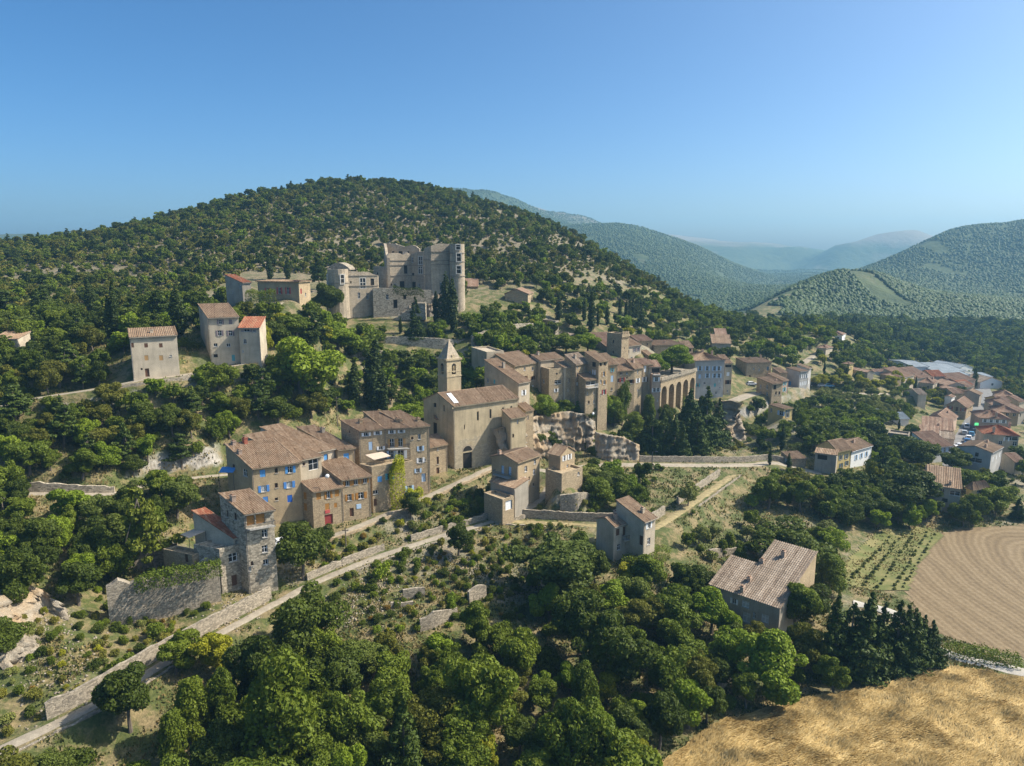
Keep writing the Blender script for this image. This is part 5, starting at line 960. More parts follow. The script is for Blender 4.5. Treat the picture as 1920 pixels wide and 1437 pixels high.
def cliff(s, lean=0.25, amp=1.1, res=0.36, push=0.0):
    K = []
    for t in s.split(';'):
        q = list(map(float, t.split())); p = on_ground(q[0], q[1]) if len(q) < 4 else at_depth(q[0], q[1], q[3]); d = ray(q[0], q[2]); K.append((*p[:], max(1.0, H+d.z*(p.y+2)/d.y-p.z)))
    K = np.array(K); sg = np.r_[0, np.cumsum(np.hypot(*(K[1:, :2]-K[:-1, :2]).T))]; n = max(8, int(sg[-1]/res)); t = np.linspace(0, sg[-1], n); P = np.stack([np.interp(t, sg, K[:, i]) for i in range(4)], 1)
    T = np.gradient(P[:, :2], axis=0); T /= np.linalg.norm(T, axis=1)[:, None]+1e-9; Nn = np.c_[T[:, 1], -T[:, 0]]; m = max(8, int(P[:, 3].max()/res)); rows = []
    for j in range(m+4):
        f = j/m; hgt = P[:, 3]*min(f, 1)*1.06-1.2*(1-min(f, 1)); back = lean*hgt+(max(0, f-1)*14)
        nz = fbm(t*0.20+3, hgt*0.12, 5)*2.6-1.5*np.abs(fbm(t*0.55, hgt*0.16+7, 4))-1.0*np.abs(fbm(t*1.7+2, hgt*0.22, 4))*2+0.45*fbm(t*3.5, hgt*2.2, 3)-0.45*((hgt*0.45+fbm(t*.3, hgt*.3, 3)*2) % 1.0); ends = np.minimum(1, np.minimum(np.arange(n), n-1-np.arange(n))/4.0)
        dsp = (nz*amp*1.6-back+push-(1-ends)*1.5); top = hgt-(max(0, f-1)*2.0); rows.append(np.c_[P[:, 0]+Nn[:, 0]*dsp, P[:, 1]+Nn[:, 1]*dsp, P[:, 2]+top+0.25*fbm(t*.9, hgt*.9+2, 3)])
    V = np.concatenate(rows); i, j = np.meshgrid(np.arange(n-1), np.arange(len(rows)-1)); a = (j*n+i).ravel(); return tag(link('cliff', np_mesh('cliff', V, np.stack([a, a+1, a+1+n, a+n], 1), ROCK, False)), kind='structure')
cliff('962 880 812;985 872 800;1010 862 792;1040 858 788;1070 852 783;1100 850 784;1125 850 800', lean=.35, amp=1.3)
cliff('1118 862 815;1145 864 820;1175 866 824;1205 866 838', lean=.2, amp=1.0)
cliff('1342 828 770;1362 832 760;1385 830 764;1410 822 790', lean=.45, amp=1.6)
cliff('20 1250 1190 90;45 1235 1150 92;75 1215 1122 95;105 1200 1112 98;135 1180 1120 100;160 1165 1135 102', lean=.75, amp=1.8)
cliff('745 600 548 252;800 598 552 253;860 596 560 254', lean=.4, amp=.8)
# ---- fields
def field_poly(s, z=0.0): return np.array([at_height(*map(float, t.split()), z)[:2] for t in s.split(';')])
def sheet_poly(name, poly, z, mat, step=1.0, hfun=None):
    x0, y0 = poly.min(0); x1, y1 = poly.max(0); xs = np.arange(x0, x1+step, step); ys = np.arange(y0, y1+step, step); X, Y = np.meshgrid(xs, ys)
    c = in_poly((X[:-1, :-1]+X[1:, 1:])/2, (Y[:-1, :-1]+Y[1:, 1:])/2, poly); j, i = np.nonzero(c); n = len(xs); a = j*n+i
    Z = (hfun(X, Y) if hfun else 0)+np.maximum(0, 0)+z; V = np.stack([X, Y, np.broadcast_to(Z, X.shape)], -1).reshape(-1, 3); Q = np.stack([a, a+1, a+1+n, a+n], 1); u, inv = np.unique(Q, return_inverse=True)
    return tag(link(name, np_mesh(name, V[u], inv.reshape(Q.shape), mat, True)), kind='structure')
STUB = field_poly('1722 1012;1790 992;1930 984;2250 990;2250 1300;1930 1238;1830 1212;1752 1186;1716 1150;1700 1105')
cx, cy = at_height(2120, 1120, 0).xy
def m_stubble():
    n = NT('striped stubble'); o = n.coord(); s = n.n('ShaderNodeVectorMath', operation='SUBTRACT'); n.l(o, s.inputs[0]); s.inputs[1].default_value = (cx, cy, 0); w = n.mix(0.012, s.outputs[0], n.noise(o, .12, 3, out='Color'), 'ADD')
    sc = n.scale(s.outputs[0], 1, 0.55, 0); ln = n.n('ShaderNodeVectorMath', operation='LENGTH'); n.l(sc, ln.inputs[0]); d = n.math('ADD', ln.outputs['Value'], n.math('MULTIPLY', n.noise(o, .08, 3), 2.5))
    st = n.math('SINE', n.math('MULTIPLY', d, 5.2)); st2 = n.math('SINE', n.math('MULTIPLY', d, 1.31)); f = n.math('ADD', n.math('MULTIPLY', st, .13), n.math('MULTIPLY', st2, .11)); f = n.math('ADD', n.math('ADD', f, .5), n.math('MULTIPLY', n.math('SUBTRACT', n.noise(o, 1.1, 5, .75), .5), 1.3))
    col = n.ramp(f, [(0.1, (0.13, 0.09, 0.047)), (0.5, (0.20, 0.142, 0.076)), (0.9, (0.27, 0.20, 0.115))]); n.color(col); n.bump(f, .6, .15); return n.m
sheet_poly('stubble_field', STUB, 0.05, m_stubble())
GRN = field_poly('1640 1004;1735 990;1768 1004;1722 1060;1702 1108;1640 1108;1560 1098;1572 1076;1608 1036')
def m_strip():
    n = NT('mown strip'); o = n.coord(); a = n.noise(o, .25, 5, .65); b = n.noise(o, 2.5, 4, .7); col = n.mix(n.ramp(a, [(.4, 0), (.62, 1)]), (0.10, 0.125, 0.03), (0.25, 0.21, 0.085)); col = n.mix(n.ramp(b, [(.35, 0), (.65, .6)]), col, (0.16, 0.15, 0.05)); n.color(col); n.bump(b, .5, .1); return n.m
sheet_poly('mown_field', GRN, 0.06, m_strip(), 0.8, lambda X, Y: ground(X.ravel(), Y.ravel()).reshape(X.shape)+.06)
WHEAT = field_poly('1215 1460;1262 1420;1310 1385;1352 1356;1450 1328;1600 1302;1700 1278;1768 1256;1850 1266;1930 1280;2150 1305;2150 1650;1150 1650;1180 1500')
def m_straw(): 
    n = NT('ripe wheat straw'); g = n.n('ShaderNodeNewGeometry'); o = n.coord(); f = n.math('ADD', n.math('MULTIPLY', g.outputs['Random Per Island'], .55), n.math('MULTIPLY', n.noise(o, .3, 5, .7), .45))
    n.color(n.ramp(f, [(.15, (0.36, 0.235, 0.075)), (.5, (0.52, 0.36, 0.135)), (.85, (0.68, 0.52, 0.25))])); n.b.inputs['Roughness'].default_value = .6; return n.m
STRAW = m_straw()
flow = lambda X, Y: 0.5+2.6*fbm(X*.11, Y*.11, 3)+1.5*fbm(X*.4+5, Y*.4, 2)
def wheat_h(X, Y):
    a = flow(X, Y); u = X*np.cos(a.mean())+Y*np.sin(a.mean()); v = -X*np.sin(a.mean())+Y*np.cos(a.mean()); return 0.55+0.8*fbm(X*.16+3, Y*.16, 4)+0.75*fbm(u*.28, v*.95, 4)
wheat = sheet_poly('wheat', WHEAT, -0.22, m_plain('straw underlayer', (0.36, 0.24, 0.085), .8, .2, 1.5), 0.3, wheat_h); wheat['kind'] = 'stuff'
def blades(n=260000):
    rng = np.random.default_rng(5); (x0, y0), (x1, y1) = WHEAT.min(0), WHEAT.max(0); x1 = min(x1, 95); X = rng.uniform(x0, x1, n*3); Y = rng.uniform(max(y0, 60), y1, n*3); m = in_poly(X, Y, WHEAT); X, Y = X[m][:n], Y[m][:n]; Z = wheat_h(X, Y)-.05
    a = flow(X, Y)+rng.normal(0, .16, len(X)); el = np.clip(0.30+1.3*fbm(X*.35+9, Y*.35, 3)+rng.normal(0, .12, len(X)), .05, 0.9); L = rng.uniform(.5, 1.05, len(X)); D = np.stack([np.cos(a)*np.cos(el), np.sin(a)*np.cos(el), np.sin(el)], 1); S = np.stack([-np.sin(a), np.cos(a), 0*a], 1)*.03; B = np.stack([X, Y, Z], 1); Mid = B+D*(L*.6)[:, None]+[0, 0, .05]; Tip = B+D*L[:, None]-np.c_[0*X, 0*X, .12*L]
    V = np.stack([B-S, B+S, Mid+S*1.3, Tip, Mid-S*1.3], 1).reshape(-1, 3); Q = np.arange(len(V)).reshape(-1, 5); me = np_mesh('wheat ears', V, Q, STRAW); o = link('wheat_stalks', me, wheat); return tag(o, kind='stuff')
blades()
# dry grass and herbs over the near slopes
def tufts(n=60000):
    rng = np.random.default_rng(8); Y = 62*np.exp(rng.random(n)*math.log(205/62)); X = rng.uniform(-.75, .75, n)*Y; keep = fbm(X*.12, Y*.12, 4) > -.08; 
    for poly in (STUB, WHEAT): keep &= ~in_poly(X, Y, poly)
    for f, l in HOUSES: keep &= ~in_poly(X, Y, np.array([q[:2] for q in f]))
    for P, hw, fo in PATHS: d, _ = seg_dist(X, Y, P); keep &= d > hw+.25
    X, Y = X[keep], Y[keep]; Z = ground(X, Y); k = 4; X, Y, Z = [np.repeat(q, k) for q in (X, Y, Z)]; m = len(X); X = X+rng.normal(0, .45, m); Y = Y+rng.normal(0, .45, m)
    a = rng.uniform(0, 6.28, m); h = rng.uniform(.10, .34, m)*(1+Y/300); w = h*.42; S = np.stack([np.cos(a)*w, np.sin(a)*w, 0*a], 1); B = np.stack([X, Y, Z-.08], 1); T = B+np.stack([rng.normal(0, .2, m)*h, rng.normal(0, .2, m)*h, h], 1)
    V = np.stack([B-S, B+S, T+S*.5, T-S*.5], 1).reshape(-1, 3); mi = (fbm(X*.08+4, Y*.08, 3)+rng.normal(0, .12, m) > 0.0).astype(int); return tag(link('grass', np_mesh('grass tufts', V, np.arange(len(V)).reshape(-1, 4), [m_leaf('green herbs', (0.07, 0.085, 0.02), (0.14, 0.15, 0.04), .2, 0), m_leaf('dry grass', (0.20, 0.15, 0.06), (0.36, 0.28, 0.12), .2, 0)], midx=mi)), kind='stuff')
tufts()
# loose stones on scree and terraces
def stones(n=1800):
    rng = np.random.default_rng(4); zones = [((60, 1230), 95), ((95, 1170), 80), ((130, 1290), 60), ((290, 1110), 40), ((430, 1150), 40), ((700, 1110), 60), ((640, 1150), 40), ((1380, 830), 30)]; V = []; Q = []; o = 0
    for i in range(n):
        (zx, zy), s = zones[int(rng.integers(len(zones)))]; 
        if i % 6 == 0 or i < 1: pass
        p = on_ground(zx+rng.normal()*s*.5, zy+rng.normal()*s*.4) if i % 9 == 0 else None
        if p is None: p = base+Vector((rng.normal()*2.2, rng.normal()*2.2, 0)); p.z = gz(p.x, p.y)+.03
        else: base = p.copy()
        r = rng.uniform(.05, .17); c = np.array([(x, y, z) for x in (-1, 1) for y in (-1, 1) for z in (-.7, .7)])*r*rng.uniform(.6, 1.2, (8, 3)); V.append(c+np.array(p)); Q += [[o+q for q in f] for f in ((0, 1, 3, 2), (4, 6, 7, 5), (0, 4, 5, 1), (2, 3, 7, 6), (0, 2, 6, 4), (1, 5, 7, 3))]; o += 8
    return tag(link('scree', np_mesh('loose stones', np.concatenate(V), np.array(Q), m_plain('white stones', (0.30, 0.255, 0.19), .9, .3, .7))), kind='stuff')
stones()
# ------------------------------------------------------------------ plants: crowns of leaf sprays on lobed masses, tapered trunks with limbs
LEAF = {'dark': m_leaf('dark oak leaves', (0.041, 0.063, 0.008), (0.104, 0.133, 0.015)), 'mid': m_leaf('mid green leaves', (0.075, 0.113, 0.010), (0.179, 0.217, 0.020)),
 'bright': m_leaf('bright green leaves', (0.122, 0.184, 0.013), (0.253, 0.317, 0.023)), 'yellow': m_leaf('yellow green leaves', (0.197, 0.208, 0.013), (0.396, 0.375, 0.027)),
 'olive': m_leaf('grey olive leaves', (0.132, 0.150, 0.036), (0.264, 0.276, 0.068), 0.15), 'cypress': m_leaf('cypress sprays', (0.026, 0.044, 0.007), (0.060, 0.083, 0.012), 0.1),
 'conifer': m_leaf('conifer needles', (0.033, 0.056, 0.009), (0.085, 0.116, 0.016), 0.1), 'pine': m_leaf('pine needles', (0.075, 0.104, 0.010), (0.197, 0.208, 0.021), 0.15),
 'scrub': m_leaf('dry scrub leaves', (0.108, 0.116, 0.017), (0.263, 0.236, 0.035), 0.15), 'ash': m_leaf('ash grey green leaves', (0.072, 0.100, 0.017), (0.169, 0.201, 0.034)), 'vine': m_leaf('vine leaves', (0.245, 0.284, 0.011), (0.640, 0.601, 0.021)),
 'warm': m_leaf('warm olive green leaves', (0.090, 0.099, 0.012), (0.185, 0.180, 0.026)), 'rust': m_leaf('rusty dry leaves', (0.188, 0.116, 0.021), (0.321, 0.201, 0.034), 0.15)}
BARK = m_plain('bark', (0.16, 0.13, 0.10), 0.9, 0.3, 8)
def cards(P, N, size, rng, aspect=0.62):
    n = len(P); N = N/(np.linalg.norm(N, axis=1)[:, None]+1e-9)
    R = rng.normal(size=(n, 3)); T = np.cross(N, R); T /= np.linalg.norm(T, axis=1)[:, None]+1e-9; B = np.cross(N, T)
    s = size*rng.uniform(0.55, 1.25, n)[:, None]; T = T*s; B = B*s*aspect
    bend = N*s*0.25
    V = np.stack([P-T-bend*0.6, P-B*0.9+bend*0.3, P+T-bend*0.6, P+B*0.9+bend*0.3], 1).reshape(-1, 3)
    return V
def cloud(lobes, n, size, rng, up=0.25, jitter=0.7, inner=0.25):
    L = np.array(lobes); c = L[:, :3]; r = L[:, 3:6] if L.shape[1] >= 6 else np.repeat(L[:, 3:4], 3, 1)
    w = (r.prod(1))**(2/3); k = rng.choice(len(L), n, p=w/w.sum())
    d = rng.normal(size=(n, 3)); d[:, 2] += up; d /= np.linalg.norm(d, axis=1)[:, None]
    rad = 1-inner*rng.random(n)**2
    P = c[k]+d*r[k]*rad[:, None]; N = d+jitter*rng.normal(size=(n, 3)); return cards(P, N, size, rng)
def trunk_mb(h, r, limbs, rng, top=0.6, lean=0.03):
    mb = MB(); p = Vector((0, 0, -0.12*h)); pts = []
    for i in range(5): t = i/4; pts.append(Vector((rng.normal()*lean*t, rng.normal()*lean*t, -0.08+t*(top+0.08))))
    rr = [r*(1.25-0.95*i/4) for i in range(5)]
    for i in range(4): mb.tube(pts[i], pts[i+1], rr[i], rr[i+1], 7, 0, i == 3)
    for c in limbs: b = pts[2].lerp(pts[4], rng.random()); mb.tube(b, Vector(c), r*0.42, r*0.12, 5)
    return mb
PROTO = {}
def add_proto(kind, var, leaf, V, tmb):
    Q = np.arange(len(V)).reshape(-1, 4); z = V[:, 2]
    crown = np_mesh(f'{kind} crown', V, Q, LEAF[leaf]); tv = np.array(tmb.v) if tmb and tmb.v else None
    trunk = tmb.mesh(f'{kind} trunk', BARK) if tv is not None else None
    both = None
    if trunk:
        bm_ = MB(); bm_.v = [tuple(p) for p in V]+tmb.v; o = len(V); bm_.f = [tuple(q) for q in Q]+[tuple(i+o for i in f) for f in tmb.f]; bm_.m = [0]*len(Q)+[1]*len(tmb.f); both = bm_.mesh(f'{kind} whole', [LEAF[leaf], BARK])
    PROTO.setdefault((kind, leaf), []).append((crown, trunk, both or crown))
def oak(rng, n=8000, size=0.031, R=0.44, base=0.16, nl=30, squash=0.9):
    lobes = []; zc = base+(1-base)/2; hz = (1-base)/2
    for i in range(nl):
        d = rng.normal(size=3); d[2] = d[2]*0.9+0.15; d /= np.linalg.norm(d); q = rng.uniform(0.45, 0.98)
        r = rng.uniform(0.09, 0.20); lobes.append((d[0]*R*q, d[1]*R*q, zc+d[2]*hz*q*squash, r, r, r*rng.uniform(0.65, 0.9)))
    lobes.append((0, 0, zc, R*0.6, R*0.6, hz*0.65))
    L = np.array(lobes); top = (L[:, 2]+L[:, 5]).max(); f = np.array([1, 1, 1/top]); L[:, 2] /= top
    V = cloud(L, n, size, rng); limbs = [tuple(L[i, :3]*0.85) for i in range(0, 8)]
    return V, trunk_mb(1, 0.032, limbs, rng)
def ovoid(rng, n=8500, size=0.023):
    lobes = []
    for i in range(34):
        z = rng.uniform(0.16, 0.95); R = 0.27*math.sin(math.pi*min(1, (z-0.02))**0.8)**0.7; a = rng.uniform(0, 6.28); r = rng.uniform(0.07, 0.13); lobes.append((R*0.75*math.cos(a), R*0.75*math.sin(a), z, r, r, r*1.1))
    for z in (0.3, 0.5, 0.7): lobes.append((0, 0, z, 0.15, 0.15, 0.2))
    return cloud(lobes, n, size, rng), trunk_mb(1, 0.026, [l[:3] for l in lobes[:6]], rng, 0.7)
def cypress(rng, n=2600, size=0.022, w=0.105):
    lobes = []
    for i in range(26):
        z = 0.05+0.9*i/25; R = w*min(1, (1.02-z)*2.0)**0.8*min(1, 0.45+z*3); a = rng.uniform(0, 6.28); lobes.append((R*0.3*math.cos(a), R*0.3*math.sin(a), z, R*0.8, R*0.8, 0.075))
    return cloud(lobes, n, size, rng, up=0.4, jitter=0.5), trunk_mb(1, 0.014, [], rng, 0.3, 0.004)
def conifer(rng, n=6500, size=0.025, w=0.26, base=0.06):
    lobes = []
    for i in range(15):
        t = i/14; z = base+0.05+(0.9-base)*t; R = w*(1-t)**0.85+0.015
        for k in range(max(3, int(9*(1-t)))):
            a = rng.uniform(0, 6.28); q = rng.uniform(0.45, 0.85); r = R*rng.uniform(0.3, 0.48)+0.012; lobes.append((R*q*math.cos(a), R*q*math.sin(a), z-R*q*0.18, r, r, 0.035))
    return cloud(lobes, n, size, rng, up=0.2, jitter=0.6, inner=0.4), trunk_mb(1, 0.022, [], rng, 0.85, 0.005)
def pine(rng, n=4200, size=0.03):
    lobes = []
    for i in range(11):
        t = i/10; z = 0.30+0.66*t; R = 0.36*(1-t*0.82)*(0.75+0.5*rng.random())
        for k in range(7 if t < 0.8 else 3):
            a = rng.uniform(0, 6.28); q = rng.uniform(0.35, 0.95); r = rng.uniform(0.06, 0.11)*(1.15-0.5*t); lobes.append((R*q*math.cos(a), R*q*math.sin(a), z+rng.uniform(-.02, .03), r, r, 0.028))
    return cloud(lobes, n, size, rng, up=0.35, jitter=0.55, inner=0.5), trunk_mb(1, 0.022, [l[:3] for l in lobes[::6]], rng, 0.92, 0.008)
def dome(rng, n=1700, size=0.065, R=0.62, nl=14):
    lobes = []
    for i in range(nl):
        a = rng.uniform(0, 6.28); q = rng.uniform(0.1, 0.75); r = rng.uniform(0.2, 0.34); lobes.append((R*q*math.cos(a), R*q*math.sin(a), 0.18+0.52*rng.random()*(1-q*0.5), r, r, r*0.8))
    L = np.array(lobes); L[:, 2:3] *= 1; V = cloud(L, n, size, rng, up=0.5); V[:, 2] = np.maximum(V[:, 2], -0.1); V[:, 2] /= V[:, 2].max(); return V, None
def bare(rng):
    mb = MB()
    for i in range(40):
        a = rng.uniform(0, 6.28); q = rng.uniform(0.2, 0.8); p = Vector((0.1*math.cos(a), 0.1*math.sin(a), 0)); e = Vector((q*0.7*math.cos(a), q*0.7*math.sin(a), rng.uniform(0.5, 1.0))); mb.tube(p, e, 0.02, 0.008, 4, 0, False)
        for k in range(3): b = p.lerp(e, rng.uniform(0.4, 0.9)); mb.tube(b, b+Vector(rng.normal(size=3)*0.14)+Vector((0, 0, 0.1)), 0.009, 0.004, 3, 0, False)
    return mb
_r = np.random.default_rng(11)
for lf in ('dark', 'mid', 'bright', 'yellow', 'ash', 'warm'):
    for v in range(4): add_proto('oak', v, lf, *oak(_r, n=8500, R=[0.42, 0.5, 0.36, 0.46][v], nl=[26, 34, 20, 15][v], base=[.16, .1, .2, .12][v]))
for lf in ('mid', 'ash', 'yellow', 'bright'):
    for v in range(2): add_proto('ovoid', v, lf, *ovoid(_r))
for v in range(3): add_proto('cypress', v, 'cypress', *cypress(_r, w=[0.10, 0.12, 0.085][v]))
for v in range(3): add_proto('conifer', v, 'conifer', *conifer(_r, w=[0.27, 0.23, 0.30][v]))
for v in range(2): add_proto('pine', v, 'pine', *pine(_r))
for v in range(2): add_proto('pine', v, 'conifer', *pine(_r))
for v in range(3): add_proto('olive', v, 'olive', *oak(_r, n=5000, size=0.035, R=0.52, base=0.2, nl=18))
for lf in ('dark', 'mid', 'scrub', 'olive', 'yellow', 'bright', 'rust', 'vine'):
    for v in range(2): add_proto('shrub', v, lf, *dome(_r))
for lf in ('dark', 'mid', 'scrub', 'olive'):
    for v in range(2): add_proto('farshrub', v, lf, *dome(_r, n=260, size=0.17, nl=9))
for lf in ('dark', 'mid', 'bright', 'ash', 'yellow', 'warm'):
    for v in range(2): add_proto('faroak', v, lf, *oak(_r, n=900, size=0.085, nl=16))
for v in range(2): add_proto('farconifer', v, 'conifer', *conifer(_r, n=700, size=0.07))
# ------------------------------------------------------------------ where they stand
PLANTS = []          # dict(kind, leaf, x, y, z, h, w, px, py, size)
GRIDH = {}
def put(kind, leaf, p, h, w=1.0, imp=0):
    x, y = project(p); s = h*F/max(1, p[1]); PLANTS.append(dict(kind=kind, leaf=leaf, p=Vector(p), h=h, w=w, px=x, py=y, size=s, imp=imp)); r = h*0.3*w
    GRIDH.setdefault((int(p[0]//8), int(p[1]//8)), []).append((p[0], p[1], r))
def at(kind, leaf, x, yt, yb, wpx=None, Y=None, imp=1):
    """a plant seen from its top (x, yt) to its foot (x, yb)"""
    p = on_ground(x, yb) if Y is None else at_depth(x, yb, Y)
    if Y is not None: p.z = gz(p.x, p.y)
    d = ray(x, yt); k = p.y/d.y; h = max(0.8, H+d.z*k-p.z)
    nat = {'oak': 0.84, 'ovoid': 0.5, 'cypress': 0.2, 'conifer': 0.5, 'pine': 0.7, 'olive': 1.0, 'shrub': 1.5}[kind]*h
    w = (1.3 if kind == 'cypress' else 1.0) if wpx is None else min(2.2, max(0.5, wpx*p.y/F/nat)); put(kind, leaf, p, h, w, imp)
def many(kind, leaf, s, **k):
    for t in s.split(';'): at(kind, leaf, *map(float, t.split()), **k)
many('cypress', 'cypress', '170 518 592 20;219 525 632 22;208 556 634 23;336 538 630 30;506 478 526;540 482 524;836 512 612;849 520 622;818 545 606;715 548 590;751 594 626;667 674 762;695 662 765;706 636 768;720 700 778;625 668 722;604 664 716;1047 551 602;1095 557 602;1108 543 622;1121 578 612;1138 572 610;1162 556 592;1174 562 595;1180 560 596;1186 557 596;1192 561 597;1196 564 597;1201 560 596;1826 688 728;1685 786 806;1478 850 885;1443 840 872;1900 905 938')
many('conifer', 'conifer', '1561 1109 1262;1590 1128 1264;1621 1109 1264;1648 1128 1262;1677 1124 1260;1692 1132 1258;1708 1139 1256;1724 1152 1252;1742 1162 1250;1758 1208 1244;1222 768 852;1243 772 854;1264 776 856;1291 726 842;1322 722 838;1345 745 836;1305 762 850;1278 790 862;1652 828 905;760 1308 1470;780 555 640;1210 780 850')
many('oak', 'dark', '575 1103 1232 135;1086 1098 1230 130;1143 1156 1296 140;495 1185 1320 120;1480 982 1066 118;147 1055 1135 95;40 1030 1140 85;569 978 1088 88;1509 1098 1172 82;640 1218 1335 105;616 530 600 66;860 978 1042 52;1713 822 876 74;1791 843 890 64;1703 885 958 92;245 1248 1372 118;1235 1298 1405 90;612 985 1022 36;770 924 972 42')
many('oak', 'ash', '1047 1008 1125 160;1200 1080 1150 80;700 1200 1270 90;1130 880 930 60')
many('oak', 'bright', '565 632 748 112;1334 1108 1188 88;1290 1268 1366 96;770 754 792 56;1019 740 792 52;1102 625 662 42;822 598 628 28;634 606 656 76;450 940 985 60;1445 1188 1302 135;130 915 985 70;1560 990 1040 50')
_pt = at_depth(1259, 702, 242); put('oak', 'bright', _pt, 10.2, 1.5, 1); at('oak', 'mid', 1492, 1092, 1188, 84)
many('oak', 'mid', '910 1232 1388 128;817 1252 1330 72;893 1133 1216 72;1264 1105 1188 84;1290 1198 1268 84;982 1182 1284 84;1061 626 662 46;1055 748 788 46;1083 750 785 40;556 590 632 62;1868 908 960 62;1398 1263 1328 66;1562 1238 1304 58;1090 1328 1470 130;330 1190 1262 80;1165 900 955 60;1190 910 965 52;1440 890 955 70;1500 900 960 60')
many('oak', 'yellow', '404 1188 1268 78;1138 1262 1316 62;499 608 670 46;1643 712 730 36;1613 703 727 26;1670 705 729 28;1684 696 726 24;1704 709 731 18;1537 702 723 24;1565 704 724 24;1587 702 723 24;915 1385 1450 60;1180 1390 1460 70;1640 860 905 30')
many('oak', 'bright', '882 688 742 50 215;915 698 748 36 214;1135 735 790 40 211');many('ovoid', 'mid', '1166 720 800 30 213;1150 745 805 34 211;1216 742 805 20 219;1190 775 835 34 206')
many('oak', 'dark', '1250 758 818 32 222;1283 764 822 34 224;1310 742 815 34 228;1095 760 800 34 206;1230 790 850 40 204;1310 800 860 46 205;1360 770 850 40 222;1390 790 850 50 224')
many('ovoid', 'mid', '518 1245 1480 122;420 1255 1370 50'); many('ovoid', 'mid', '1553 1043 1112 58;360 1280 1400 70;1120 900 958 55;1890 652 694 12;1897 656 694 11;1370 1000 1035 18;1355 1010 1040 16;330 1340 1450 55')
many('pine', 'pine', '294 903 1076 90'); many('pine', 'conifer', '599 474 548 44;30 720 800 90;120 760 840 80')
many('olive', 'olive', '1110 875 910 50;925 905 935 28;1310 985 1020 40;1335 985 1015 30;1400 985 1012 30;1550 975 1000 36;1290 905 950 40')
many('shrub', 'bright', '715 1052 1085 42;845 1112 1150 38;1000 1065 1100 36')
for q in PLANTS[:]:
    if q['kind'] == 'cypress': pass
# sight screens: parts of the picture where buildings, ways and fields must stay open (x0,y0,x1,y1, distance of what is shown)
CLEAR = [(425,770,670,1000,150),(640,790,840,975,165),(345,915,520,1105,125),(800,640,1000,885,190),(925,840,1030,965,158),(1030,835,1095,905,160),(1120,950,1230,1042,138),(1335,1045,1515,1165,122),(925,660,1240,740,222),(1100,690,1160,810,215),
 (1185,710,1245,760,230),(1240,720,1310,775,250),(1290,655,1375,745,258),(1375,670,1530,745,280),(1440,755,1490,785,228),(715,455,875,575,270),(605,490,720,570,262),(425,515,585,565,228),(230,625,335,705,172),(375,585,485,685,182),(905,545,1005,564,290),
 (1135,620,1230,690,248),(1530,820,1640,880,195),(1465,840,1520,880,200),(1725,880,1850,925,180),(1795,845,1885,880,200),(1720,740,1830,830,285),(1830,730,1920,840,280),(1715,684,1810,705,420),(1620,690,1700,712,330),(1570,620,1600,640,410),
 (1570,990,1930,1240,140),(1380,1290,1930,1500,140),(1230,885,1390,1000,175),(1780,740,1860,860,290),(0,1310,330,1410,95),(330,1150,560,1250,118),(560,1000,1000,1105,160),(560,985,720,1030,150),(603,662,720,690,213),(722,632,870,658,236),(1250,845,1430,890,215),(1750,1190,1930,1275,110),(1010,815,1100,870,188),(1125,825,1205,866,200),(1345,755,1400,820,262),(70,905,215,935,140),(240,1010,350,1080,118),(580,1110,1000,1180,135),(40,1130,180,1320,110)]
for q in PLANTS:
    if q['kind'] in ('cypress', 'pine') or (q['kind'] in ('conifer',) and q['p'].y > 90): CLEAR.append((q['px']-9, q['py']-q['size'], q['px']+9, q['py']-q['size']*.12, q['p'].y+3))
def blocked(p, h, w):
    x, yb = project(p); t = project((p[0], p[1], p[2]+h)); hw = h*0.34*w*F/p[1]; yt = t[1]+0.12*(yb-t[1])
    for x0, y0, x1, y1, D in CLEAR:
        if (D < 170 and h < 1.7) or h < 1.3: continue
        if p[1] < D and x+hw > x0 and x-hw < x1 and yb > y0 and yt < y1:
            return True
    return False
_azs = np.linspace(-1.2, 1.2, 241); _Ys = np.exp(np.linspace(math.log(55), math.log(3000), 420))
_AA, _YY = np.meshgrid(_azs, _Ys); _HH = (ground((_AA*_YY).ravel(), _YY.ravel()).reshape(_AA.shape)-H)/_YY; _HM = np.maximum.accumulate(_HH, axis=0)
def seen(X, Y, top):
    i = np.clip(((X/Y+1.2)/2.4*240).round().astype(int), 0, 240); j = np.clip(np.searchsorted(_Ys, Y)-2, 0, 419); return (top-H)/Y > _HM[j, i]-0.002
FOOT = [(np.array([q[:2] for q in f]), l) for f, l in HOUSES]
def free(x, y, r, overlap):
    for i in range(int(x//8)-1, int(x//8)+2):
        for j in range(int(y//8)-1, int(y//8)+2):
            for a, b, c in GRIDH.get((i, j), ()):
                if (a-x)**2+(b-y)**2 < ((c+r)*overlap)**2: return False
    return True
WAYS = [(P, hw) for P, hw, fo in PATHS]
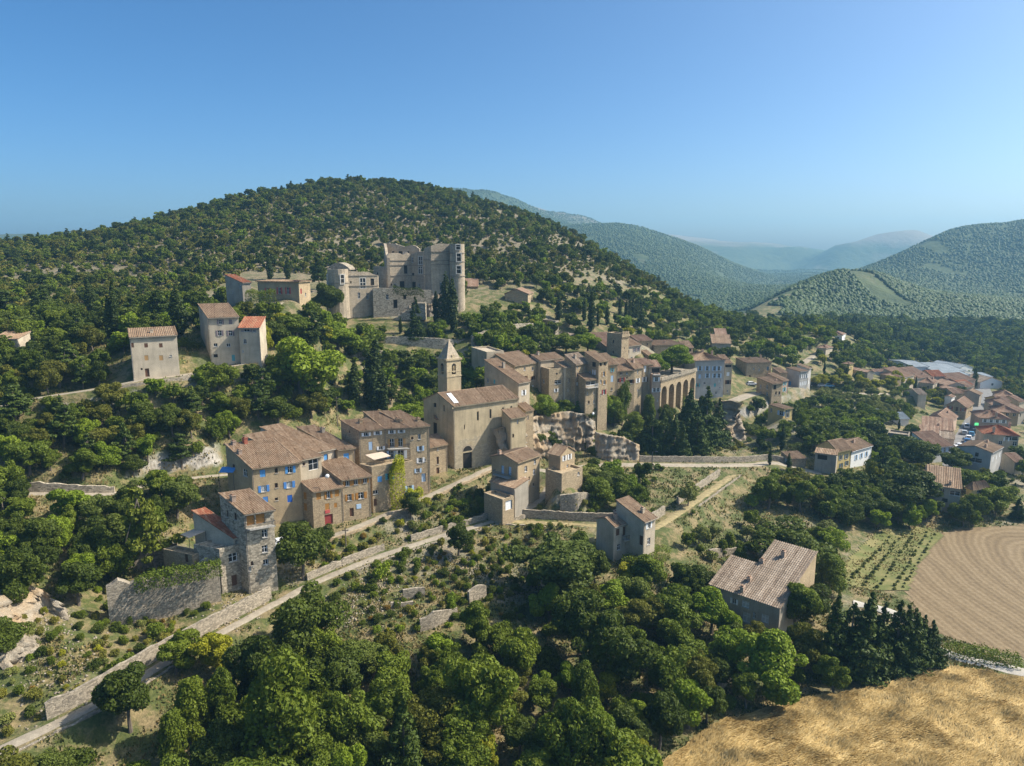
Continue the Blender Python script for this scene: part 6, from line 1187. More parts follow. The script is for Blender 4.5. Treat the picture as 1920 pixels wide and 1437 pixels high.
def scatter(poly, ymin, ymax, step, mix, overlap=0.75, hs_=(0.8, 1.25), keep=None, clear=True):
    """poly in picture coordinates of the feet; mix: list of (weight, kind, leaf, hmin, hmax)"""
    poly = [tuple(map(float, q.split())) for q in poly.split(';')]
    n = int((ymax-ymin)/step); ys = np.arange(ymin, ymax, step); xs = np.arange(-1.0*ymax, 1.0*ymax, step); X, Y = np.meshgrid(xs, ys)
    X = (X+RNG.uniform(-.45, .45, X.shape)*step).ravel(); Y = (Y+RNG.uniform(-.45, .45, Y.shape)*step).ravel(); m = np.abs(X/Y) < 0.95; X, Y = X[m], Y[m]
    Z = ground(X, Y); c = Y*CT-(Z-H)*ST; u = Y*ST+(Z-H)*CT; px = 960+F*X/c; py = 718.5-F*u/c
    m = in_poly(px, py, poly) & seen(X, Y, Z+5)
    if keep is not None: m &= keep(X, Y)
    X, Y, Z = X[m], Y[m], Z[m]
    bad = np.zeros(len(X), bool)
    for f, l in FOOT:
        d, _ = seg_dist(X, Y, np.c_[np.r_[f, f[:1]], np.zeros(len(f)+1)]); bad |= in_poly(X, Y, f) | (d < 1.6)
    for P, hw in WAYS:
        bb = (X > P[:, 0].min()-6) & (X < P[:, 0].max()+6) & (Y > P[:, 1].min()-6) & (Y < P[:, 1].max()+6)
        if bb.any(): d, _ = seg_dist(X[bb], Y[bb], P); bad[np.nonzero(bb)[0][d < hw+1.0]] = True
    W_ = np.array([q[0] for q in mix]); W_ = W_/W_.sum()
    for i in RNG.permutation(len(X)):
        if bad[i]: continue
        w_, kind, leaf, h0, h1 = mix[RNG.choice(len(mix), p=W_)]; h = RNG.uniform(h0, h1); w = RNG.uniform(*hs_)
        p = (X[i], Y[i], Z[i]); r = h*{'cypress': 0.1, 'shrub': 0.5, 'conifer': 0.22, 'ovoid': 0.2}.get(kind, 0.33)*w
        if not free(X[i], Y[i], r, overlap): continue
        if clear and blocked(p, h, w): continue
        put(kind, leaf, p, h, w)
big = lambda s=1.0: [(3, 'oak', 'mid', 5*s, 9*s), (2, 'oak', 'dark', 5*s, 9*s), (2, 'oak', 'warm', 4.5*s, 8*s), (1.5, 'oak', 'bright', 4*s, 8*s), (1, 'oak', 'ash', 5*s, 8*s), (0.8, 'ovoid', 'mid', 6*s, 10*s), (0.6, 'oak', 'yellow', 4*s, 6*s), (0.4, 'conifer', 'conifer', 6*s, 10*s)]
low = [(3, 'shrub', 'mid', 1.2, 2.6), (2, 'shrub', 'dark', 1.2, 3), (2, 'shrub', 'scrub', .8, 2), (1, 'shrub', 'olive', 1, 2), (.8, 'shrub', 'bright', 1, 2.2), (.5, 'shrub', 'yellow', .8, 1.8)]
# foreground wood
scatter('180 1350;330 1245;520 1135;620 1130;700 1195;960 1195;1000 1110;1100 1010;1200 1055;1330 1110;1350 1195;1600 1250;1590 1290;1420 1318;1300 1375;1205 1437;1180 1600;-50 1600', 62, 135, 3.4, big(0.95)+[(2.0, 'shrub', 'mid', 2, 3.5), (1, 'shrub', 'dark', 2, 3.5)], 0.72)
# left: below the terrace lane, and the wooded slope above
scatter('-150 930;330 930;345 985;240 1060;180 1130;40 1140;0 1260;-150 1300', 85, 140, 3.6, [(4, 'oak', 'dark', 5, 8.5), (2, 'oak', 'mid', 5, 8), (1, 'oak', 'ash', 5, 8), (1, 'oak', 'bright', 4, 7)], 0.7)
scatter('-150 600;430 585;600 650;620 790;440 810;425 895;200 915;-150 915', 130, 225, 3.4, [(3, 'oak', 'dark', 4.5, 8), (3, 'oak', 'mid', 4.5, 8), (2, 'oak', 'warm', 4, 7), (1.2, 'oak', 'bright', 4, 7), (1.2, 'pine', 'conifer', 6, 10), (1, 'oak', 'ash', 4, 7), (.4, 'conifer', 'conifer', 6, 9), (3, 'shrub', 'mid', 2, 3.5), (2, 'shrub', 'dark', 2, 3.5)], 0.6)
scatter('430 575;600 590;720 600;880 610;1010 600;1000 690;900 770;760 780;600 780;560 660', 165, 262, 2.9, [(3, 'oak', 'bright', 3.5, 6.5), (3, 'oak', 'mid', 3.5, 7), (2, 'oak', 'dark', 3.5, 6.5), (1, 'oak', 'ash', 4, 6), (.7, 'oak', 'yellow', 3, 5), (5, 'shrub', 'mid', 1.5, 3), (2, 'shrub', 'bright', 1.2, 2.4), (.6, 'pine', 'conifer', 6, 9)], 0.62)
# scrub on the slopes by the path, terraces and cliffs
scatter('0 1140;180 1085;420 1150;560 1090;700 1035;840 1000;1000 930;1100 905;1110 980;1000 1010;1000 1120;960 1190;700 1190;600 1120;330 1240;0 1400', 76, 168, 2.0, [(4, 'shrub', 'mid', .8, 1.65), (3, 'shrub', 'scrub', .6, 1.5), (2, 'shrub', 'dark', .9, 1.65), (.5, 'shrub', 'rust', .5, .9), (1, 'shrub', 'olive', .7, 1.5), (1, 'shrub', 'bright', .7, 1.4), (.7, 'shrub', 'yellow', .6, 1.2), (1.2, 'shrub', 'mid', 1.8, 3), (.5, 'oak', 'mid', 3, 4.5)], 0.95)
scatter('560 1010;720 960;900 885;1000 890;940 975;700 1045;560 1090', 105, 160, 1.9, low+[(2, 'shrub', 'scrub', .6, 1.4), (1, 'shrub', 'rust', .6, 1.3)], 0.75)
scatter('1090 870;1240 870;1375 890;1225 990;1110 960', 140, 190, 3.0, [(3, 'oak', 'mid', 4, 7), (2, 'oak', 'bright', 3.5, 6), (2, 'oak', 'dark', 4, 6), (3, 'shrub', 'mid', 1, 2), (1, 'shrub', 'yellow', .8, 1.5)], 0.8)
scatter('985 780;1110 790;1200 800;1345 755;1420 760;1440 860;1200 860;1000 850', 180, 262, 2.8, [(3, 'shrub', 'mid', 1.2, 3), (2, 'shrub', 'scrub', 1, 2), (2, 'oak', 'mid', 3, 5), (2, 'shrub', 'dark', 1.5, 3), (1.5, 'oak', 'dark', 4, 7)], 0.75)
scatter('1230 1010;1380 905;1560 975;1570 1060;1480 1060;1330 1060', 112, 160, 4.0, [(2, 'shrub', 'olive', 1, 2.4), (2, 'shrub', 'mid', 1, 2.5), (1, 'oak', 'mid', 2.5, 4.5), (1, 'olive', 'olive', 2.5, 4)], 1.2)
# right: wood by the road, gardens, olive grove, town
scatter('1380 890;1560 905;1740 880;1930 940;1930 985;1580 1000;1500 950;1390 985', 128, 200, 3.9, [(3, 'oak', 'dark', 4, 7.5), (4, 'oak', 'mid', 4, 7.5), (2.5, 'oak', 'warm', 4, 7), (1, 'oak', 'bright', 3.5, 6), (1, 'oak', 'ash', 4, 6), (.5, 'conifer', 'conifer', 6, 9), (1, 'shrub', 'mid', 1.5, 3)], 0.7)
scatter('1400 770;1520 755;1740 790;1780 880;1640 875;1530 860;1440 860;1380 830', 185, 275, 4.2, [(4, 'oak', 'mid', 4, 7), (3, 'oak', 'dark', 4, 7), (1, 'oak', 'bright', 3.5, 6), (1, 'oak', 'ash', 4, 6), (.4, 'cypress', 'cypress', 6, 9)], 0.72)
scatter('1540 738;1720 735;1740 790;1640 790;1540 775', 240, 300, 4.2, [(5, 'olive', 'olive', 3, 4.5), (1, 'oak', 'mid', 3, 5)], 0.85)
scatter('1480 700;1930 690;1930 900;1740 900;1700 760;1560 740', 170, 400, 5.0, [(2, 'oak', 'mid', 3, 6), (2, 'oak', 'warm', 3, 6), (1, 'oak', 'dark', 3, 6), (1, 'oak', 'yellow', 3, 5), (1, 'shrub', 'mid', 1.5, 3), (.3, 'cypress', 'cypress', 6, 9)], 0.85)
# behind the upper village, the valley woods
scatter('880 520;1010 530;1250 570;1400 606;1560 625;1930 610;1930 700;1500 690;1400 690;1250 660;1130 630;1010 690;1000 600', 236, 440, 4.6, [(3, 'oak', 'mid', 3.5, 7), (2, 'oak', 'dark', 4, 7), (1.5, 'oak', 'bright', 3.5, 6), (1, 'oak', 'ash', 3.5, 6), (.8, 'olive', 'olive', 3, 4), (.8, 'oak', 'yellow', 3, 5), (.5, 'pine', 'conifer', 5, 8), (1.5, 'shrub', 'mid', 1.5, 3)], 0.72)
scatter('1380 604;1930 616;2000 740;1390 700', 420, 600, 6.0, [(4, 'oak', 'mid', 6, 10), (4, 'oak', 'dark', 6, 11), (1, 'oak', 'bright', 5, 9), (1, 'conifer', 'conifer', 8, 13), (1, 'oak', 'ash', 6, 9)], 0.62, clear=False)
scatter('600 640;740 620;880 600;1010 570;1010 700;880 780;740 790;600 720', 190, 290, 3.0, [(2, 'oak', 'mid', 3, 5.5), (2, 'oak', 'bright', 2.5, 4.5), (1, 'oak', 'dark', 3, 5), (3, 'shrub', 'mid', 1.2, 2.6), (2, 'shrub', 'bright', 1, 2), (1, 'olive', 'olive', 2.5, 4)], 0.62)
scatter('1640 740;1930 700;1930 930;1740 930', 170, 330, 4.0, [(2, 'oak', 'mid', 2.5, 5), (2, 'oak', 'warm', 2.5, 5), (3, 'shrub', 'mid', 1, 2.2), (1, 'shrub', 'yellow', 1, 2)], 0.9)
# castle hill scrub
thin = lambda X, Y: (fbm(X*0.03+3, Y*0.03, 4) > -0.13+0.2*np.clip((X-10)/60, 0, 0.6)) | (RNG.random(len(X)) < 0.28)
scatter('-150 440;130 435;430 365;690 325;830 345;1050 425;1250 545;1390 605;1250 600;1000 530;900 520;870 560;600 560;430 545;420 600;-150 610', 228, 560, 2.3, [(13, 'shrub', 'scrub', .8, 2.1), (2.5, 'shrub', 'dark', 1.0, 2.4), (5, 'shrub', 'mid', .9, 2.3), (1.5, 'shrub', 'olive', 1.2, 2.5), (1.0, 'oak', 'dark', 2.5, 6), (1.1, 'oak', 'mid', 2.5, 6), (.9, 'oak', 'warm', 2.5, 5.5), (.2, 'oak', 'bright', 2.5, 5), (.3, 'pine', 'conifer', 4, 7)], 0.62, keep=thin, clear=True)
scatter('560 330;760 330;900 380;760 400;600 400', 440, 560, 5.0, [(3, 'oak', 'dark', 4, 7.5), (2, 'oak', 'mid', 4, 7)], 0.7, clear=False)
print('plants', len(PLANTS), {k: sum(1 for q in PLANTS if q['kind'] == k) for k in {q['kind'] for q in PLANTS}})
# ------------------------------------------------------------------ landmarks used to tell one plant from another
MARKS = [(t.split('|')[0], *map(float, t.split('|')[1].split())) for t in '''the church|900 780;the bell tower|825 690;the ruined castle|790 520;the castle round tower|850 560;the pink shuttered villa|530 545;the curved roof house|445 540;the detached cream house|280 670;the tall cream house|410 640;the blue shuttered house|500 900;the tall loggia house|460 1010;the orange shuttered house|610 940;the street row|740 850;the blue balcony house|970 900;the small gabled stone house|1060 870;the grey balcony house|1175 1000;the pale roofed farmhouse|1420 1110;the conifer row|1650 1200;the wheat field|1600 1370;the stubble field|1800 1100;the green field strip|1650 1050;the yellow house|1580 855;the white garage|1485 865;the wide grey house|1780 910;the parked cars|1810 810;the near street gable|1850 865;the white warehouses|1760 695;the plane tree terrace|1630 720;the white villa on the spur|1575 630;the big blue grey building|1330 710;the arcade|1275 750;the square tower|1155 650;the cliff row houses|1060 720;the white rock face|1370 790;the road bend|1440 870;the grass track|1290 950;the steep path foot|60 1390;the lower path|330 1230;the path bend|700 1045;the dry terraces|760 1130;the pale scree|100 1250;the left terrace wall|110 930;the big pine|290 980;the hedge by the field|1840 1225;the hill crest|690 345;the left hill shoulder|200 440;the right hill flank|1120 470;the stone gable above|945 555;the upper lane|180 735;the lone cottage|1465 770;the village end houses|1500 715;the red shuttered stone house|1805 770'''.replace('\n', '').split(';')]
NAMES = {'oak': ('broadleaf_tree', 'tree'), 'ovoid': ('tall_tree', 'tree'), 'cypress': ('cypress_tree', 'cypress'), 'conifer': ('conifer_tree', 'conifer'), 'pine': ('pine_tree', 'pine'), 'olive': ('olive_tree', 'olive tree'), 'shrub': ('shrub', 'shrub')}
HUE = {'dark': 'dark green', 'mid': 'mid green', 'bright': 'bright green', 'yellow': 'yellow green', 'olive': 'silvery green', 'cypress': 'slender dark', 'conifer': 'blackish green', 'pine': 'golden green', 'scrub': 'dull brownish green', 'ash': 'grey green', 'warm': 'olive green', 'vine': 'lime coloured', 'rust': 'rusty dry'}
GRP = {'oak': 'broadleaf trees of the slopes and gardens', 'ovoid': 'tall narrow crowned trees', 'cypress': 'columnar cypresses', 'conifer': 'dark conifers', 'pine': 'pines on the slopes', 'olive': 'olive trees', 'shrub': 'shrubs on the slopes'}
LIMIT = 270; things = []; rest = []
for k in NAMES:
    L = sorted([q for q in PLANTS if q['kind'] == k], key=lambda q: -(q['size']+1000*q['imp']*(q['kind'] != 'shrub')) if not (q['px'] < -40 or q['px'] > 1960 or q['py'] > 1600) else 0)
    L = [q for q in L if -60 < q['px'] < 1980 and q['py']-q['size'] < 1440]
    things += L[:LIMIT]; rest += L[LIMIT:]
nth = ['', 'first', 'second', 'third', 'fourth', 'fifth', 'sixth', 'seventh', 'eighth', 'ninth', 'tenth', 'eleventh', 'twelfth', 'thirteenth', 'fourteenth', 'fifteenth', 'sixteenth', 'seventeenth', 'eighteenth', 'nineteenth', 'twentieth']
bins = {}
for q in things:
    cy = q['py']-q['size']*0.5; m = min(MARKS, key=lambda m: (m[1]-q['px'])**2+1.3*(m[2]-cy)**2); dx, dy = q['px']-m[1], cy-m[2]
    rel = ('below' if dy > 0 else 'above') if abs(dy) > abs(dx)*0.8 else ('right of' if dx > 0 else 'left of')
    sz = 'small' if q['size'] < (14 if q['kind'] == 'shrub' else 34) else 'large' if q['size'] > (26 if q['kind'] == 'shrub' else 70) else 'medium'
    bins.setdefault((sz, q['leaf'], q['kind'], rel, m[0]), []).append(q)
KW = {'oak': 'broadleaf tree', 'ovoid': 'tall crowned tree', 'cypress': 'cypress', 'conifer': 'conifer', 'pine': 'pine', 'olive': 'olive tree', 'shrub': 'shrub'}
for (sz, lf, kd, rel, mk), L in bins.items():
    L.sort(key=lambda q: q['px'])
    for i, q in enumerate(L):
        s_ = f'{sz} {HUE[lf]} {KW[kd]} {rel} {mk}'
        if len(L) > 1: s_ += f', {nth[i+1] if i < 20 else str(i+1)+"th"} from left' if i < len(L)-1 else ', rightmost'
        q['label'] = s_
for q in things:
    near = q['p'].y < 215 and q['kind'] != 'shrub'; src = {'oak': 'faroak', 'shrub': 'farshrub'}.get(q['kind'], q['kind']) if q['p'].y > (300 if q['kind'] != 'shrub' else 190) else q['kind']
    key = (src, q['leaf']) if (src, q['leaf']) in PROTO else (q['kind'], q['leaf']) if (q['kind'], q['leaf']) in PROTO else (q['kind'], 'mid')
    cr, tr, whole = PROTO[key][int(RNG.integers(len(PROTO[key])))]; nm, cat = NAMES[q['kind']]; rz = RNG.uniform(0, 6.28); sc = (q['h']*q['w']*RNG.uniform(.86, 1.16), q['h']*q['w']*RNG.uniform(.86, 1.16), q['h']); tilt = 0.0 if q['kind'] in ('cypress', 'conifer') else .07
    if near:
        o = empty(nm, q['p'], rz); o.rotation_euler = (RNG.normal()*tilt, RNG.normal()*tilt, rz); o.scale = sc; link('crown', cr, o)
        if tr: link('trunk', tr, o)
    else: o = link(nm, whole, None, q['p']); o.rotation_euler = (0, 0, rz); o.scale = sc
    tag(o, q['label'], cat, GRP[q['kind']])
# ------------------------------------------------------------------ what nobody could count: one object each, instanced on points
def mass(name, items, keys):
    if not items: return
    pc = bpy.data.collections.new(name+' kinds'); idx = {}
    for key in keys:
        for j, pr in enumerate(PROTO[key]): idx.setdefault(key, []).append(len(pc.objects)); pc.objects.link(bpy.data.objects.new(f'{len(pc.objects):03d} {name}', pr[2] if key[0] != 'farshrub' else pr[0]))
    me = bpy.data.meshes.new(name); me.from_pydata([q['p'][:] for q in items], [], [])
    sel = [idx[q['key']][int(RNG.integers(len(idx[q['key']])))] for q in items]
    a = me.attributes.new('pick', 'INT', 'POINT'); a.data.foreach_set('value', sel)
    a = me.attributes.new('turn', 'FLOAT_VECTOR', 'POINT'); a.data.foreach_set('vector', np.array([(0, 0, RNG.uniform(0, 6.28)) for q in items], np.float32).ravel())
    a = me.attributes.new('size', 'FLOAT_VECTOR', 'POINT'); a.data.foreach_set('vector', np.array([(q['h']*q['w'], q['h']*q['w'], q['h']) for q in items], np.float32).ravel())
    o = tag(link(name, me), kind='stuff'); g = bpy.data.node_groups.new(name, 'GeometryNodeTree')
    g.interface.new_socket('Geometry', in_out='INPUT', socket_type='NodeSocketGeometry'); g.interface.new_socket('Geometry', in_out='OUTPUT', socket_type='NodeSocketGeometry')
    N = g.nodes.new; i_ = N('NodeGroupInput'); o_ = N('NodeGroupOutput'); ip = N('GeometryNodeInstanceOnPoints'); ci = N('GeometryNodeCollectionInfo')
    ci.inputs['Collection'].default_value = pc; ci.inputs['Separate Children'].default_value = True; ci.inputs['Reset Children'].default_value = True; ip.inputs['Pick Instance'].default_value = True
    def attr(nm, ty, sock):
        n = N('GeometryNodeInputNamedAttribute'); n.data_type = ty; n.inputs['Name'].default_value = nm; g.links.new(n.outputs['Attribute'], ip.inputs[sock])
    attr('pick', 'INT', 'Instance Index'); attr('turn', 'FLOAT_VECTOR', 'Rotation'); attr('size', 'FLOAT_VECTOR', 'Scale')
    g.links.new(i_.outputs[0], ip.inputs['Points']); g.links.new(ci.outputs[0], ip.inputs['Instance']); g.links.new(ip.outputs[0], o_.inputs[0])
    md = o.modifiers.new('instances', 'NODES'); md.node_group = g; return o
for q in rest:
    k = q['kind']; far = q['p'].y > 150; key = ({'oak': 'faroak', 'ovoid': 'faroak', 'shrub': 'farshrub', 'conifer': 'farconifer'}.get(k, k) if far else k, q['leaf'])
    if key not in PROTO: key = ('farshrub' if k == 'shrub' else 'faroak', 'mid')
    q['key'] = key
for nm, ks in (('scrub', ('shrub',)), ('woodland', ('oak', 'ovoid', 'conifer', 'pine', 'olive', 'cypress'))):
    it = [q for q in rest if q['kind'] in ks]; mass(nm, it, sorted({q['key'] for q in it}))
# far wooded slopes: small crowns in one sheet
def far_forest():
    rng = np.random.default_rng(3); n = 240000
    t = rng.random(n); Y = 560*np.exp(t*math.log(2700/560)); az = rng.uniform(-0.5, 0.85, n); X = az*Y
    Z = ground(X, Y); dens = fbm(X*0.02+51, Y*0.012+7, 4); knoll = (Y < 850) & (az > .3); m = seen(X, Y, Z+6) & (dens > np.where(knoll, -0.06, -0.2)) ; X, Y, Z = X[m], Y[m], Z[m]
    ico = [(0, 0, 1)]+[(math.cos(a)*s, math.sin(a)*s, z) for z, s, o in ((0.45, 0.8, 0), (-0.2, 0.95, 0.5)) for a in [(k+o)*2*math.pi/6 for k in range(6)]]
    tri = [(0, 1+k, 1+(k+1) % 6) for k in range(6)]+[q for k in range(6) for q in ((1+k, 7+k, 1+(k+1) % 6), (1+(k+1) % 6, 7+k, 7+(k+1) % 6))]
    B = np.array(ico); T = np.array(tri); h = rng.uniform(1.3, 3.6, len(X))*(1+Y/9000); r = h*rng.uniform(0.45, 0.75, len(X))
    V = B[None]*np.stack([r, r, h*0.62], -1)[:, None]*(1+rng.uniform(-.28, .28, (len(X), len(B), 1))); V += np.stack([X, Y, Z+h*0.35], -1)[:, None]
    Q = T[None]+(np.arange(len(X))*len(B))[:, None, None]
    me = np_mesh('far forest', V.reshape(-1, 3), Q.reshape(-1, 3), LEAF_FAR); tag(link('far_forest', me), kind='stuff')
LEAF_FAR = m_leaf('far tree crowns', (0.028, 0.050, 0.012), (0.070, 0.100, 0.024), 0.0, 0.0)
far_forest()
# ------------------------------------------------------------------ hedges, ivy, vine
def leaf_wall(name, label, cat, pts, h, w, leaf, size=0.16, dens=34, drop=0.15, group=None):
    """clipped or climbing foliage along a line of (x, y, z) foot points"""
    P = np.array([tuple(p) for p in pts]); rng = np.random.default_rng(len(PLANTS)+int(P[0, 0]*7) % 999); seg = np.r_[0, np.cumsum(np.hypot(*(P[1:, :2]-P[:-1, :2]).T))]; L = seg[-1]; n = int(L*(2*h+w)*dens)
    t = rng.random(n)*L; c = np.stack([np.interp(t, seg, P[:, i]) for i in range(3)], 1); d = np.stack([np.interp(t, seg, np.gradient(P[:, i], seg)) for i in (0, 1)], 1); d /= np.linalg.norm(d, axis=1)[:, None]+1e-9; nr = np.stack([d[:, 1], -d[:, 0], 0*t], 1)
    a = rng.uniform(-.3, math.pi+.3, n); wob = (0.55+0.75*vnoise(t*.55+3, c[:, 0]*.2+9) if cat == 'vine' else 1)+0.5*fbm(t*.5, c[:, 1]*.3, 3)+0.3*rng.normal(0, .2, n); off = np.cos(a)*w*.5*wob; z = np.where(np.abs(np.cos(a)) > .6, rng.random(n), np.clip(np.sin(a), 0, 1))*h*wob
    V = c+nr*off[:, None]+np.c_[0*t, 0*t, z]; N = nr*np.cos(a)[:, None]+np.c_[0*t, 0*t, np.sin(a)]+rng.normal(0, .6, (n, 3)); o0 = P.mean(0); M = cards(V-o0, N, size, rng)
    return tag(link(name, np_mesh(label, M, np.arange(len(M)).reshape(-1, 4), LEAF[leaf]), None, o0), label, cat, group)
G_ = lambda s: [on_ground(*map(float, t.split())) for t in s.split(';')]
D_ = lambda s: [at_depth(*map(float, t.split())) for t in s.split(';')]
leaf_wall('hedge', 'long clipped green hedge between the stubble field and the gravel track', 'hedge', G_('1768 1226;1815 1234;1865 1243;1912 1252'), 2.0, 2.4, 'mid')
leaf_wall('hedge', 'thick ivy hedge spilling over the high rubble wall', 'hedge', D_('255 1108 105.5;300 1096 106.5;360 1086 108.5;415 1074 111'), 2.2, 2.8, 'mid', .17, 40)
leaf_wall('hedge', 'tall clipped hedge beside the garage and the yellow house', 'hedge', G_('1480 850;1502 847;1526 845'), 2.4, 2.0, 'dark')
leaf_wall('hedge', 'bright low hedge on the terrace wall under the castle', 'hedge', D_('727 664 231;765 664 232;808 664 233'), 1.4, 2.0, 'bright')
leaf_wall('hedge', 'rounded hedge in front of the grey balcony house', 'hedge', G_('1165 1062;1195 1068;1230 1056;1245 1042'), 2.2, 3.0, 'mid')
leaf_wall('ivy', 'dark ivy hanging over the castle terrace wall', 'ivy', D_('737 552 251;760 556 251;785 553 251.5;795 560 252'), 2.6, 1.0, 'dark')
leaf_wall('ivy', 'ivy climbing the arcade pillars', 'ivy', D_('1279 790 233;1286 790 235'), 8.0, .9, 'mid')
leaf_wall('vine', 'bright yellow green vine covering the front of the stone terrace house', 'vine', [terr.world((terr.W*q, -.5, 0)) for q in (.36, .5, .62, .72)], 9.5, 1.7, 'vine', .17, 75)
leaf_wall('vine', 'yellow vine pergola spreading beside the lane by the terrace house', 'vine', [terr.world((terr.W*q, -1.2, 1.8)) for q in (.72, .9, 1.08)], 2.6, 2.2, 'vine', .17, 60)
leaf_wall('pergola', 'green pergola leaves beside the pink shuttered villa', 'pergola', D_('463 566 211;485 568 210.5;515 566 210'), 3.4, 3.0, 'mid')
CROP = [(a, b) for a, b in ((1590, 1090), (1620, 1060), (1650, 1030), (1680, 1000))]
for k, (x0, y0, x1, y1) in enumerate(((1592, 1092, 1668, 1008), (1618, 1098, 1690, 1004), (1648, 1100, 1712, 1002), (1676, 1104, 1738, 998), (1694, 1100, 1752, 1002))):
    rr_ = []
    for i in range(16):
        f = i/15; p = at_height(x0+(x1-x0)*f+RNG.normal(0, 1), y0+(y1-y0)*f, .3); p.z = gz(p.x, p.y)+.08; rr_.append(dict(kind='shrub', leaf='mid', p=p, h=RNG.uniform(.35, .8), w=1.0, key=('farshrub', 'olive')))
    mass('crop_row', rr_, [('farshrub', 'olive')])
# ------------------------------------------------------------------ awnings, terrace and stairs
def canopy(name, label, cat, q, mat, foot, th=.08, legs=True):
    """sloping sheet on posts; q = four corners"""
    c = sum(q, Vector())/4; r = empty(name, (c.x, c.y, foot)); tag(r, label, cat); o = Vector((c.x, c.y, foot)); mb = MB(); T = [p-o for p in q]; B = [p-Vector((0, 0, th)) for p in T]
    mb.face(T); mb.face(B[::-1]); mb.grid([B, T], closed=True); mb.build('canopy', mat, r)
    if legs:
        for p in T[:2]: m2 = MB(); m2.tube((p.x, p.y, 0), (p.x, p.y, p.z-th), .05, .05, 6); m2.build('post', IRON, r)
    return r
VP = lambda v, x, y, Y: at_depth(*full(v, x, y), Y)
_f = blue
canopy('awning', 'bright blue awning on the shaded gable of the blue shuttered house', 'awning', [VP('Z5', 38, 552, 137.5), VP('Z5', 140, 552, 136), VP('Z5', 165, 512, 137.5), VP('Z5', 62, 512, 139)], PAINT['sky_blue'], gz(VP('Z5', 60, 552, 137).x, 137))
canopy('awning', 'faded tan awning over the balcony terrace of the tall stone row', 'awning', [VP('Z5', 1138, 462, 147), VP('Z5', 1258, 435, 149.5), VP('Z5', 1197, 405, 151.2), VP('Z5', 1075, 428, 149)], CLOTH, terr.C.z-.4)
canopy('awning', 'tan terrace awning beside the low red tiled house', 'awning', [VP('W8', 300, 822, 115.5), VP('W8', 470, 752, 117), VP('W8', 395, 712, 119), VP('W8', 212, 785, 117.5)], CLOTH, VP('W8', 300, 930, 115.5).z)
canopy('parasol_roof', 'bright green canopy beside the parked cars', 'canopy', [VP('W7', 1305, 850, 244), VP('W7', 1350, 850, 244.5), VP('W7', 1350, 822, 247), VP('W7', 1308, 822, 246.5)], m_plain('green canvas', (0.03, 0.45, 0.12), .6, .05), 2)
tb = hs('small stone garden terrace with steps beside the red tiled house', 'W8', (335,1000), 114, (480,962), None, D=6, skew=27, roof='flat', base=1120, wall='stone', win='L 270 1030 .8 1.5 d brown', name='garden_terrace', cat='terrace')
A, B = VP('W8', 370, 1112, 113), VP('W8', 548, 955, 114.8); mb = MB()
for i in range(11):
    p = A.lerp(B, i/10)-A; mb.box(p.x-.2, p.x+.2, p.y-.6, p.y+.6, p.z-.9, p.z)
tag(mb.build('staircase', CONC, None, loc=A), 'straight outdoor stone staircase climbing to the garden terrace', 'staircase')
# porch slab of the tall house
mb = MB(); mb.box(-1.4, 1.6, -2.2, -.02, -.9, 0); mb.build('doorstep', CONC, an.root, loc=(an.W*.62, 0, .4))
def dish(house, v, x, y, f='R', r=.45):
    u, z = house.pick(f, x, y); O, U, N, L = house.faces[f]; c = O+U*u+N*.5+Vector((0, 0, z)); mb = MB(); mb.grid([[Vector((q*r*math.cos(t), .18*q*q-.1, q*r*math.sin(t))) for t in [i*math.pi/6 for i in range(12)]] for q in (.05, .5, 1)], closed=True); mb.tube((0, .1, 0), (0, .5, -.1), .03, .03, 5); o = mb.build('satellite_dish', PLASTIC_W, house.root, loc=c); return o
dish(h6, 'Z5', 803, 575); dish(v7b, 'Z3', 1000, 1135)
def pole(label, x, yb, yt, name='utility_pole', lamp=False):
    p = on_ground(x, yb); d = ray(x, yt); h = H+d.z*p.y/d.y-p.z; r = empty(name, p); tag(r, label, 'pole' if not lamp else 'street lamp'); m = MB(); m.tube((0, 0, -.3), (0, 0, h), .14, .09, 8); m.build('post', BARK if not lamp else IRON, r)
    if lamp: m = MB(); m.tube((0, 0, h-.05), (.9, 0, h+.15), .04, .03, 6); m.box(.75, 1.3, -.12, .12, h+.08, h+.2); m.build('lamp_head', IRON, r)
    else: m = MB(); m.box(-.6, .6, -.06, .06, h-.6, h-.48); [m.tube((q, 0, h-.48), (q, 0, h-.3), .05, .04, 6) for q in (-.5, 0, .5)]; m.build('crossarm', BARK, r)
pole('wooden utility pole among trees behind the tall row', 633, 800, 744); pole('wooden pole on the slope before the bush by the path', 649, 1030, 990)
pole('street lamp at the grey road wall under the dark conifers', 1222, 885, 848, 'street_lamp', True); pole('concrete pole standing at the very edge of the terrace lane', 8, 975, 930)
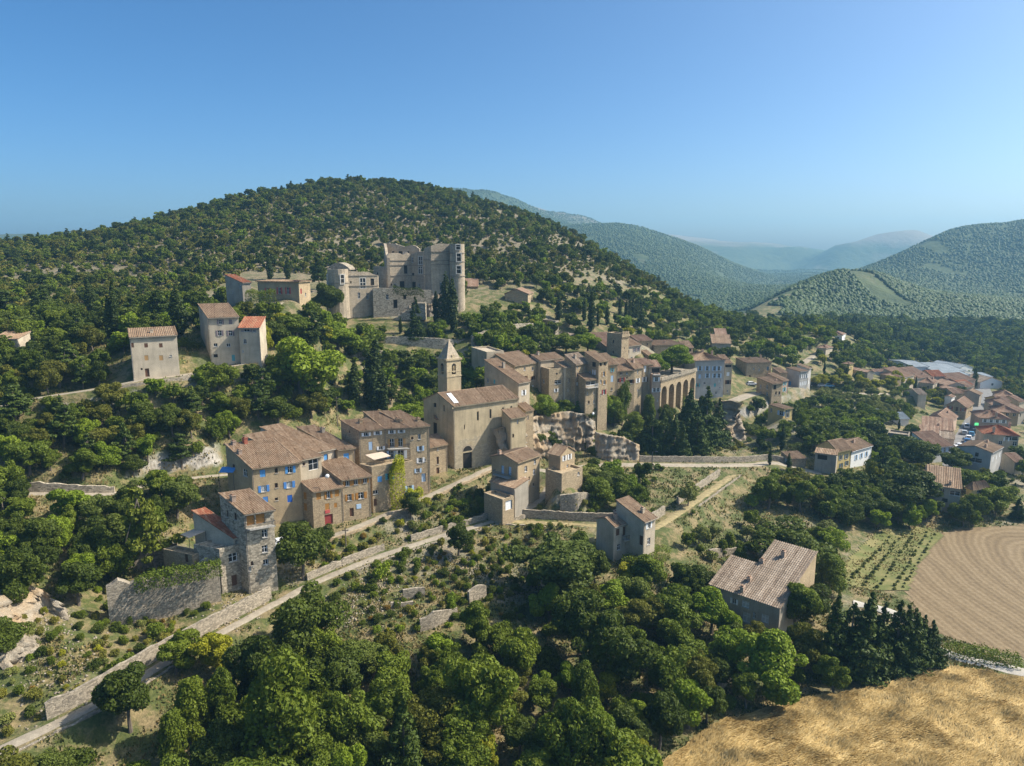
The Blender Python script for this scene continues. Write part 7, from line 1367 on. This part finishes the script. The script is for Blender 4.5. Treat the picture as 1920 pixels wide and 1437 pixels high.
# ------------------------------------------------------------------ cars
TYRE = m_plain('tyre rubber', (.02, .02, .02), .9, .1); RIM = m_plain('wheel metal', (.5, .5, .5), .4, .1); LAMPG = m_plain('lamp glass', (.6, .6, .55), .2, .05)
CARP = {k: m_plain(k+' car paint', c, .3, .03) for k, c in {'white': (.72, .72, .72), 'silver': (.42, .43, .45), 'blue': (.03, .12, .30), 'light_blue': (.12, .30, .48), 'black': (.02, .02, .025), 'red': (.35, .03, .03), 'dark': (.05, .06, .08)}.items()}
def car(label, v, x, y, paint, head, tall=0.0, p=None):
    p = on_ground(*full(v, x, y)) if p is None else p; p.z += .09; r = empty('parked_car', p, math.radians(head)); tag(r, label, 'car', 'parked cars'); w = .84
    lo = [(-2.05, .3), (2.0, .3), (2.08, .62), (1.95, .82), (1.05, .92), (-1.9, .98), (-2.1, .8)]; up = [(1.05, .9), (.35, 1.42+tall), (-1.35, 1.46+tall), (-1.98, .95)]
    def ext(prof, a, b=None):
        mb = MB(); L = [(x, -a, z) for x, z in prof]; R = [(x, a, z) for x, z in prof]; mb.grid([L, R], closed=True); mb.face(L); mb.face(R[::-1]); return mb
    ext(lo, w).build('body', CARP[paint], r); cb = ext(up, w-.1).build('cabin', CARP[paint], r)
    for nm, q in (('windscreen', [(.98, -.66, .97), (.98, .66, .97), (.42, .6, 1.38+tall), (.42, -.6, 1.38+tall)]), ('rear_window', [(-1.95, .66, 1.02), (-1.95, -.66, 1.02), (-1.45, -.6, 1.4+tall), (-1.45, .6, 1.4+tall)])):
        mb = MB(); mb.face([(a+(.03 if a > 0 else -.03), b, c+.02) for a, b, c in q]); mb.build(nm, GLASS, r)
    for s in (-1, 1):
        mb = MB(); mb.face([(.85, s*(w-.09), .98), (.3, s*(w-.09), 1.36+tall), (-1.3, s*(w-.09), 1.38+tall), (-1.75, s*(w-.09), 1.0)][::s]); mb.build('side_window', GLASS, r)
        mb = MB(); mb.box(2.0, 2.08, s*.6-.16, s*.6+.16, .6, .76); mb.build('headlight', LAMPG, r)
        for xx in (-1.3, 1.3):
            mb = MB(); mb.tube((xx, s*(w-.16), .32), (xx, s*(w+.02), .32), .32, .32, 12); wh = mb.build('wheel', TYRE, r); mb = MB(); mb.tube((xx, s*(w+.021), .32), (xx, s*(w+.035), .32), .19, .19, 10); mb.build('rim', RIM, wh)
for a in (('white van driving down the street beside the green verge', 'W7', 1218, 880, 'white', 60, .35), ('silver car rolling down the middle of the street', 'W7', 1192, 945, 'silver', 62), ('light blue car parked opposite the silver one', 'W7', 1268, 958, 'light_blue', 62), ('white hatchback parked behind the light blue car', 'W7', 1238, 1000, 'white', 62), ('dark blue car parked between two hatchbacks', 'W7', 1222, 1035, 'blue', 62), ('blue car parked nearest the grey gabled house', 'W7', 1225, 1075, 'blue', 62), ('white car parked before the grey gable across the street', 'W7', 1155, 1090, 'white', 20), ('white car half hidden at the lower street end', 'W7', 1103, 1108, 'white', 80), ('black car parked beside the green canopy', 'W7', 1318, 905, 'black', 62), ('dark car parked higher up near the green canopy', 'W7', 1300, 925, 'dark', 62),
    ('small white car on the village lane before the square brown house', 'T5', 605, 725, 'white', 10), ('black car at the end of the plane tree terrace', 'T5', 1622, 738, 'black', 5), ('silver car parked under the plane trees', 'T5', 1745, 745, 'silver', 5), ('pale blue car parked under the plane trees', 'T5', 1865, 752, 'light_blue', 5), ('white car squeezed beside the tall loggia house', 'Z5', 500, 1070, 'white', 35)):
    car(*a)
# ------------------------------------------------------------------ light, sky, air
SUN_AZ, SUN_EL = math.radians(90-SUN_PHI), math.radians(SUN_ELEV)      # azimuth measured from +Y towards +X
w = bpy.data.worlds.new('World'); SC.world = w; w.use_nodes = True
wt = w.node_tree; bg = wt.nodes['Background']
sky = wt.nodes.new('ShaderNodeTexSky'); sky.sky_type = 'NISHITA'; sky.sun_disc = False
sky.sun_elevation = SUN_EL; sky.sun_rotation = SUN_AZ; sky.altitude = 1000; sky.air_density = 0.6; sky.dust_density = 6.0; sky.ozone_density = 3.0
hs = wt.nodes.new('ShaderNodeHueSaturation'); hs.inputs['Saturation'].default_value = 1.3
wt.links.new(sky.outputs[0], hs.inputs['Color']); tint = wt.nodes.new('ShaderNodeMix'); tint.data_type = 'RGBA'; tint.blend_type = 'MULTIPLY'; tint.inputs[0].default_value = 1.0; tint.inputs[7].default_value = (0.96, 1.07, 0.99, 1)
wt.links.new(hs.outputs[0], tint.inputs[6]); wt.links.new(tint.outputs[2], bg.inputs[0]); bg.inputs[1].default_value = SKY_STRENGTH
sd = bpy.data.lights.new('sun', 'SUN'); sd.energy = SUN_POWER; sd.angle = math.radians(0.53); sd.color = (1.0, 0.93, 0.82)
so = link('sun', sd, None, (100, 0, 300))
dirv = Vector((math.cos(math.radians(SUN_PHI))*math.cos(SUN_EL), math.sin(math.radians(SUN_PHI))*math.cos(SUN_EL), math.sin(SUN_EL)))
so.rotation_euler = dirv.to_track_quat('Z', 'Y').to_euler()
if HAZE > 0:
    hb = MB(); hb.box(-4200, 4200, -150, 3900, -60, 232)
    hm = bpy.data.materials.new('thin summer air'); hm.use_nodes = True; ht = hm.node_tree
    ht.nodes.remove(ht.nodes['Principled BSDF']); pv = ht.nodes.new('ShaderNodeVolumePrincipled')
    pv.inputs['Color'].default_value = HAZE_COL; pv.inputs['Density'].default_value = HAZE; pv.inputs['Anisotropy'].default_value = 0.2
    ht.links.new(pv.outputs[0], ht.nodes['Material Output'].inputs['Volume'])
    tag(hb.build('haze', hm), kind='stuff')
vs = SC.view_settings; vs.view_transform = 'Standard'; vs.look = 'None'; vs.gamma = 1.0; vs.exposure = EXPOSURE
SC.cycles.max_bounces = 5; SC.cycles.diffuse_bounces = 3; SC.cycles.glossy_bounces = 2; SC.cycles.transmission_bounces = 3; SC.cycles.volume_bounces = 0; SC.cycles.transparent_max_bounces = 6
SC.cycles.use_denoising = True; SC.cycles.use_adaptive_sampling = True
